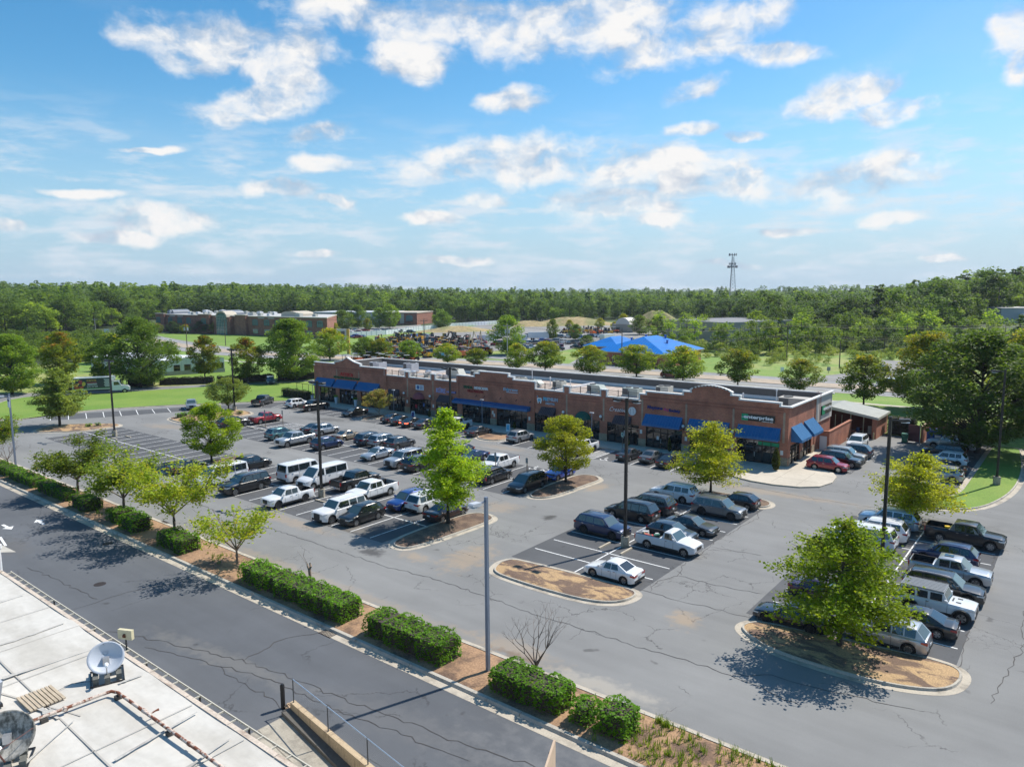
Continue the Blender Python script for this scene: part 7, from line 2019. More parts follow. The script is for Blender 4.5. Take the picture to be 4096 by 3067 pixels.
while off < 900:
 px = -420.0
 while px < 4500:
  d = tabl(EDGE,px) + off
  step = 9.0 if off < 60 else (11.0 if off < 200 else 16.0)
  px += step/d*2930.5*rr.uniform(.75,1.25)
  x,y = at(px,d + rr.uniform(-4,4))
  if 2300 < px < 2780 and off < 14: continue
  spots.append((x,y,px,off))
 off += 8.0 if off < 60 else (14.0 if off < 200 else 45.0)
 row += 1
spots.sort(key=lambda s: math.hypot(s[0],s[1]) + (0 if -40 < s[2] < 4140 else 2000) + s[3]*1.2)
near,rest = spots[:290],spots[290:]
SIDE = lambda px: 'left' if px < 900 else ('middle' if px < 2500 else 'right')
TREEKIND = {0: 'broad dark',1: 'rounded mid green',2: 'tall dark',3: 'slender blackish green',4: 'tall pine',5: 'straight pine',6: 'bright green',7: 'wide crowned dark'}
def pick(px,off):
 u = rr.random()
 if 1500 < px < 2300: c = [4,1,2,0,1,7] if u < .8 else [3,7,5]
 elif px > 2850: c = [1,6,1,0,2,6] if off < 20 else [7,3,0,2,4,7]
 elif px < 1100: c = [1,0,6,2,1,7]
 else: c = [0,1,2,7,4]
 return rr.choice(c)
near.sort(key=lambda s: s[2])
for (x,y,px,off) in near:
 k = pick(px,off); key,h,w = FT[k]
 s = tabl(TOPH,px)*rr.uniform(.66,1.14)
 if 2850 < px < 3650 and off < 12: s *= .75
 LM_ = [(0,'at the left edge of the photo'),(330,'left of the brick office'),(620,'behind the left half of the brick office'),(960,'behind the right half of the brick office'),(1310,'behind the white fence'),(1700,'behind the equipment yard'),(2100,'behind the far car lot'),(2500,'behind the straw mounds'),(2800,'below the lattice mast'),(3050,'behind the meadow, left part'),(3350,'behind the meadow, middle'),(3600,'behind the meadow, right part'),(3850,'beside the pale clinic')]
 wh_ = [t for q,t in LM_ if px >= q] or ['left of the photo']
 e = put_tree(key,x,y,'%s woodland tree %s' % (TREEKIND[k],wh_[-1]),group='trees at the edge of the wood',s=s*rr.uniform(.92,1.1),sz=s,rz=rr.uniform(0,6.28),z=terrain(x,y) - .2,name='woodland_tree')
fm = MB()
import array
proto = []
for i,(kd,h,w,n,ls) in enumerate((('broad',17,14,300,1.9),('broad',19,13,280,1.8),('broad',15,13,280,1.8),('pine',20,9,200,1.8))):
 q = MB(); rq = random.Random(300 + i)
 for j in range(n):
  t = rq.random(); a = rq.uniform(0,2*PI)
  pr = math.sqrt(max(.03,1 - (1.75*t - .85) ** 2)) if kd == 'broad' else ((1 - t) ** .45 if kd == 'tall' else (1 - .7*t))
  rad = w/2*pr*rq.uniform(.55,1.05)
  lo_ = .15 if kd != 'pine' else .35
  leaf(q,Vector((rad*math.cos(a),rad*math.sin(a),h*(lo_ + (.97 - lo_)*t))),ls*rq.uniform(.7,1.3),rq,up=.6)
 proto.append(q)
mats_f = [LM['f1'],LM['f2'],LM['f3'],LM['pine'],LM['f4']]
for (x,y,px,off) in rest:
 q = proto[rr.randrange(4) if not (1500 < px < 2300) else rr.choice((1,3,3,0))]
 s = tabl(TOPH,px)*rr.uniform(.7,1.2); z = terrain(x,y) - .3; c,sn_ = math.cos(rr.uniform(0,6.28))*s,math.sin(rr.uniform(0,6.28))*s
 a = rr.uniform(0,6.28); c,sn_ = math.cos(a)*s,math.sin(a)*s
 b0 = len(fm.v); fm.v += [(x + vx*c - vy*sn_,y + vx*sn_ + vy*c,z + vz*s) for vx,vy,vz in q.v]
 fm.f += [tuple(b0 + i for i in f) for f in q.f]; mi = rr.choice((0,0,1,2,3) if px < 2850 else (0,2,2,3,1)); fm.mi += [mi]*len(q.f)
tag(fm.build('distant_wood',mats_f),'distant unbroken wood along the whole horizon','wood',kind='stuff')
sc = MB(); q_scrub = []
for kk in ('scrub0','scrub1'): q_scrub.append(TREEMESH[kk][1])
rr = random.Random(88)
pts = []
for i in range(520):
 px = rr.uniform(2450,4200); d = rr.uniform(205,268)
 x,y = at(px,d)
 if -56 < x < -28 and y < 240: continue
 if px < 2950 and d < 225: continue
 pts.append((x,y,d))
meshes = [([tuple(v.co) for v in m.vertices],[tuple(p.vertices) for p in m.polygons]) for m in q_scrub]
for (x,y,d) in pts:
 V,F = meshes[rr.randrange(2)]; s = rr.uniform(.25,.7)*(1 + (d - 205)/60); a = rr.uniform(0,6.28); c,sn_ = math.cos(a)*s,math.sin(a)*s
 b0 = len(sc.v); sc.v += [(x + vx*c - vy*sn_,y + vx*sn_ + vy*c,vz*s + terrain(x,y)) for vx,vy,vz in V]
 sc.f += [tuple(b0 + i for i in f) for f in F]; sc.mi += [0]*len(F)
tag(sc.build('meadow_scrub',[LM['scrub']]),'rough scrub and tall weeds in the meadow across the highway','scrub',kind='stuff')
sc = MB()
for i in range(420):
 px = rr.uniform(-400,700); d = rr.uniform(225,352)
 x,y = at(px,d)
 if px > 420 and d > 250: continue
 V,F = meshes[rr.randrange(2)]; s = rr.uniform(1.0,2.0); a = rr.uniform(0,6.28); c,sn_ = math.cos(a)*s,math.sin(a)*s
 b0 = len(sc.v); sc.v += [(x + vx*c - vy*sn_,y + vx*sn_ + vy*c,vz*s + terrain(x,y)) for vx,vy,vz in V]
 sc.f += [tuple(b0 + i for i in f) for f in F]; sc.mi += [0]*len(F)
tag(sc.build('roadside_thicket',[LM['f2']]),'low green thicket beyond the highway at the far left','scrub',kind='stuff')
ylab = {'young0': 'bright young','young1': 'mid green young','youngpine': 'dark young pine'}
for i in range(64):
 px = 2560 + (4250 - 2560)*(i + rr.uniform(.0,.9))/64; d = rr.uniform(236,268) if px > 2880 else rr.uniform(262,330)
 if px < 2880 and rr.random() < .3: continue
 x,y = at(px,d); k = rr.choice(('young0','young1','young0','young1','youngpine'))
 s = rr.uniform(.7,1.45)
 nm_ = '%s tree by the meadow %s' % (ylab[k],'behind the blue roof' if px < 2880 else ('left of the meadow pole' if px < 3180 else ('behind the short plain pole' if px < 3450 else ('behind the black truck' if px < 3700 else 'above the huge dark oak'))))
 put_tree(k,x,y,nm_,group='young trees at the meadow edge',s=s,rz=rr.uniform(0,6),z=terrain(x,y) - .1,name='young_tree')
# ================================================================= LAMP POSTS, SIGNS, NEAR ROOF
POLEB = mat('pole_black',(.020,.018,.018),.45,metal=.2)
POLEG = mat('pole_grey_blue',(.20,.235,.30),.5,metal=.3,var=.08,vscale=2)
BASEC = two_tone('pole_base_concrete',(.38,.34,.27),(.20,.18,.14),2.2,.42,.62,fine=.2,fscale=18)
LENS = mat('lamp_lens',(.7,.72,.74),.25)
def lamp_post(x,y,h,label,base=0.95,heads=((1,0),(-1,0)),m=POLEB,w=.10,headm=None,z=0.0,arm=.55,group='lamp posts of the car park'):
 e = empty('lamp_post',(x,y,z)); tag(e,label,'lamp post',group)
 if base:
  MB().tube([(0,0,0),(0,0,base - .03),(0,0,base)],[.36,.36,.33],20).build('concrete_base',[BASEC],parent=e,smooth=40)
  MB().box(-.2,.2,-.2,.2,base,base + .04).build('base_plate',[m],parent=e)
 mb = MB(); mb.quad([(-w,-w,h),(w,-w,h),(w,w,h),(-w,w,h)])
 w0 = w*1.15
 for (a,b),(c,d) in (((-1,-1),(1,-1)),((1,-1),(1,1)),((1,1),(-1,1)),((-1,1),(-1,-1))):
  mb.quad([(a*w0,b*w0,base),(c*w0,d*w0,base),(c*w,d*w,h),(a*w,b*w,h)])
 mb.build('pole',[m],parent=e)
 for dx,dy in heads:
  an = math.atan2(dy,dx)
  a = MB(); a.box(w,arm,-.035,.035,h - .28,h - .20); o = a.build('arm',[m],parent=e); o.rotation_euler = (0,0,an)
  b = MB(); b.wall([(arm,h - .30),(arm,h - .14),(arm + .62,h - .10),(arm + .70,h - .16),(arm + .70,h - .26),(arm + .1,h - .34)],-.20,.20)
  o = b.build('lamp_head',[headm or m],parent=e); o.rotation_euler = (0,0,an)
  c = MB(); c.box(arm + .12,arm + .66,-.17,.17,h - .37,h - .335); q = c.build('lens',[LENS],parent=o)
 return e
lamp_post(-63.3,46.5,12.5,'black lamp post on a concrete base among the white pickups and vans')
lamp_post(-30.15,52.9,12.8,'black lamp post on a stained concrete base beside the navy SUV')
lamp_post(-116.1,47.9,11.8,'black lamp post standing in the empty bays at the left')
lamp_post(-61.8,65.0,12.4,'black lamp post behind the tall conical lime tree')
lamp_post(-10.9,55.9,12.8,'black lamp post rising behind the broad nearest lime tree',heads=((1,.2),))
lamp_post(-7.5,94.4,12.75,'black lamp post on the right lawn',z=.12,heads=((-1,-.3),))
lamp_post(-122.9,71.9,11.5,'black lamp post beside the dull green wide tree near the left lawn',heads=((1,0),(-1,0)))
lamp_post(-25.85,29.9,10.3,'grey blue square lamp post standing on the median in the foreground',base=0,m=POLEG,w=.085,heads=((0,-1),),headm=mat('lamp_grey',(.45,.47,.5),.4),z=.1,arm=.6)
e = lamp_post(-105.1,31.3,9.3,'grey blue post topped by a blue and white panel at the left',base=0,m=POLEG,w=.085,heads=((0,-1),),headm=MATS['lamp_grey'],z=.1)
MB().box(-.35,.35,-.14,-.10,7.6,9.0).build('panel',[WHT],parent=e); MB().box(-.35,.35,-.145,-.141,8.35,9.0).build('blue_field',[NAVY],parent=e)
MB().tube([(0,-.146,8.75),(0,-.15,8.75)],.18,14).build('emblem',[WHT],parent=e)
for k,(x,y,h) in enumerate(((-74.5,85.5,4.55),(-54.25,85.5,4.5),(-94.85,85.5,4.45),(-118.0,85.6,4.5))):
 e = empty('pavement_lamp',(x,y,.14)); tag(e,['slim grey pavement lamp before the long blue awning','slim grey pavement lamp beside the green dome awning','slim pavement lamp in front of the leftmost dark canvas awning','slim pavement lamp by the black pickup at the left end'][k],'lamp','slim pavement lamps before the shops')
 MB().tube([(0,0,0),(0,0,h)],.05,8).build('pole',[POLEG],parent=e)
 MB().wall([(-.3,h - .02),(-.32,h + .10),(.25,h + .12),(.3,h - .0)],-.13,.13).build('lamp_head',[MATS['lamp_grey']],parent=e)
SIGNG = mat('sign_back_grey',(.28,.30,.30),.5,metal=.3); POSTW = mat('weathered_post',(.17,.13,.10),.9)
for k,(x,y,h,l) in enumerate(((-103.7,65.9,2.9,'thin brown sign post, left one of the pair by the dark red pickup'),(-101.1,67.4,2.9,'thin brown sign post, right one of the pair by the dark red pickup'),(-54.7,65.1,2.7,'sign post in front of the white crew cab by the black wagon'),(-50.0,65.1,2.7,'dark sign post between black minivan and blue coupe'),(-49.4,85.6,2.5,'wooden post with a pale green plate on the pavement'))):
 e = empty('sign_post',(x,y,.0)); tag(e,l,'sign','sign posts in the car park')
 MB().box(-.035,.035,-.035,.035,0,h).build('post',[POSTW],parent=e)
 MB().box(-.16,.16,-.06,-.04,h - .65,h - .05).build('plate',[mat('plate_pale_green',(.30,.50,.42),.5) if k == 4 else SIGNG],parent=e)
 if k == 4: MB().box(-.07,.07,-.065,-.062,h - .42,h - .2).build('symbol',[NAVY],parent=e)
for k,(x,y) in enumerate(((-90.6,86.0),(-70.0,86.4))):
 e = empty('a_frame_board',(x,y,.15),.5); tag(e,['dark poster A-frame board before the red dome awning','white A-frame board on the pavement beside the pearl SUV'][k],'sign board','A-frame boards on the pavement')
 for s in (-1,1):
  mb = MB(); mb.quad([(-.3,s*.32,0),(.3,s*.32,0),(.3,s*.02,1.1),(-.3,s*.02,1.1)]); mb.build('panel',[WHT],parent=e)
  mb = MB(); mb.quad([(-.22,s*.33 - s*.055,.22),(.22,s*.33 - s*.055,.22),(.22,s*.05 + s*.012,1.0),(-.22,s*.05 + s*.012,1.0)]); mb.build('poster',[LBL if k else PURP],parent=e)
for k,(x,y,h,r) in enumerate(((-114.0,88.0,1.3,.34),(-108.2,88.0,1.3,.34),(-121.2,87.8,1.1,.34))):
 e = empty('planter',(x,y,.15)); tag(e,['tall white planter between the first two blue awnings','tall white planter under the third blue awning','pale planter at the left corner of the shops'][k],'planter','white planters at the left shops')
 MB().tube([(0,0,0),(0,0,h)],[r*.62,r],14).build('pot',[mat('white_pot',(.62,.63,.66),.4)],parent=e,smooth=50)
 rr = random.Random(k); mb = MB()
 for i in range(260): leaf(mb,Vector((rr.gauss(0,.2),rr.gauss(0,.2),h + abs(rr.gauss(.12,.14)))),.16,rr)
 mb.build('plant',[LM['box']],parent=e)
e = empty('patio_railing',(-126,92,0)); tag(e,'thin black patio railing with tall posts at the left end of the shops','railing')
mb = MB()
for x in (-128.6,-126.6,-124.6,-122.6):
 mb.box(x - .03 + 126,x + .03 + 126,-2.6,-2.54,0,3.0)
mb.box(-2.6,3.4,-2.6,-2.55,2.92,3.0); mb.box(-2.6,3.4,-2.6,-2.55,.95,1.0)
for i in range(40): mb.box(-2.6 + .15*i - .008,-2.6 + .15*i + .008,-2.58,-2.56,.1,.97)
mb.build('rail',[BLACKM],parent=e)
for k,(x,y) in enumerate(((-125.6,90.6),(-124.2,91.4))):
 e = empty('patio_pot',(x,y,0)); tag(e,['terracotta pot with orange flowers behind the patio railing','yellow flowering pot behind the patio railing'][k],'flower pot','pots on the patio')
 MB().tube([(0,0,0),(0,0,.5)],[.25,.35],12).build('pot',[mat('terracotta',(.35,.12,.06),.8)],parent=e)
 rr = random.Random(k + 5); mb = MB()
 for i in range(120): leaf(mb,Vector((rr.gauss(0,.2),rr.gauss(0,.2),.6 + abs(rr.gauss(.1,.18)))),.14,rr)
 mb.build('flowers',[[mat('flower_orange',(.55,.16,.02),.6),mat('flower_yellow',(.45,.36,.02),.6)][k]],parent=e)
WS = mat('wheel_stop_concrete',(.44,.38,.29),.9,var=.12,vscale=4)
wsl = [(-31.6,52.0,PI/2,'left of the stained lamp base'),(-29.45,51.9,PI/2,'between old pickup and white sedan'),(-118.6,48.9,0,'left behind the far lamp base'),(-118.6,46.9,0,'left before the far lamp base'),(-113.9,48.9,0,'right behind the far lamp base'),(-113.9,46.9,0,'right before the far lamp base'),
  (-105.6,64.4,.05,'left of the pair of brown sign posts'),(-105.0,66.2,.05,'behind the left brown sign post'),(-102.4,64.4,0,'before the right brown sign post'),(-62.0,45.4,0,'right of the middle lamp base')]
for x,y,a,l in wsl:
 tag(MB().wall([(-.92,0),(-.92,.10),(-.86,.13),(.86,.13),(.92,.10),(.92,0)],-.08,.08).build('wheel_stop',[WS],loc=(x,y,.005)),'concrete wheel stop lying ' + l,'wheel stop','concrete wheel stops').rotation_euler = (0,0,a)
ROOFW = two_tone('white_roof_coating',(.57,.54,.485),(.46,.43,.375),.30,.40,.64,rough=.7,fine=.05,fscale=3,stretch=(.5,1.6,1),detail=9)
STAIN = two_tone('roof_dirt',(.44,.42,.38),(.28,.25,.22),1.6,.50,.78,rough=.8,fine=.15,fscale=9,stretch=(2.2,.5,1),detail=9)
RUSTF = two_tone('rust_stained_fascia',(.56,.47,.38),(.22,.13,.08),1.3,.50,.74,rough=.8,fine=.15,fscale=10,stretch=(.4,1,1))
WALLW = mat('painted_block_wall',(.52,.50,.46),.85,var=.08,vscale=1.2)
nb = empty('near_building',(-20,0,0)); tag(nb,'flat white coated roof of the near building at the lower left','building')
NL = (20,0,0)
B_ = lambda mb,n,m,**k: mb.build(n,m,parent=nb,loc=NL,**k)
RX0,RX1,RYE,RZ = -47.9,30.0,13.0,6.0
B_(MB().box(RX0,RX1,-30,RYE - .2,-1.5,RZ - .12),'wall',[WALLW])
mb = MB(); nx,ny = 60,24
rr = random.Random(8)
for i in range(nx + 1):
 for j in range(ny + 1):
  x = RX0 + (RX1 - RX0)*i/nx; y = -30 + (RYE + 30)*j/ny
  mb.v.append((x,y,RZ + .012*math.sin(x*1.3) + rr.uniform(-.008,.008) + .05*math.exp(-((x + 37.6)/.8) ** 2) + .05*math.exp(-((x + 29.9)/.6) ** 2)))
for i in range(nx):
 for j in range(ny):
  a = i*(ny + 1) + j; mb.f.append((a,a + ny + 1,a + ny + 2,a + 1)); mb.mi.append(0)
B_(mb,'roof',[ROOFW],smooth=60)
mb = MB()
for i in range(26):
 a = RX0 + 3.0*i; mb.box(a,a + 2.97,RYE - .02,RYE + .17,RZ - .18,RZ + .04)
B_(mb,'roof_edge',[RUSTF])
mb = MB(); mb.box(RX0 - .1,RX0 + .1,-30,RYE + .1,RZ - .15,RZ + .12); B_(mb,'roof_edge',[RUSTF])
mb = MB()
for (x0,y0,x1,y1,w) in ((-40.5,13,-40.3,2,.02),(-37.0,13,-36.9,2,.02),(-33.6,12.9,-33.4,2,.02),(-26.2,12.9,-26.0,2,.02),(-22.6,12.9,-22.4,2,.02),(-19,12.9,-18.8,2,.02),(-43.0,5.5,-28.8,9.9,.03),(-44,9.6,-20,9.2,.03),(-30.6,8.7,-22,4.0,.03)):
 d = Vector((x1 - x0,y1 - y0)).normalized(); n = Vector((-d.y,d.x))*w
 mb.quad([(x0 + n.x,y0 + n.y,RZ + .045),(x0 - n.x,y0 - n.y,RZ + .045),(x1 - n.x,y1 - n.y,RZ + .045),(x1 + n.x,y1 + n.y,RZ + .045)])
B_(mb,'membrane_seam',[mat('seam_grey',(.40,.375,.335),.8)])
def smear(pts,w0,w1):
 mb = MB(); rr = random.Random(int(pts[0][0]*7))
 P = []
 for a,b in zip(pts,pts[1:]):
  for i in range(8): P.append((a[0] + (b[0] - a[0])*i/8,a[1] + (b[1] - a[1])*i/8))
 P.append(pts[-1]); L_,R_ = [],[]
 for i,p in enumerate(P):
  a,b = P[max(0,i - 1)],P[min(len(P) - 1,i + 1)]; d = Vector((b[0] - a[0],b[1] - a[1])).normalized()
  t = i/(len(P) - 1); w = (w0 + (w1 - w0)*t)*rr.uniform(.4,1.2)
  L_.append((p[0] - d.y*w,p[1] + d.x*w,RZ + .058 + .03)); R_.append((p[0] + d.y*w*rr.uniform(.5,1),p[1] - d.x*w*rr.uniform(.5,1),RZ + .058 + .03))
 for i in range(len(P) - 1): mb.quad([L_[i],R_[i],R_[i + 1],L_[i + 1]])
 return mb
for pts,w0,w1 in (([(-37.75,12.6),(-37.6,10.5),(-37.9,8.0),(-37.7,6.2)],.06,.28),([(-29.9,12.7),(-30.0,11.8)],.06,.12),([(-43.2,12.7),(-43.0,10.5)],.03,.08),([(-34.0,12.9),(-34.2,9)],.02,.12),([(-25.5,12.7),(-25.0,9.5)],.03,.10),([(-41.0,9.0),(-37.9,8.6)],.04,.14),([(-28.6,9.6),(-26.5,6.5)],.06,.1),([(-23.0,12.6),(-22.6,10.6)],.02,.08),([(-29.2,9.3),(-30.8,9.1),(-32.0,9.2)],.1,.3)):
 B_(smear(pts,w0,w1),'dirt_run',[STAIN])
LADM = mat('gutter_frame_paint',(.55,.51,.42),.6,var=.12,vscale=3)
mb = MB(); mb.box(RX0,RX1,RYE + .50,RYE + .54,RZ - .14,RZ - .06); mb.box(RX0,RX1,RYE + .18,RYE + .21,RZ - .14,RZ - .06)
for i in range(90): x = RX0 + .25 + .87*i; mb.box(x - .02,x + .02,RYE + .21,RYE + .50,RZ - .13,RZ - .07)
B_(mb,'gutter_frame',[LADM])
mb = MB()
for x in (-41.5,-36.6,-31.3,-26.8,-23.3): mb.box(x - .03,x + .03,RYE + .46,RYE + .52,RZ - .9,RZ - .14)
B_(mb,'frame_bracket',[BLACKM])
B_(MB().quad([(RX0,RYE + .22,RZ - .75),(RX1,RYE + .22,RZ - .75),(RX1,RYE + .49,RZ - .75),(RX0,RYE + .49,RZ - .75)]),'soffit',[mat('soffit_grey_blue',(.12,.15,.17),.8)])
e = empty('floodlight',(-33.2,13.5,5.9),.45); tag(e,'pale yellow floodlight on a short post at the white roof edge','floodlight')
MB().tube([(0,0,-.4),(0,0,.45)],.035,6).build('post',[BLACKM],parent=e); MB().box(-.36,.36,-.06,.10,.42,.86).build('housing',[mat('yellowed_housing',(.58,.52,.34),.6,var=.1,vscale=4)],parent=e)
MB().tube([(-.05,-.065,.6),(.05,-.065,.6)],.09,8).build('bracket',[mat('rust',(.16,.06,.03),.9)],parent=e)
RUST = two_tone('rusty_pipe',(.58,.48,.40),(.19,.062,.03),3.0,.43,.53,rough=.8,detail=6,fine=.2,fscale=20)
mb = MB(); mb.tube([(-29.6,2.0,6.24),(-29.5,8.6,6.24),(-29.35,10.9,6.24),(-29.3,11.22,6.24),(-29.0,11.34,6.24),(-22.2,11.42,6.24),(-10,11.5,6.24)],.062,10); mb.tube([(-26.5,11.37,6.24),(-26.5,11.62,6.28),(-26.5,11.74,6.28)],[.03,.03,.05],8)
for (x,y) in ((-26.9,11.38),(-23.6,11.41),(-20.5,11.43),(-29.4,9.6)): mb.tube([(x - .09,y,6.24),(x + .09,y,6.24)],.082,10)
pp = mb.build('roof_pipe',[RUST],smooth=50); tag(pp,'rusty pipe bent at a right angle across the white roof','pipe')
for x,y in ((-28.9,11.3),(-25.0,11.40),(-21.5,11.42),(-29.45,8.9)):
 MB().box(x - .09,x + .09,y - .12,y + .12,6.03,6.18).build('pipe_block',[mat('block_dark',(.06,.055,.05),.9)],parent=pp)
tag(MB().tube([(-30.9,11.4,6.07),(-31.5,10.6,6.07),(-31.3,9.7,6.07),(-30.6,8.9,6.07),(-30.2,7.8,6.07)],.012,4).build('cable',[BLACKM]),'thin black cable running from the dish across the white roof','cable')
def dish(x,y,z,diam,label,yaw,tilt,m,blocks=True,logo=False,old=False):
 e = empty('satellite_dish',(x,y,z),yaw); tag(e,label,'satellite dish','dishes on the white roof')
 hz = diam*.62
 mb = MB(); nr,ns = 7,36; R_ = diam/2; pts = []
 Mt = Matrix.Translation((0,0,hz)) @ Matrix.Rotation(tilt,4,'X')
 for i in range(nr + 1):
  q = i/nr
  pts.append([tuple(Mt @ Vector((R_*q*math.cos(2*PI*k/ns)*1.0,R_*q*math.sin(2*PI*k/ns)*.93,.17*diam*(q*q - 1)*.9))) for k in range(ns)])
 for i in range(nr):
  for k in range(ns): mb.quad([pts[i][k],pts[i][(k + 1) % ns],pts[i + 1][(k + 1) % ns],pts[i + 1][k]])
 d = mb.build('reflector',[m],parent=e,smooth=60)
 so = d.modifiers.new('thickness','SOLIDIFY'); so.thickness = .02
 a = MB(); p0 = Mt @ Vector((0,-R_*.93,0)); p1 = Mt @ Vector((0,-R_*.55,diam*.55))
 a.tube([p0,p1],.018*diam/1.4 + .008,6); 
 if old:
  for s in (-1,1): a.tube([Mt @ Vector((s*R_*.9,R_*.1,0)),p1],.012,5)
 a.build('feed_arm',[mat('feed_grey',(.45,.46,.47),.5) if not old else mat('feed_rust',(.13,.05,.04),.7)],parent=e)
 l = MB(); l.tube([p1,p1 + (Mt.to_3x3() @ Vector((0,.10,-.22)))],[.05,.085],10); l.build('receiver',[WHT],parent=e)
 MB().tube([(0,.1,0),(0,.1,hz*.95)],.055,10).build('mast',[GALV],parent=e)
 MB().box(-.12,.12,-.02,.2,hz - .3,hz - .02).build('mount',[GALV],parent=e)
 fr = MB()
 fr.box(-.62,.62,-.65,-.60,0,.05); fr.box(-.62,.62,.72,.77,0,.05); fr.box(-.62,-.57,-.65,.77,0,.05); fr.box(.57,.62,-.65,.77,0,.05)
 fr.build('base_frame',[BLACKM],parent=e)
 if logo:
  g = MB()
  cc = [Vector((.0 + .10*math.cos(t*PI/10),.22 + .10*math.sin(t*PI/10),0)) for t in range(21)]
  f = lambda v: .17*diam*.9*((v.x ** 2 + v.y ** 2)/R_ ** 2 - 1) + .02
  for p,q in zip(cc,cc[1:]): g.tube([Mt @ Vector((p.x,p.y,f(p))),Mt @ Vector((q.x,q.y,f(q)))],.009,4)
  for pth in (((-.05,.18),(-.05,.25),(-.02,.27),(0,.24),(0,.18)),((0,.24),(.03,.27),(.05,.25),(.05,.18))):
   for p,q in zip(pth,pth[1:]): g.tube([Mt @ Vector((p[0],p[1],f(Vector((p[0],p[1],0))))),Mt @ Vector((q[0],q[1],f(Vector((q[0],q[1],0)))))],.008,4)
  g.build('emblem',[mat('emblem_grey',(.15,.16,.18),.6)],parent=e)
 return e
DISHM = two_tone('speckled_dish',(.50,.53,.58),(.10,.11,.12),9.0,.66,.74,rough=.5,fine=.05,detail=3)
DISHOLD = two_tone('mossy_dish',(.36,.34,.30),(.10,.095,.08),2.4,.42,.62,rough=.8,fine=.25,fscale=14,stretch=(2.0,.7,1),detail=9)
YD = math.atan2(12.0,-30.9) - PI/2 + PI
dish(-30.95,11.75,RZ + .03,1.38,'speckled grey dish with a round emblem on the white roof',1.2,R(64),DISHM,logo=True)
dish(-27.6,7.2,RZ + .03,1.72,'large dirty moss stained dish cut by the lower left corner',1.05,R(60),DISHOLD,old=True)
CB = mat('cinder_block',(.12,.12,.105),.95,var=.25,vscale=8)
for k,(dx,dy) in enumerate(((-.42,-.35),(-.42,.25),(-.0,-.45),(.05,.35),(.42,-.3),(.42,.3))):
 for (cx,cy,lb) in ((-30.95,11.75,'speckled dish'),(-27.6,7.2,'moss stained dish')):
  o = MB().box(-.1,.1,-.2,.2,.06,.25).box(-.1,.1,-.21,-.16,.0,.06).box(-.1,.1,-.03,.03,.0,.06).box(-.1,.1,.16,.21,.0,.06).build('concrete_block',[CB],loc=(cx + dx*math.cos(1.2) - dy*math.sin(1.2),cy + dx*math.sin(1.2) + dy*math.cos(1.2),RZ + .06))
  o.rotation_euler = (0,0,1.2); tag(o,'hollow concrete block weighing down the foot of the %s' % lb,'concrete block','ballast blocks under the ' + lb)
e = empty('roof_air_handler',(-32.9,7.3,RZ + .2),.0); tag(e,'grey air handler with slanted hood and rusty port, cut by the left edge','rooftop unit')
MB().box(-1.3,1.0,-1.6,.9,0,1.15).build('cabinet',[mat('handler_grey',(.46,.48,.51),.45,var=.05,vscale=2)],parent=e)
MB().wall([(1.0,.02),(1.0,1.15),(1.75,1.15),(1.12,.02)],-1.6,.9).build('hood',[MATS['handler_grey']],parent=e)
MB().tube([(.2,.1,1.15),(.2,.1,1.18)],.3,16).build('rusty_port',[mat('rust_port',(.13,.05,.035),.9,var=.3,vscale=6)],parent=e)
MB().box(-1.4,1.1,-1.7,1.0,-.14,-.01).build('base_frame',[BLACKM],parent=e)
mb = MB()
for i in range(9): mb.box(0,1.5,i*.14,i*.14 + .10,0,.05)
mb.build('boards',[mat('weathered_boards',(.44,.36,.26),.9,var=.2,vscale=4)])
tag(bpy.data.objects['boards'],'worn wooden walk boards beside the air handler on the white roof','boards').location = (-32.0,8.8,RZ + .07)
e = empty('roof_vent_pipe',(-48.05,13.05,4.5)); tag(e,'white upright pipe with a cap at the far corner of the white roof','pipe')
MB().tube([(0,0,0),(0,0,2.9)],.13,12).build('pipe',[mat('pipe_white',(.62,.62,.62),.5,var=.1,vscale=3)],parent=e,smooth=50); MB().tube([(0,0,2.9),(0,0,3.1),(0,0,3.16)],[.2,.2,.1],12).build('cap',[MATS['pipe_white']],parent=e)
def wl(x): return 20.91 - .127*(x + 31.5)
struct(MB().quad([(-31.4,20.62,.0),(60,20.62,.0),(60,wl(-13) + .12,.0),(-13,wl(-13) + .12,.0),(-31.4,20.62,.0)][:4]),'service_road_edge',[ASPH_ROAD])
RAMPC = two_tone('ramp_concrete',(.40,.36,.29),(.26,.235,.195),.8,.42,.68,rough=.9,fine=.12,fscale=12)
mb = MB()
mb.quad([(-31.45,12.9,.003),(-31.45,20.5,.003),(-12,18.3,-1.35),(-12,12.9,-1.35)])
struct(mb,'ramp',[RAMPC])
mb = MB(); mb.quad([(-25.9,12.9,-.36),(-25.9,20.2,-.36),(-25.86,20.2,-.363),(-25.86,12.9,-.363)]); mb.quad([(-31.4,18.7,.012),(-31.4,18.66,.012),(-12,17.0,-1.335),(-12,17.04,-1.335)]); struct(mb,'ramp_joint',[JOINT])
TANC = two_tone('tan_concrete_wall',(.50,.38,.24),(.24,.17,.11),1.2,.50,.72,rough=.9,fine=.15,fscale=12,stretch=(3,1,.5))
rw_ = empty('retaining_wall',(-31.5,20.9,0)); tag(rw_,'tan stained concrete retaining wall beside the loading ramp','wall')
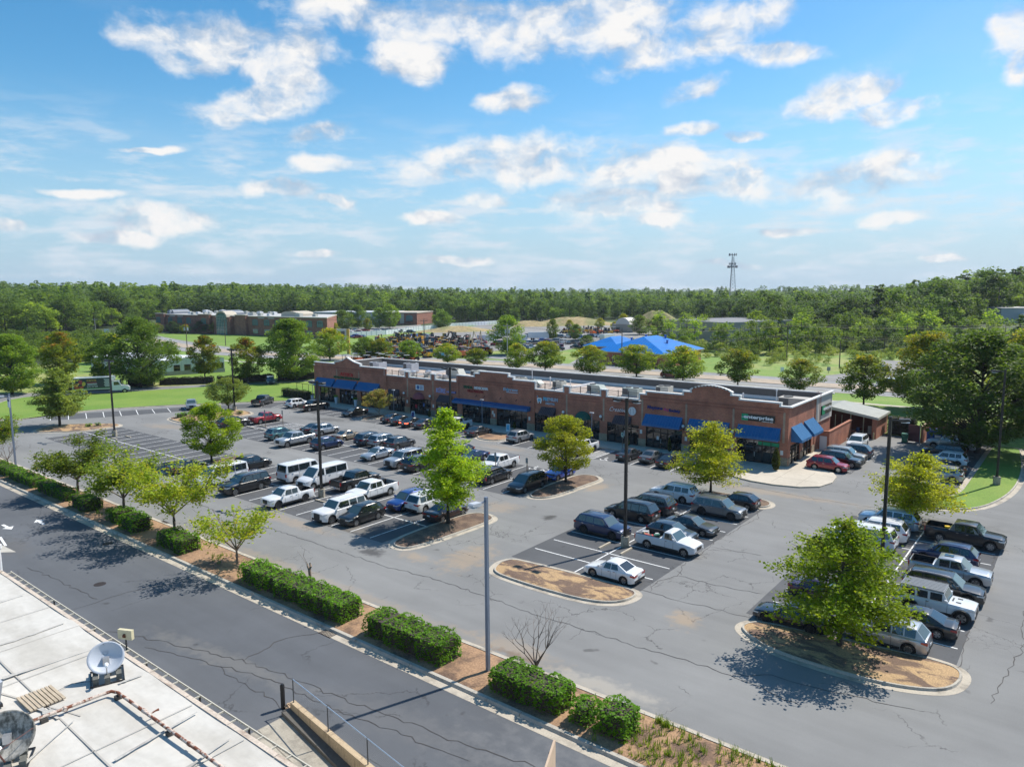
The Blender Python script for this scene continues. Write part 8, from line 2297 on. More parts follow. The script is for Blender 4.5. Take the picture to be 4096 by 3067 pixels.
for k in range(5):
 a,b = -31.5 + 3.8*k,-31.5 + 3.8*(k + 1) - .015
 mb = MB(); n = len(mb.v)
 z0,z1 = .55 - .04*k,.55 - .04*(k + 1)
 mb.v += [(a,wl(a) - .28,-1.8),(b,wl(b) - .28,-1.8),(b,wl(b),-1.8),(a,wl(a),-1.8),(a,wl(a) - .28,z0),(b,wl(b) - .28,z1),(b,wl(b),z1),(a,wl(a),z0)]
 for q in ((4,5,6,7),(0,1,5,4),(1,2,6,5),(2,3,7,6),(3,0,4,7)): mb.f.append(q); mb.mi.append(0)
 mb.build('wall_section',[TANC],parent=rw_,loc=(31.5,-20.9,0))
mb = MB(); n = 0
mb.v += [(-31.6,wl(-31.5) - .75,-.1),(-12,wl(-12) - .75,-1.4),(-12,wl(-12) - .28,-1.4),(-31.6,wl(-31.5) - .28,-.1),(-31.6,wl(-31.5) - .75,.22),(-12,wl(-12) - .75,-1.1),(-12,wl(-12) - .28,-1.1),(-31.6,wl(-31.5) - .28,.22)]
for q in ((4,5,6,7),(0,1,5,4),(1,2,6,5),(3,0,4,7)): mb.f.append(q); mb.mi.append(0)
struct(mb,'ramp_kerb',[mat('dark_ramp_kerb',(.12,.11,.095),.95,var=.2,vscale=4)])
fe = empty('chain_link_fence',(-31.5,20.9,.5)); tag(fe,'galvanised chain link fence on the retaining wall','fence')
FL = lambda mb,n,m: mb.build(n,m,parent=fe,loc=(31.5,-20.9,-.5))
GS = mat('galvanised_rail',(.42,.50,.60),.35,metal=.6)
X0,X1 = -31.35,-13.0
FL(MB().tube([(X0,wl(X0) - .14,1.82),(X1,wl(X1) - .14,1.62)],.03,8),'top_rail',[GS])
for k in range(6):
 x = X0 + 3.45*k; FL(MB().tube([(x,wl(x) - .14,.4),(x,wl(x) - .14,1.86 - .038*k)],.032,8),'post',[mat('fence_post_dark',(.10,.11,.12),.5,metal=.4)])
mb = MB(); Lf = X1 - X0
n = int(Lf/.085)
for i in range(-14,n):
 for s in (1,-1):
  xa = X0 + i*.085; xb = xa + 1.2
  if s < 0: xa,xb = xb,xa
  za,zb_ = .56,1.78
  t0 = max(0,(X0 - min(xa,xb))/1.2); t1 = min(1,(X1 - min(xa,xb))/1.2)
  if t1 <= t0: continue
  if s > 0: pa,pb = (xa + (xb - xa)*t0,za + (zb_ - za)*t0),(xa + (xb - xa)*t1,za + (zb_ - za)*t1)
  else: pa,pb = (xb + (xa - xb)*t0,zb_ - (zb_ - za)*t0),(xb + (xa - xb)*t1,zb_ - (zb_ - za)*t1)
  y0,y1 = wl(pa[0]) - .14,wl(pb[0]) - .14; r_ = .0022
  mb.quad([(pa[0] - r_,y0,pa[1]),(pa[0] + r_,y0,pa[1]),(pb[0] + r_,y1,pb[1]),(pb[0] - r_,y1,pb[1])])
FL(mb,'mesh',[mat('fence_wire',(.30,.34,.38),.5,metal=.5)])
tag(MB().tube([(0,0,0),(0,0,1.30),(0,0,1.37)],[.115,.115,.07],14).build('bollard',[POLEB],loc=(-32.1,20.6,0),smooth=40),'black pipe bollard at the start of the retaining wall','bollard')
tag(MB().tube([(0,0,0),(.02,0,.16),(0,0,.3)],[.2,.22,.1],7).build('rubble',[mat('rubble_tan',(.42,.30,.2),.9,var=.3,vscale=5)],loc=(-31.85,20.75,0)),'broken lump of tan concrete beside the black bollard','rubble')
e = empty('screen_board',(-14.7,20.6,0)); tag(e,'tall tan board on dark posts seen edge-on at the bottom edge','board')
dv = Vector((.55,-.835,0)); dv = Vector((-(-14.88),-20.98,0)).normalized(); dv = (Matrix.Rotation(R(-11),3,'Z') @ dv)
pv = Vector((-dv.y,dv.x,0))*.04
mb = MB(); P0 = Vector((-.15,.35,0)); P1 = P0 + dv*3.5
mb.v += [tuple(P0 - pv),tuple(P1 - pv),tuple(P1 + pv),tuple(P0 + pv)] + [tuple(v + Vector((0,0,5.0))) for v in (P0 - pv,P1 - pv,P1 + pv,P0 + pv)]
for q in ((0,3,2,1),(4,5,6,7),(0,1,5,4),(1,2,6,5),(2,3,7,6),(3,0,4,7)): mb.f.append(q); mb.mi.append(0)
mb.build('panel',[mat('tan_board',(.50,.37,.26),.8,var=.08,vscale=3)],parent=e)
for t in (.05,1.2,2.4):
 p = P0 + dv*t - pv*4; MB().tube([tuple(p),tuple(p + Vector((0,0,4.5)))],.06,6).build('post',[BLACKM],parent=e)
for k,(x,y) in enumerate(((-30,44.0),(-52.0,29.0),(-26.6,29.2),(-58.0,44.6))):
 tag(MB().quad([(0,0,.02),(.25,.05,.05),(.2,.22,.02),(-.02,.18,.04)]).build('litter',[WHT],loc=(x,y,.02 if k in (0,3) else .14)),['scrap of white paper on the sandy island','scrap of white paper on the median soil','scrap of white paper beside the grey lamp post','white scrap on the bay beside the middle lamp post'][k],'litter','scraps of litter')
# ================================================================= FAR BUILDINGS
def bx_local(e,mb,n,m,**k): return mb.build(n,m,parent=e,**k)
WIN = mat('teal_reflection_glass',(.10,.21,.22),.15,spec=1.0,coat=.6)  # pane reflection is painted into the base colour as light teal
CREAM = mat('cream_trim',(.50,.44,.35),.8); ROOFM = mat('pale_roof',(.46,.45,.43),.8,var=.08,vscale=.3)
A = Vector(at(640,410) + (0,)); Bv = Vector(at(1312,338) + (0,))
Lx = (Bv - A).length; an = math.atan2(Bv.y - A.y,Bv.x - A.x)
of = empty('brick_office',tuple(A),an); tag(of,'long two-storey red brick office with arched windows and a tall glass entrance','office building')
H_ = 9.2
BRK2 = brick_mat('office_brick',(.30,.105,.065),(.23,.078,.05),(.3,.2,.15),3.0)
bx_local(of,MB().prism([(0,0),(Lx,0),(Lx - 27,32),(0,32)],0,H_),'wall',[BRK2])
bx_local(of,MB().prism([(-.3,-.3),(Lx + .3,-.3),(Lx - 27,32.3),(-.3,32.3)],H_,H_ + .35),'cornice',[CREAM]); bx_local(of,MB().prism([(.3,.3),(Lx - .3,.3),(Lx - 27,31.7),(.3,31.7)],H_ + .35,H_ + .40),'roof',[ROOFM])
for (x0,x1) in ((0,8),(Lx*.29,Lx*.36),(Lx*.52,Lx*.58)):
 bx_local(of,MB().box(x0,x1,-1.6,-.003,0,H_ + .6),'bay',[BRK2]); bx_local(of,MB().box(x0 - .2,x1 + .2,-1.8,-.31,H_ + .6,H_ + 1.0),'cornice',[CREAM])
def arched(mb,cx,z0,w,h,y):
 pts = [(cx - w/2,z0),(cx + w/2,z0),(cx + w/2,z0 + h*.72)] + [(cx + w/2*math.cos(t),z0 + h*.72 + h*.28*math.sin(t)) for t in [PI*k/6 for k in range(1,6)]] + [(cx - w/2,z0 + h*.72)]
 mb.wall(pts,y - .08,y - .01); return pts
xc = Lx*.445
wins = [Lx*t for t in (.02,.085,.15,.21,.305 + .02,.395,.62,.685,.745,.80,.86,.91,.965)]
for x in wins:
 yb = -1.6 if (Lx*.29 < x < Lx*.36 or x < 8) else 0
 mb = MB(); arched(mb,x,4.9,4.2,3.2,yb - .01); w = bx_local(of,mb,'window',[WIN])
 fr = MB()
 for dx in (-2.1,-.7,.7,2.1): fr.box(x + dx - .07,x + dx + .07,yb - .16,yb - .10,4.9,7.6)
 fr.box(x - 2.1,x + 2.1,yb - .16,yb - .10,6.9,7.05); fr.box(x - 2.1,x + 2.1,yb - .16,yb - .10,4.85,4.98); bx_local(of,fr,'frame',[FRAME]).parent = w
 mb = MB(); mb.box(x - 1.9,x + 1.9,yb - .09,yb - .02,.9,3.2); bx_local(of,mb,'window',[WIN])
pts = MB(); arched(pts,xc,0,8.5,10.8,-2.4); bx_local(of,pts,'entrance_glass',[WIN])
bx_local(of,MB().box(xc - 6.5,xc - 4.4,-2.4,-.004,0,8.6).box(xc + 4.4,xc + 6.5,-2.4,-.004,0,8.6),'entrance_pier',[BRK2])
bx_local(of,MB().wall([(xc - 4.4,9.0)] + [(xc + 4.6*math.cos(t),8.9 + 3.0*math.sin(t)) for t in [PI - PI*k/8 for k in range(9)]] + [(xc + 4.4,9.0)] + [(xc + 4.0*math.cos(t),8.7 + 2.5*math.sin(t)) for t in [PI*k/8 for k in range(9)]],-2.6,4),'entrance_arch',[CREAM])
fr = MB()
for k in range(7): fr.box(xc - 3.9 + k*1.3 - .06,xc - 3.9 + k*1.3 + .06,-2.56,-2.48,0,9.2)
for k in range(7): fr.box(xc - 4.2,xc + 4.2,-2.56,-2.48,1.4*k + .9,1.4*k + 1.0)
bx_local(of,fr,'entrance_frame',[CREAM])
for (x,z_,w) in ((2.5,0,6),(Lx*.36,0,8),(Lx*.73,0,12)):
 mb = MB(); mb.wall([(x,H_ + .4),(x,H_ + 1.5)] + [(x + w/2 - w/2*math.cos(t),H_ + 1.5 + 1.3*math.sin(t)) for t in [PI*k/8 for k in range(1,8)]] + [(x + w,H_ + 1.5),(x + w,H_ + .4)],4,14); bx_local(of,mb,'roof_lantern',[CREAM if w == 12 else mat('grey_vault',(.20,.22,.25),.5)])
SGN = mat('far_sign_white',(.5,.5,.5),.6)
for t in (.10,.155,.655,.71,.83): bx_local(of,MB().box(Lx*t - 2.4,Lx*t + 2.4,-.1,-.02,8.45,8.85),'name_strip',[SGN])
rr = random.Random(12)
for k in range(26):
 x = rr.uniform(12,Lx - 12); y = rr.uniform(3,26 if x < Lx - 32 else 8); s = rr.uniform(.8,1.7)
 p = of.matrix_world @ Vector((x,y,0)) if False else Matrix.Translation(A) @ Matrix.Rotation(an,4,'Z') @ Vector((x,y,H_ + .42))
 o = MB().box(-s,s,-s*.7,s*.7,0,s).box(-s*.8,s*.3,-s*.5,s*.5,s,s*1.15).build('rooftop_unit',[UNIT if k % 3 else FLASH],loc=p); o.rotation_euler = (0,0,an)
 tag(o,'pale boxy air unit on the roof of the brick office','rooftop unit','air units on the office roof')
o = MB().tube([(0,0,0),(0,0,.3)],.9,14).build('dish_antenna',[SGN],loc=Matrix.Translation(A) @ Matrix.Rotation(an,4,'Z') @ Vector((9.5,1.5,H_ + 1.8))); o.rotation_euler = (R(80),0,an); tag(o,'round white dish at the left end of the brick office roof','satellite dish')
A2,B2,C2 = Vector((-219.9,86.0)),Vector((-189.9,92.5)),Vector((-185.6,106.3)); D2 = A2 + (C2 - B2)
wb = empty('white_metal_building',(-203,96,0)); tag(wb,'low white metal building with stone foot behind the biggest dark oak','building')
WH = mat('white_metal_siding',(.68,.69,.70),.6,var=.03,vscale=1); WSTN = mat('grey_stone_foot',(.34,.32,.29),.9,var=.2,vscale=3)
cs = [A2,B2,C2,D2]
mb = MB(); ft = MB(); rb = MB()
for p,q in zip(cs,cs[1:] + cs[:1]):
 p = p - Vector((-203,96)); q = q - Vector((-203,96))
 mb.quad([(*p,1.0),(*q,1.0),(*q,4.0),(*p,4.0)])
 d = (q - p).normalized(); n = Vector((d.y,-d.x))*.08; ft.quad([(*(p + n),0),(*(q + n),0),(*(q + n),1.0),(*(p + n),1.0)]); ft.quad([(*(p + n),1.0),(*(q + n),1.0),(*q,1.0),(*p,1.0)])
 l = (q - p).length
 for k in range(int(l/1.2)):
  a = p + d*1.2*k + n*.6; b = a + d*.06; rb.quad([(*a,1.02),(*b,1.02),(*b,3.95),(*a,3.95)])
mb.build('wall',[WH],parent=wb); ft.build('stone_foot',[WSTN],parent=wb); rb.build('batten',[mat('batten_grey',(.45,.46,.48),.6)],parent=wb)
mb = MB(); O2 = Vector((-203,96)); r0,r1 = (A2 + D2)/2 - O2,(B2 + C2)/2 - O2
ex = 1.02
L4 = [(v - O2)*ex for v in cs]
mb.quad([(*L4[0],3.95),(*L4[1],3.95),(*(r1*ex),4.9),(*(r0*ex),4.9)]); mb.quad([(*L4[2],3.95),(*L4[3],3.95),(*(r0*ex),4.9),(*(r1*ex),4.9)])
mb.quad([(*(B2 - O2),3.9),(*(C2 - O2),3.9),(*r1,4.8)])
mb.build('roof',[mat('white_metal_roof',(.80,.80,.80),.4)],parent=wb)
d = (C2 - B2).normalized(); n = Vector((d.y,-d.x))*.1
for t in (.12,.30,.50,.62,.78,.88):
 p = B2 - O2 + (C2 - B2)*t + n; q = p + d*1.5
 f = MB().quad([(*p,1.1),(*q,1.1),(*q,2.6),(*p,2.6)]).build('window',[GLASS],parent=wb)
 p2,q2 = p - d*.1 - n*.2,q + d*.1 - n*.2
 MB().quad([(*p2,1.0),(*q2,1.0),(*q2,2.7),(*p2,2.7)]).build('frame',[CREAM],parent=f)
bh = empty('blue_roof_house',(-103,204,0)); tag(bh,'low brick house under a bright blue standing seam metal roof','building')
BR_ = mat('bright_blue_roof',(.012,.19,.60),.35,var=.05,vscale=.6); BR2 = mat('blue_roof_seam',(.008,.10,.38),.4)
def hip(x0,x1,y0,y1,ze,zr_,rx0,rx1,ry0,ry1):
 mb = MB(); a,b,c,d = (x0,y0,ze),(x1,y0,ze),(x1,y1,ze),(x0,y1,ze); r0,r1 = (rx0,ry0,zr_),(rx1,ry1,zr_)
 mb.quad([a,b,r0]); mb.quad([b,c,r1,r0]); mb.quad([c,d,r1]); mb.quad([d,a,r0,r1])
 mb.box(x0,x1,y0,y1,ze - .3,ze - .01,mi=2)
 n = int((y1 - y0)/.9)
 for k in range(1,n):
  y = y0 + (y1 - y0)*k/n
  for xs_,xr in ((x0,rx0),(x1,rx1)):
   yr = min(max(y,ry0),ry1); t = 1.0
   if y < ry0: t = (y - y0)/(ry0 - y0)
   if y > ry1: t = (y1 - y)/(y1 - ry1)
   xe = xs_ + (xr - xs_)*t; ze2 = ze + (zr_ - ze)*t
   mb.quad([(xs_,y - .04,ze + .03),(xs_,y + .04,ze + .03),(xe,y + .04,ze2 + .03),(xe,y - .04,ze2 + .03)],1)
 m = int((x1 - x0)/.9)
 for k in range(1,m):
  x = x0 + (x1 - x0)*k/m; t = (x - x0)/(rx0 - x0) if x < rx0 else (x1 - x)/(x1 - rx0)
  mb.quad([(x - .04,y0,ze + .03),(x + .04,y0,ze + .03),(x + .04,y0 + (ry0 - y0)*t,ze + (zr_ - ze)*t + .03),(x - .04,y0 + (ry0 - y0)*t,ze + (zr_ - ze)*t + .03)],1)
 return mb
LO = (103,-204,0)
hip(-114.6,-91.6,181.4,206.6,3.9,7.9,-103,-103,190,198).build('roof',[BR_,BR2,CREAM],parent=bh,loc=LO)
hip(-128,-114.8,196,214,3.9,6.6,-121.4,-121.3,202,208).build('roof',[BR_,BR2,CREAM],parent=bh,loc=LO)
MB().box(-113.8,-92.4,182.2,206,0,3.6).build('wall',[BRICK],parent=bh,loc=LO); MB().box(-127,-113.9,197,213,0,3.6).build('wall',[BRICK],parent=bh,loc=LO)
for x in (-112,-108.5,-104,-100,-96):
 MB().box(x,x + 1.4,182.05,182.16,1.0,2.8).build('window',[GLASS],parent=bh,loc=LO); MB().box(x - .15,x,181.98,182.15,.8,3.0).build('pilaster',[CREAM],parent=bh,loc=LO)
for k,(x,y,z) in enumerate(((-105.5,196,6.8),(-100.6,199,6.8),(-107.5,191,6.2),(-97.5,194,5.7))): MB().tube([(x,y,z),(x,y,z + 1.0),(x,y,z + 1.25)],[.3,.3,.45],8).build('roof_vent',[BR2],parent=bh,loc=LO)
P_l,P_r = Vector(at(2650,331) + (0,)),Vector(at(2905,296) + (0,))
an2 = math.atan2(P_r.y - P_l.y,P_r.x - P_l.x); Lw = (P_r - P_l).length
wh = empty('beige_warehouse',tuple(P_l),an2); tag(wh,'beige flat roofed warehouse behind the blue roofed house','building')
TAN = mat('tan_render',(.37,.32,.265),.85,var=.04,vscale=.5)
MB().box(0,Lw,0,44,0,7.6).build('wall',[TAN],parent=wh); MB().box(.4,Lw - .4,.4,43.6,7.6,7.64).build('roof',[mat('dark_roof',(.20,.20,.205),.8)],parent=wh)
MB().box(-.1,Lw + .1,-.1,.3,7.4,7.9).box(-.1,.3,.3,44.1,7.4,7.9).box(Lw - .3,Lw + .1,.3,44.1,7.4,7.9).box(.3,Lw - .3,43.7,44.1,7.4,7.9).build('parapet',[mat('tan_light',(.46,.40,.33),.85)],parent=wh)
for x in (16,21,26,30): MB().box(x,x + 1.2,-.06,-.004,3.9,5.2).build('window',[GLASS],parent=wh)
P_l = Vector(at(1255,478) + (0,)); P_r = Vector(at(1672,462) + (0,)); an3 = math.atan2(P_r.y - P_l.y,P_r.x - P_l.x); Lw = (P_r - P_l).length
e = empty('white_store',tuple(P_l),an3); tag(e,'long pale building with brick right end behind the green trees','building')
MB().box(0,Lw*.72,0,30,0,7.6).build('wall',[mat('pale_panel',(.50,.50,.48),.8)],parent=e); MB().box(Lw*.72,Lw,-.5,30,0,7.4).build('wall',[BRK2],parent=e)
MB().box(-.3,Lw*.72,-.4,30.3,7.6,8.1).build('roof',[mat('pale_metal_roof',(.56,.58,.58),.5)],parent=e); MB().box(Lw*.72 + .01,Lw + .3,-.8,30.3,7.4,7.9).build('cornice',[CREAM],parent=e)
for t in (.78,.93): 
 mb = MB(); arched(mb,Lw*t,2.6,4.5,3.6,-.5); mb.build('window',[WIN],parent=e); MB().wall([(Lw*t - 2.4,2.0),(Lw*t + 2.4,2.0),(Lw*t + 2.2,2.7),(Lw*t - 2.2,2.7)],-1.3,-.52).build('awning',[BLACKM],parent=e)
MB().box(Lw*.84,Lw*.88,-.56,-.502,1.0,7.0).build('panel',[CREAM],parent=e)
x,y = at(2507,372); e = empty('domed_shed',(x,y,0)); tag(e,'small tan shed with a pale rounded roof at the yard end','shed')
MB().box(-6,6,-4,4,0,4).build('wall',[TAN],parent=e)
mb = MB(); mb.wall([(-4,4)] + [(-4*math.cos(t),4 + 3.2*math.sin(t)) for t in [PI*k/10 for k in range(1,10)]] + [(4,4)],-4,4); mb.build('roof',[mat('pale_dome',(.62,.58,.52),.6)],parent=e,smooth=40)
P_l = Vector(at(4000,305) + (0,)); e = empty('clinic',tuple(P_l),.45); tag(e,'pale grey tall building with a green star emblem at the right edge','building')
MB().box(0,60,0,30,0,12.3).build('wall',[mat('pale_grey_panel',(.40,.41,.42),.7)],parent=e); MB().box(7,60,-3,-.01,0,10.2).build('wall',[mat('white_panel',(.58,.60,.62),.6)],parent=e)
MB().box(-.3,60,-.3,30,12.3,12.7).build('roof_edge',[mat('tan_edge',(.42,.40,.36),.7)],parent=e)
mb = MB()
for k in range(6):
 a = k*PI/3 + .2; cx,cz = 11.0,5.2
 mb.wall([(cx + .5*math.cos(a - .5),cz + .5*math.sin(a - .5)),(cx + 2.2*math.cos(a),cz + 2.2*math.sin(a)),(cx + .5*math.cos(a + .5),cz + .5*math.sin(a + .5))],-3.15,-3.02)
mb.build('emblem',[mat('emblem_green',(.02,.33,.12),.5)],parent=e)
MB().box(15,25,-3.1,-3.02,4.4,6.2).build('name_panel',[MATS['emblem_green']],parent=e)
WF = mat('white_vinyl_fence',(.62,.65,.70),.6)
fp = [(-277,220.9),(-275.5,244.5),(-289,283),(-296.5,315),(-298,350),(-300,384),(-303,415)]
e = empty('yard_fence',(-277,221,0)); tag(e,'long white panel fence between the office car park and the equipment yard','fence')
mb = MB(); pb = MB()
for (a,b) in zip(fp,fp[1:]):
 d = Vector((b[0] - a[0],b[1] - a[1])); l = d.length; d.normalize(); n = Vector((-d.y,d.x))*.05
 p,q = Vector(a),Vector(b); mb.quad([(*(p - n),0),(*(q - n),0),(*(q - n),2.3),(*(p - n),2.3)]); mb.quad([(*(q + n),0),(*(p + n),0),(*(p + n),2.3),(*(q + n),2.3)]); mb.quad([(*(p - n),2.3),(*(q - n),2.3),(*(q + n),2.3),(*(p + n),2.3)])
 for k in range(int(l/3)):
  c = p + d*3*k; pb.box(c.x - .12,c.x + .12,c.y - .12,c.y + .12,0,2.45)
mb.build('panel',[WF],parent=e,loc=(277,-221,0)); pb.build('post',[mat('fence_post_white',(.45,.48,.55),.6)],parent=e,loc=(277,-221,0))
e = empty('yard_mesh_fence',(-170,190,0)); tag(e,'grey chain link fence round the equipment yard','fence')
fp = [(-232,172),(-205,170),(-179,174),(-166,200),(-161,244),(-148,262)]
rl = MB(); ps = MB()
for (a,b) in zip(fp,fp[1:]):
 d = Vector((b[0] - a[0],b[1] - a[1])); l = d.length; d.normalize()
 rl.tube([(*a,2.0),(*b,2.0)],.05,4); rl.tube([(*a,1.0),(*b,1.0)],.02,4)
 for k in range(int(l/3)): c = Vector(a) + d*3*k; ps.box(c.x - .05,c.x + .05,c.y - .05,c.y + .05,0,2.1)
 for k in range(int(l/.5)):
  c = Vector(a) + d*.5*k; f = c + d*.5; rl.quad([(*c,0),(c.x + .03,c.y,0),(f.x + .03,f.y,2),(*f,2)]); rl.quad([(*f,0),(f.x + .03,f.y,0),(c.x + .03,c.y,2),(*c,2)])
rl.build('rail',[BLACKM],parent=e,loc=(170,-190,0)); ps.build('post',[BLACKM],parent=e,loc=(170,-190,0))
e = empty('sign_pylon',(-203.9,161.4,0),.65); tag(e,'tall yellow sign pylon with a pale square top beside the highway','sign')
YS = mat('pylon_yellow',(.50,.33,.06),.6)
MB().box(-2.2,-1.5,-.5,.5,0,4.2).build('leg',[YS],parent=e); MB().box(1.3,2.2,-.5,.5,0,8.6).build('leg',[YS],parent=e)
MB().box(-2.2,1.29,-.45,.45,4.6,8.6).build('sign_box',[mat('pylon_grey',(.50,.50,.46),.6)],parent=e)
MB().box(-1.6,.7,-.5,-.46,5.3,7.9).build('sign_face',[mat('pylon_dark',(.10,.10,.10),.6)],parent=e); MB().box(-1.0,.1,-.54,-.51,6.0,7.2).build('emblem',[YS],parent=e)
WOODP = mat('utility_pole_wood',(.11,.085,.065),.9); CONCP = mat('utility_pole_concrete',(.34,.34,.33),.8)
poles = [(-255.9,132.6,11.0,2,'wooden utility pole with transformers behind the white metal building',WOODP),(-275.2,158.7,10.5,1,'wooden utility pole before the left part of the brick office',WOODP),(-198.6,195.3,11.0,1,'wooden utility pole standing among the yellow machines',WOODP),(-148.9,183.7,10.8,2,'grey utility pole with two pale transformers by the large dark tree',CONCP),
   (-102.9,177.4,10.7,1,'dark utility pole in front of the blue roof',WOODP),(-72.5,229.6 - 7,11.0,2,'utility pole with one transformer in the meadow',WOODP),(-54.2,209.9,7.4,0,'short plain pole in the meadow',WOODP),(-12,262,11.0,1,'utility pole hidden in the trees at the right',WOODP),(-419.4,167.4,8.0,1,'grey pole at the far left before the wood',CONCP),(-459.3,163.3,8.2,1,'thin grey pole farthest left',CONCP),(-236.0,190,9.0,1,'wooden pole left of the yellow sign pylon',WOODP),(-219,215.2,9.5,0,'grey concrete pole rising behind the machines',CONCP)]
for (x,y,h,t,lab,m) in poles:
 e = empty('utility_pole',(x,y,0),YAW); tag(e,lab,'utility pole','utility poles along the highway')
 MB().tube([(0,0,0),(0,0,h)],[.17,.12],8).build('pole',[m],parent=e)
 if t: MB().box(-1.3,1.3,-.09,.09,h - .75,h - .58).box(-1.2,-1.1,-.05,.05,h - .58,h - .32).box(1.1,1.2,-.05,.05,h - .58,h - .32).box(-.05,.05,-.05,.05,h,h + .25).build('crossarm',[m],parent=e)
 if t == 2:
  for s in (-1,1):
   if 'one' in lab and s < 0: continue
   MB().tube([(s*.55,-.1,h - 3.0),(s*.55,-.1,h - 1.9)],.27,10).build('transformer',[mat('transformer_grey',(.42,.45,.47),.5)],parent=e)
WIRE = mat('wire_black',(.03,.03,.03),.6)
def wire(a,b,za,zb_,sag,r=.022):
 mb = MB(); P = []
 for k in range(15):
  t = k/14; P.append((a[0] + (b[0] - a[0])*t,a[1] + (b[1] - a[1])*t,za + (zb_ - za)*t - sag*4*t*(1 - t)))
 mb.tube(P,r,3,cap=False); return mb
runs = [((-459.3,163.3),(-419.4,167.4)),((-419.4,167.4),(-275.2,158.7)),((-275.2,158.7),(-236,190)),((-236,190),(-198.6,195.3)),((-198.6,195.3),(-148.9,183.7)),((-148.9,183.7),(-102.9,177.4)),((-102.9,177.4),(-72.5,222.6)),((-72.5,222.6),(-12,262)),((-12,262),(90,330)),((-255.9,132.6),(-275.2,158.7)),((-72.5,222.6),(-54.2,209.9)),((-54.2,209.9),(40,250))]
for k,(a,b) in enumerate(runs):
 mb = MB()
 for dz,off in ((0,-1.1),(0,1.1),(.6,0),(-2.6,.2),(-3.1,.2)):
  if k in (9,10,11) and dz > -2: continue
  w = wire((a[0] + off*.78,a[1] + off*.62),(b[0] + off*.78,b[1] + off*.62),10.5 + dz if k not in (0,) else 8,10.5 + dz if k not in (0,) else 8,1.0)
  n = len(mb.v); mb.v += w.v; mb.f += [tuple(n + i for i in f) for f in w.f]; mb.mi += w.mi
 tag(mb.build('power_line',[WIRE]),'bundle of thin power lines in the %s span counted from the left' % ['first','second','third','fourth','fifth','sixth','seventh','eighth','last','short crossing','meadow side','lowest right'][k],'power line','power lines along the highway')
x,y = at(2923,900); e = empty('lattice_mast',(x,y,terrain(x,y))); tag(e,'tall lattice telecom mast rising above the wood on the horizon','mast')
HM_ = 64.5 - terrain(x,y); ST = mat('mast_steel',(.20,.23,.27),.5,metal=.4); STR = mat('mast_red_brown',(.20,.10,.11),.6)
legs = [(math.cos(a),math.sin(a)) for a in (.3,.3 + 2.09,.3 + 4.19)]
rad = lambda z: 4.6*(1 - z/HM_) + .9
for i,(c,s) in enumerate(legs): MB().tube([(c*rad(0),s*rad(0),0),(c*rad(HM_ - 4),s*rad(HM_ - 4),HM_ - 4)],.30,5).build('leg',[STR if i == 1 else ST],parent=e)
mb = MB(); z = 0
while z < HM_ - 6:
 dz = max(2.2,rad(z)*1.1)
 for i in range(3):
  a,b = legs[i],legs[(i + 1) % 3]
  mb.tube([(a[0]*rad(z),a[1]*rad(z),z),(b[0]*rad(z + dz),b[1]*rad(z + dz),z + dz)],.12,3,cap=False); mb.tube([(b[0]*rad(z),b[1]*rad(z),z),(a[0]*rad(z + dz),a[1]*rad(z + dz),z + dz)],.12,3,cap=False); mb.tube([(a[0]*rad(z),a[1]*rad(z),z),(b[0]*rad(z),b[1]*rad(z),z)],.10,3,cap=False)
 z += dz
mb.build('bracing',[ST],parent=e)
for zz,rr_,n in ((HM_ - 3.0,4.2,9),(HM_ - 17.5,5.6,12),(HM_ - 14.0,3.8,5)):
 p = MB()
 for k in range(n):
  a = 2*PI*k/n; p.box(rr_*math.cos(a) - .35,rr_*math.cos(a) + .35,rr_*math.sin(a) - .35,rr_*math.sin(a) + .35,zz - 1.4,zz + 1.4)
 p.build('antenna_ring',[mat('antenna_dark',(.10,.10,.12),.6)],parent=e); q = MB(); q.tube([(rr_*math.cos(2*PI*k/12),rr_*math.sin(2*PI*k/12),zz) for k in range(13)],.2,4,cap=False); q.build('platform',[ST],parent=e)
bt = empty('box_truck',(-167.6,67.6,0),math.atan2(5.5,3.07)); tag(bt,'refrigerated box truck with food pictures on its dark side','truck')
TS = lambda mb,n,m,**k: mb.build(n,m,parent=bt,**k)
TW = mat('truck_white',(.70,.70,.71),.4,coat=.5); TD = mat('truck_panel_dark',(.025,.035,.04),.5)
TS(MB().box(-5.6,1.6,-1.25,1.25,1.15,3.75),'cargo_box',[TW])
sd_ = MB(); sd_.quad([(-5.5,-1.262,1.3),(1.5,-1.262,1.3),(1.5,-1.262,3.6),(-5.5,-1.262,3.6)]); TS(sd_,'side_picture',[TD])
for (x0,x1,z0,z1,m) in ((-5.3,-4.4,1.7,2.7,(.45,.14,.03)),(-4.5,-3.6,2.3,3.3,(.35,.04,.05)),(-3.9,-3.1,1.9,2.9,(.55,.42,.06)),(-4.4,-3.5,1.5,2.1,(.42,.06,.04)),(-5.4,-4.2,1.4,1.8,(.55,.55,.45)),(-5.5,1.5,1.3,1.55,(.06,.16,.05))):
 q = MB(); n = 9; cx,cz = (x0 + x1)/2,(z0 + z1)/2
 rr = random.Random(int(x0*31)); q.quad([(cx + (x1 - x0)/2*math.cos(2*PI*k/n)*rr.uniform(.7,1.1),-1.268 - .002*(x0 + 6),cz + (z1 - z0)/2*math.sin(2*PI*k/n)*rr.uniform(.75,1.1)) for k in range(n)]) if x1 < 1 else q.quad([(x0,-1.266,z0),(x1,-1.266,z0),(x1,-1.266,z1),(x0,-1.266,z1)])
 TS(q,'food_picture',[mat('picture_%d' % int(abs(x0)*10 + z0*100),m,.6)])
me = text_mesh('Lancia',1.0,.02,.25,.02)
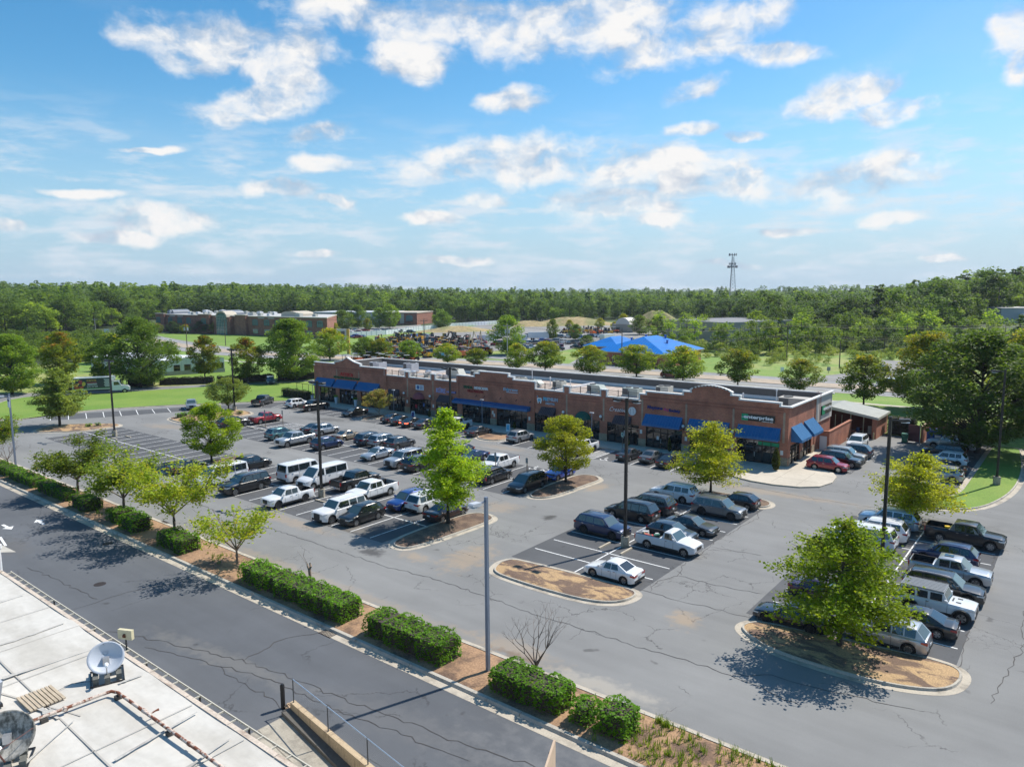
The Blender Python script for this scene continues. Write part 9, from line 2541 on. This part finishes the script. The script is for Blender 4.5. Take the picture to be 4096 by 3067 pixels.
def truck_text(txt,x0,x1,z0,z1,m,shear=0.0):
 me = text_mesh(txt,1.0,.02,shear,.01); xs = [v.co.x for v in me.vertices]; ys = [v.co.y for v in me.vertices]
 for v in me.vertices: v.co = (x0 + (v.co.x - min(xs))/(max(xs) - min(xs))*(x1 - x0),-1.285 - v.co.z,z0 + (v.co.y - min(ys))/(max(ys) - min(ys))*(z1 - z0))
 me.materials.append(m); o = bpy.data.objects.new('lettering',me); COL.objects.link(o); o.parent = bt
GOLD = mat('letter_gold',(.62,.36,.03),.5)
truck_text('Cancia',-2.9,-1.1,3.0,3.4,GOLD,.3); truck_text('(770) 934-0204',-2.9,-.9,1.85,2.0,WHT); truck_text('(800) 770-1647',-2.9,-.9,1.6,1.75,WHT)
q = MB()
for k in range(9): q.quad([(.5 - (k % 3)*.1,-1.27,1.7 + .19*k),(1.35,-1.27,1.7 + .19*k),(1.35,-1.27,1.78 + .19*k),(.5 - (k % 3)*.1,-1.27,1.78 + .19*k)])
for k in range(2): q.quad([(-2.8,-1.27,2.2 + .2*k),(-1.0,-1.27,2.2 + .2*k),(-1.0,-1.27,2.28 + .2*k),(-2.8,-1.27,2.28 + .2*k)])
TS(q,'small_print',[WHT]); TS(MB().quad([(-2.9,-1.271,2.62),(-1.0,-1.271,2.62),(-1.0,-1.271,2.74),(-2.9,-1.271,2.74)]),'red_strip',[RED])
TS(MB().wall([(1.62,2.9),(1.62,3.9),(2.3,3.8),(2.45,3.3),(2.2,2.9)],-.8,.8),'refrigeration_unit',[TW])
TS(MB().wall([(1.75,.75),(1.75,2.75),(3.15,2.75),(3.55,1.95),(3.6,.75)],-1.1,1.1),'cab',[TW]); TS(MB().wall([(3.6,.75),(3.6,1.80),(4.85,1.6),(5.1,1.3),(5.15,.7)],-1.0,1.0),'hood',[TW])
TS(MB().box(-5.5,4.8,-.5,.5,.75,1.12),'chassis',[TRIM]); TS(MB().wall([(2.15,1.85),(2.15,2.6),(3.0,2.6),(3.35,1.9)],-1.11,-1.102),'side_window',[CGLASS]); TS(MB().quad([(3.57,-.95,1.95),(3.57,.95,1.95),(3.2,.9,2.65),(3.2,-.9,2.65)]),'windshield',[CGLASS_S])
for (x,ys) in ((4.15,(-.95,.95)),(-3.6,(-1.0,1.0))):
 for y in ys:
  w = TS(MB().tube([(x,y - .14,.5),(x,y + .14,.5)],.5,18),'wheel',[TYRE]); MB().tube([(x,y - .15,.5),(x,y + .15,.5)],.27,12).build('rim',[RIM],parent=w)
for s in (-1,1): TS(MB().box(5.05,5.18,s*.8 - .15,s*.8 + .15,1.0,1.2),'headlight',[HEADL])
spawn_car('pickup','white',-34.7,176.6,PI + .02,'white pickup driving on the far carriageway of the highway','pickup truck','traffic on the highway')
spawn_car('pickup','black',-41.9,203,1.9,'black truck waiting on the driveway beyond the highway','pickup truck','traffic on the highway')
spawn_car('suv','maroon',-81.0,163.5,0.0,'dark red vehicle passing behind the street trees','suv','traffic on the highway')
spawn_car('suv','white',-165,171,.1,'white vehicle passing behind the roof at the junction','suv','traffic on the highway')
spawn_car('midpickup','white',-148.5,205.8,1.2,'white pickup on the side road at the large dark tree','pickup truck','traffic on the highway')
spawn_car('sedan','white',-125.2,208,.4,'white sedan parked left of the blue roofed house','car','cars by the blue roofed house')
spawn_car('sedan','vividblue',-119.2,198,.5,'blue sedan parked left of the blue roofed house','car','cars by the blue roofed house')
MY = PAINTS['yellow']; MO = PAINTS['orange']; MBk = mat('machine_black',(.02,.02,.022),.5); MG = mat('machine_grey',(.30,.31,.32),.5)
MM = {}
def machine_proto():
 p = {}
 q = []
 for s in (-1,1): q.append(('track',MB().wall([(-1.3,.05),(-1.5,.35),(-1.2,.62),(1.2,.62),(1.5,.35),(1.3,.05)],s*.85 - .22,s*.85 + .22).mesh('track',[MBk]),None))
 q.append(('body',MB().box(-1.5,.9,-.95,.95,.65,1.25).box(-1.6,-.3,-.9,.9,1.25,1.75).mesh('exc_body',[MY]),'P'))
 q.append(('cab',MB().wall([(-.3,1.25),(-.2,2.75),(.7,2.75),(.95,1.25)],-.9,.1).mesh('exc_cab',[CGLASS]),None)); q.append(('cab_roof',MB().box(-.35,.85,-.95,.15,2.76,2.86).mesh('exc_roof',[MY]),'P'))
 q.append(('boom',MB().tube([(.9,.4,1.0),(2.1,.4,3.1),(3.4,.4,3.3)],[.2,.19,.15],5).mesh('boom',[MBk]),None)); q.append(('arm',MB().tube([(3.4,.4,3.35),(3.9,.4,1.4)],[.15,.12],5).mesh('arm',[MBk]),None))
 q.append(('bucket',MB().wall([(3.6,1.4),(4.2,1.3),(4.1,.7),(3.5,.6),(3.3,.9)],.05,.75).mesh('bucket',[MBk]),None)); p['excavator'] = q
 q = [('body',MB().wall([(-.9,.6),(-.9,1.2),(.3,1.25),(1.6,1.15),(1.65,.6)],-.42,.42).mesh('tr_body',[MO]),'P')]
 for x,r_,y in ((-.7,.62,.72),(1.2,.42,.62)):
  for s in (-1,1): q.append(('wheel',MB().tube([(x,s*y - .16,r_),(x,s*y + .16,r_)],r_,12).mesh('tr_wheel',[TYRE]),None))
 q.append(('canopy',MB().box(-1.1,.35,-.65,.65,2.3,2.4).mesh('canopy',[MG]),None)); q.append(('roll_bar',MB().box(-.95,-.87,-.6,-.52,1.2,2.3).box(-.95,-.87,.52,.6,1.2,2.3).mesh('rollbar',[MBk]),None))
 q.append(('loader_arm',MB().tube([(.2,-.5,1.1),(1.5,-.5,1.1),(2.2,-.5,.4)],.07,4).tube([(.2,.5,1.1),(1.5,.5,1.1),(2.2,.5,.4)],.07,4).mesh('loader',[MO]),'P')); q.append(('bucket',MB().wall([(2.1,.15),(2.15,.65),(2.3,.65),(2.75,.12)],-.8,.8).mesh('tr_bucket',[MBk]),None)); p['tractor'] = q
 q = [('body',MB().wall([(-1.5,.5),(-1.5,1.5),(-.4,1.55),(.6,1.0),(.7,.5)],-.6,.6).mesh('ss_body',[MY]),'P'),('cab',MB().wall([(-.6,1.5),(-.6,2.2),(.3,2.2),(.55,1.1)],-.5,.5).mesh('ss_cab',[CGLASS]),None)]
 for x in (-.8,.5):
  for s in (-1,1): q.append(('wheel',MB().tube([(x,s*.75 - .16,.42),(x,s*.75 + .16,.42)],.42,12).mesh('ss_wheel',[TYRE]),None))
 q.append(('lift_arm',MB().tube([(-1.2,-.72,1.6),(.6,-.72,1.35),(1.3,-.72,.5)],.1,4).tube([(-1.2,.72,1.6),(.6,.72,1.35),(1.3,.72,.5)],.1,4).mesh('lift',[MBk]),None)); q.append(('bucket',MB().wall([(1.2,.1),(1.25,.75),(1.4,.75),(2.0,.1)],-.95,.95).mesh('ss_bucket',[MBk]),None)); p['loader'] = q
 q = [('body',MB().box(-1.4,1.4,-.9,.9,.45,1.3).mesh('lf_body',[MO]),'P')]
 for x in (-1.0,1.0):
  for s in (-1,1): q.append(('wheel',MB().tube([(x,s*.9 - .16,.45),(x,s*.9 + .16,.45)],.45,12).mesh('lf_wheel',[TYRE]),None))
 q.append(('boom',MB().tube([(-.8,0,1.3),(.2,0,6.8)],[.2,.16],5).tube([(.2,0,6.8),(1.6,0,3.2)],.14,5).mesh('lf_boom',[mat('boom_tan',(.52,.42,.24),.6)]),None)); q.append(('basket',MB().box(1.4,2.4,-.6,.6,2.3,3.3).mesh('basket',[MG]),None)); p['lift'] = q
 return p
PROTO = machine_proto()
def machine(kind,x,y,a,col,label,s=1.0):
 e = empty({'excavator': 'excavator','tractor': 'tractor','loader': 'skid_loader','lift': 'boom_lift'}[kind],(x,y,.01),a); e.scale = (s,s,s)
 tag(e,label,{'excavator': 'excavator','tractor': 'tractor','loader': 'loader','lift': 'boom lift'}[kind],'machines in the equipment yard, ' + kind)
 for n,me,f in PROTO[kind]:
  o = bpy.data.objects.new(n,me); COL.objects.link(o); o.parent = e
  if f: o.material_slots[0].link = 'OBJECT'; o.material_slots[0].material = col
rr = random.Random(31)
cnt = 0
for (px0,px1,dd0,dd1,n,kinds,rowlab) in ((1385,1660,212,228,17,'tto','front row'),(1480,1960,236,250,26,'eelt','second row'),(1430,1930,258,272,26,'eelo','third row'),(1500,1900,282,296,20,'ele','fourth row'),(1560,1830,306,318,13,'lte','fifth row'),(2250,2480,352,372,14,'tel','far row under the mound')):
 for k in range(n):
  px = px0 + (px1 - px0)*(k + rr.uniform(.15,.85))/n; d = rr.uniform(dd0,dd1); x,y = at(px,d)
  c = rr.choice(kinds); kind = {'t': 'tractor','e': 'excavator','l': 'loader','o': 'tractor'}[c]
  col = MO if c in 'to' and rr.random() < .9 else (MY if rr.random() < .72 else (PAINTS['dark'] if rr.random() < .5 else MO))
  cn = 'orange' if col is MO else ('yellow' if col is MY else 'black')
  machine(kind,x,y,rr.uniform(0,6.28),col,'%s %s in the %s of machines' % (cn,{'tractor': 'compact tractor','excavator': 'small excavator','loader': 'skid loader'}[kind],rowlab),s=rr.uniform(1.0,1.35))
for k,(px,d) in enumerate(((1895,268),(1925,272),(1880,250))): machine('lift',*at(px,d),rr.uniform(0,6),MO,['boom lift with tan arm, left of the pair at the yard centre','boom lift with tan arm, right of the pair at the yard centre','boom lift standing lower before the pair'][k],1.0)
cnames = [('white','white'),('silver','silver'),('black','black'),('grey','grey'),('red','red'),('navy','navy'),('white','white'),('darkgrey','dark grey'),('vividblue','blue')]
for (px0,px1,dd0,dd1,n,place) in ((1895,2010,276,330,12,'right side of the equipment yard'),(2030,2250,262,275,17,'near row of the far car lot'),(2040,2330,292,304,20,'second row of the far car lot'),(2100,2460,322,336,20,'third row of the far car lot'),(2300,2480,268,282,12,'row of cars behind the blue roof'),(1330,1660,372,400,16,'office car park behind the white fence'),(1300,1460,335,350,9,'near row of the office car park'),(1620,1720,330,345,5,'end of the office car park')):
 for k in range(n):
  px = px0 + (px1 - px0)*(k + rr.uniform(.2,.8))/n; d = rr.uniform(dd0,dd1); x,y = at(px,d)
  c,cn = rr.choice(cnames); T = rr.choice(('sedan','cuv','pickup','suv','van' if place.startswith('right') else 'cuv'))
  spawn_car(T,c,x,y,rr.choice((0,PI/2,PI,-PI/2)) + .6 + rr.uniform(-.06,.06),'%s %s in the %s' % (cn,{'sedan': 'sedan','cuv': 'crossover','suv': 'SUV','pickup': 'pickup','van': 'van'}[T],place),CATN[T],'far parked vehicles',detail=0)
for k,(px,d,l) in enumerate(((2155,318,9),(2080,300,6),(1945,300,7),(2010,330,6),(2430,300,7))):
 x,y = at(px,d); e = empty('box_trailer',(x,y,0),YAW + .2*k); tag(e,['longest white box trailer in the far car lot','white box trailer by the large dark tree','white box trailer at the right of the yard','white box trailer before the straw mound','flat white trailer behind the blue roof'][k],'trailer','white trailers in the yard')
 MB().box(-l/2,l/2,-1.2,1.2,.9,3.4).build('body',[TW],parent=e)
 for xx in (-l/3,-l/3 + .9): MB().tube([(xx,-1.1,.4),(xx,1.1,.4)],.4,10).build('wheel',[TYRE],parent=e)
for k,(x,y,h,m) in enumerate(((-61.8,186.7,1.7,WHT),(-53.2,196.1,1.5,SIGNG),(-163.9,169.1,1.9,LBL),(-413.9,170.8,2.2,WHT))):
 e = empty('road_sign',(x,y,0),YAW); tag(e,['small white sign at the meadow edge across the highway','small grey diamond sign at the meadow corner','pale blue roadside sign behind the shop roof','white board sign at the far left before the wood'][k],'sign','small roadside signs')
 MB().box(-.04,.04,-.04,.04,0,h).build('post',[POSTW],parent=e); MB().box(-.45*(1 + (k == 3)*2),.45*(1 + (k == 3)*2),-.07,-.045,h*.35,h*1.05).build('plate',[m],parent=e)
# ================================================================= AIR
hm = bpy.data.materials.new('air'); hm.use_nodes = True
hn = hm.node_tree; hn.nodes.clear()
ho = hn.nodes.new('ShaderNodeOutputMaterial'); hv = hn.nodes.new('ShaderNodeVolumePrincipled')
hv.inputs['Color'].default_value = (.80,.88,1.0,1); hv.inputs['Density'].default_value = .00009; hv.inputs['Anisotropy'].default_value = .2
hn.links.new(hv.outputs[0],ho.inputs['Volume'])
tag(MB().box(-3600,1900,-340,3700,-3.0,95).build('haze',[hm]),kind='stuff')
ONE = ['','first','second','third','fourth','fifth','sixth','seventh','eighth','ninth','tenth','eleventh','twelfth','thirteenth','fourteenth','fifteenth','sixteenth','seventeenth','eighteenth','nineteenth']
TENS = {2: 'twenty',3: 'thirty',4: 'forty',5: 'fifty'}
def ordinal(n):
 if n < 20: return ONE[n]
 t,u = divmod(n,10)
 return TENS[t][:-1] + 'ieth' if u == 0 else TENS[t] + '-' + ONE[u]
def column(o):
 x,y = o.location[0],o.location[1]
 return (math.cos(YAW)*x + math.sin(YAW)*y)/max(1.0,-math.sin(YAW)*x + math.cos(YAW)*y)
byl = {}
for o in COL.objects:
 if o.parent is None and 'label' in o and o.get('kind') is None: byl.setdefault(o['label'],[]).append(o)
for l,obs in byl.items():
 if len(obs) < 2: continue
 obs.sort(key=column)
 for i,o in enumerate(obs):
  o['label'] = '%s, %s from the left' % (l,ordinal(i + 1))
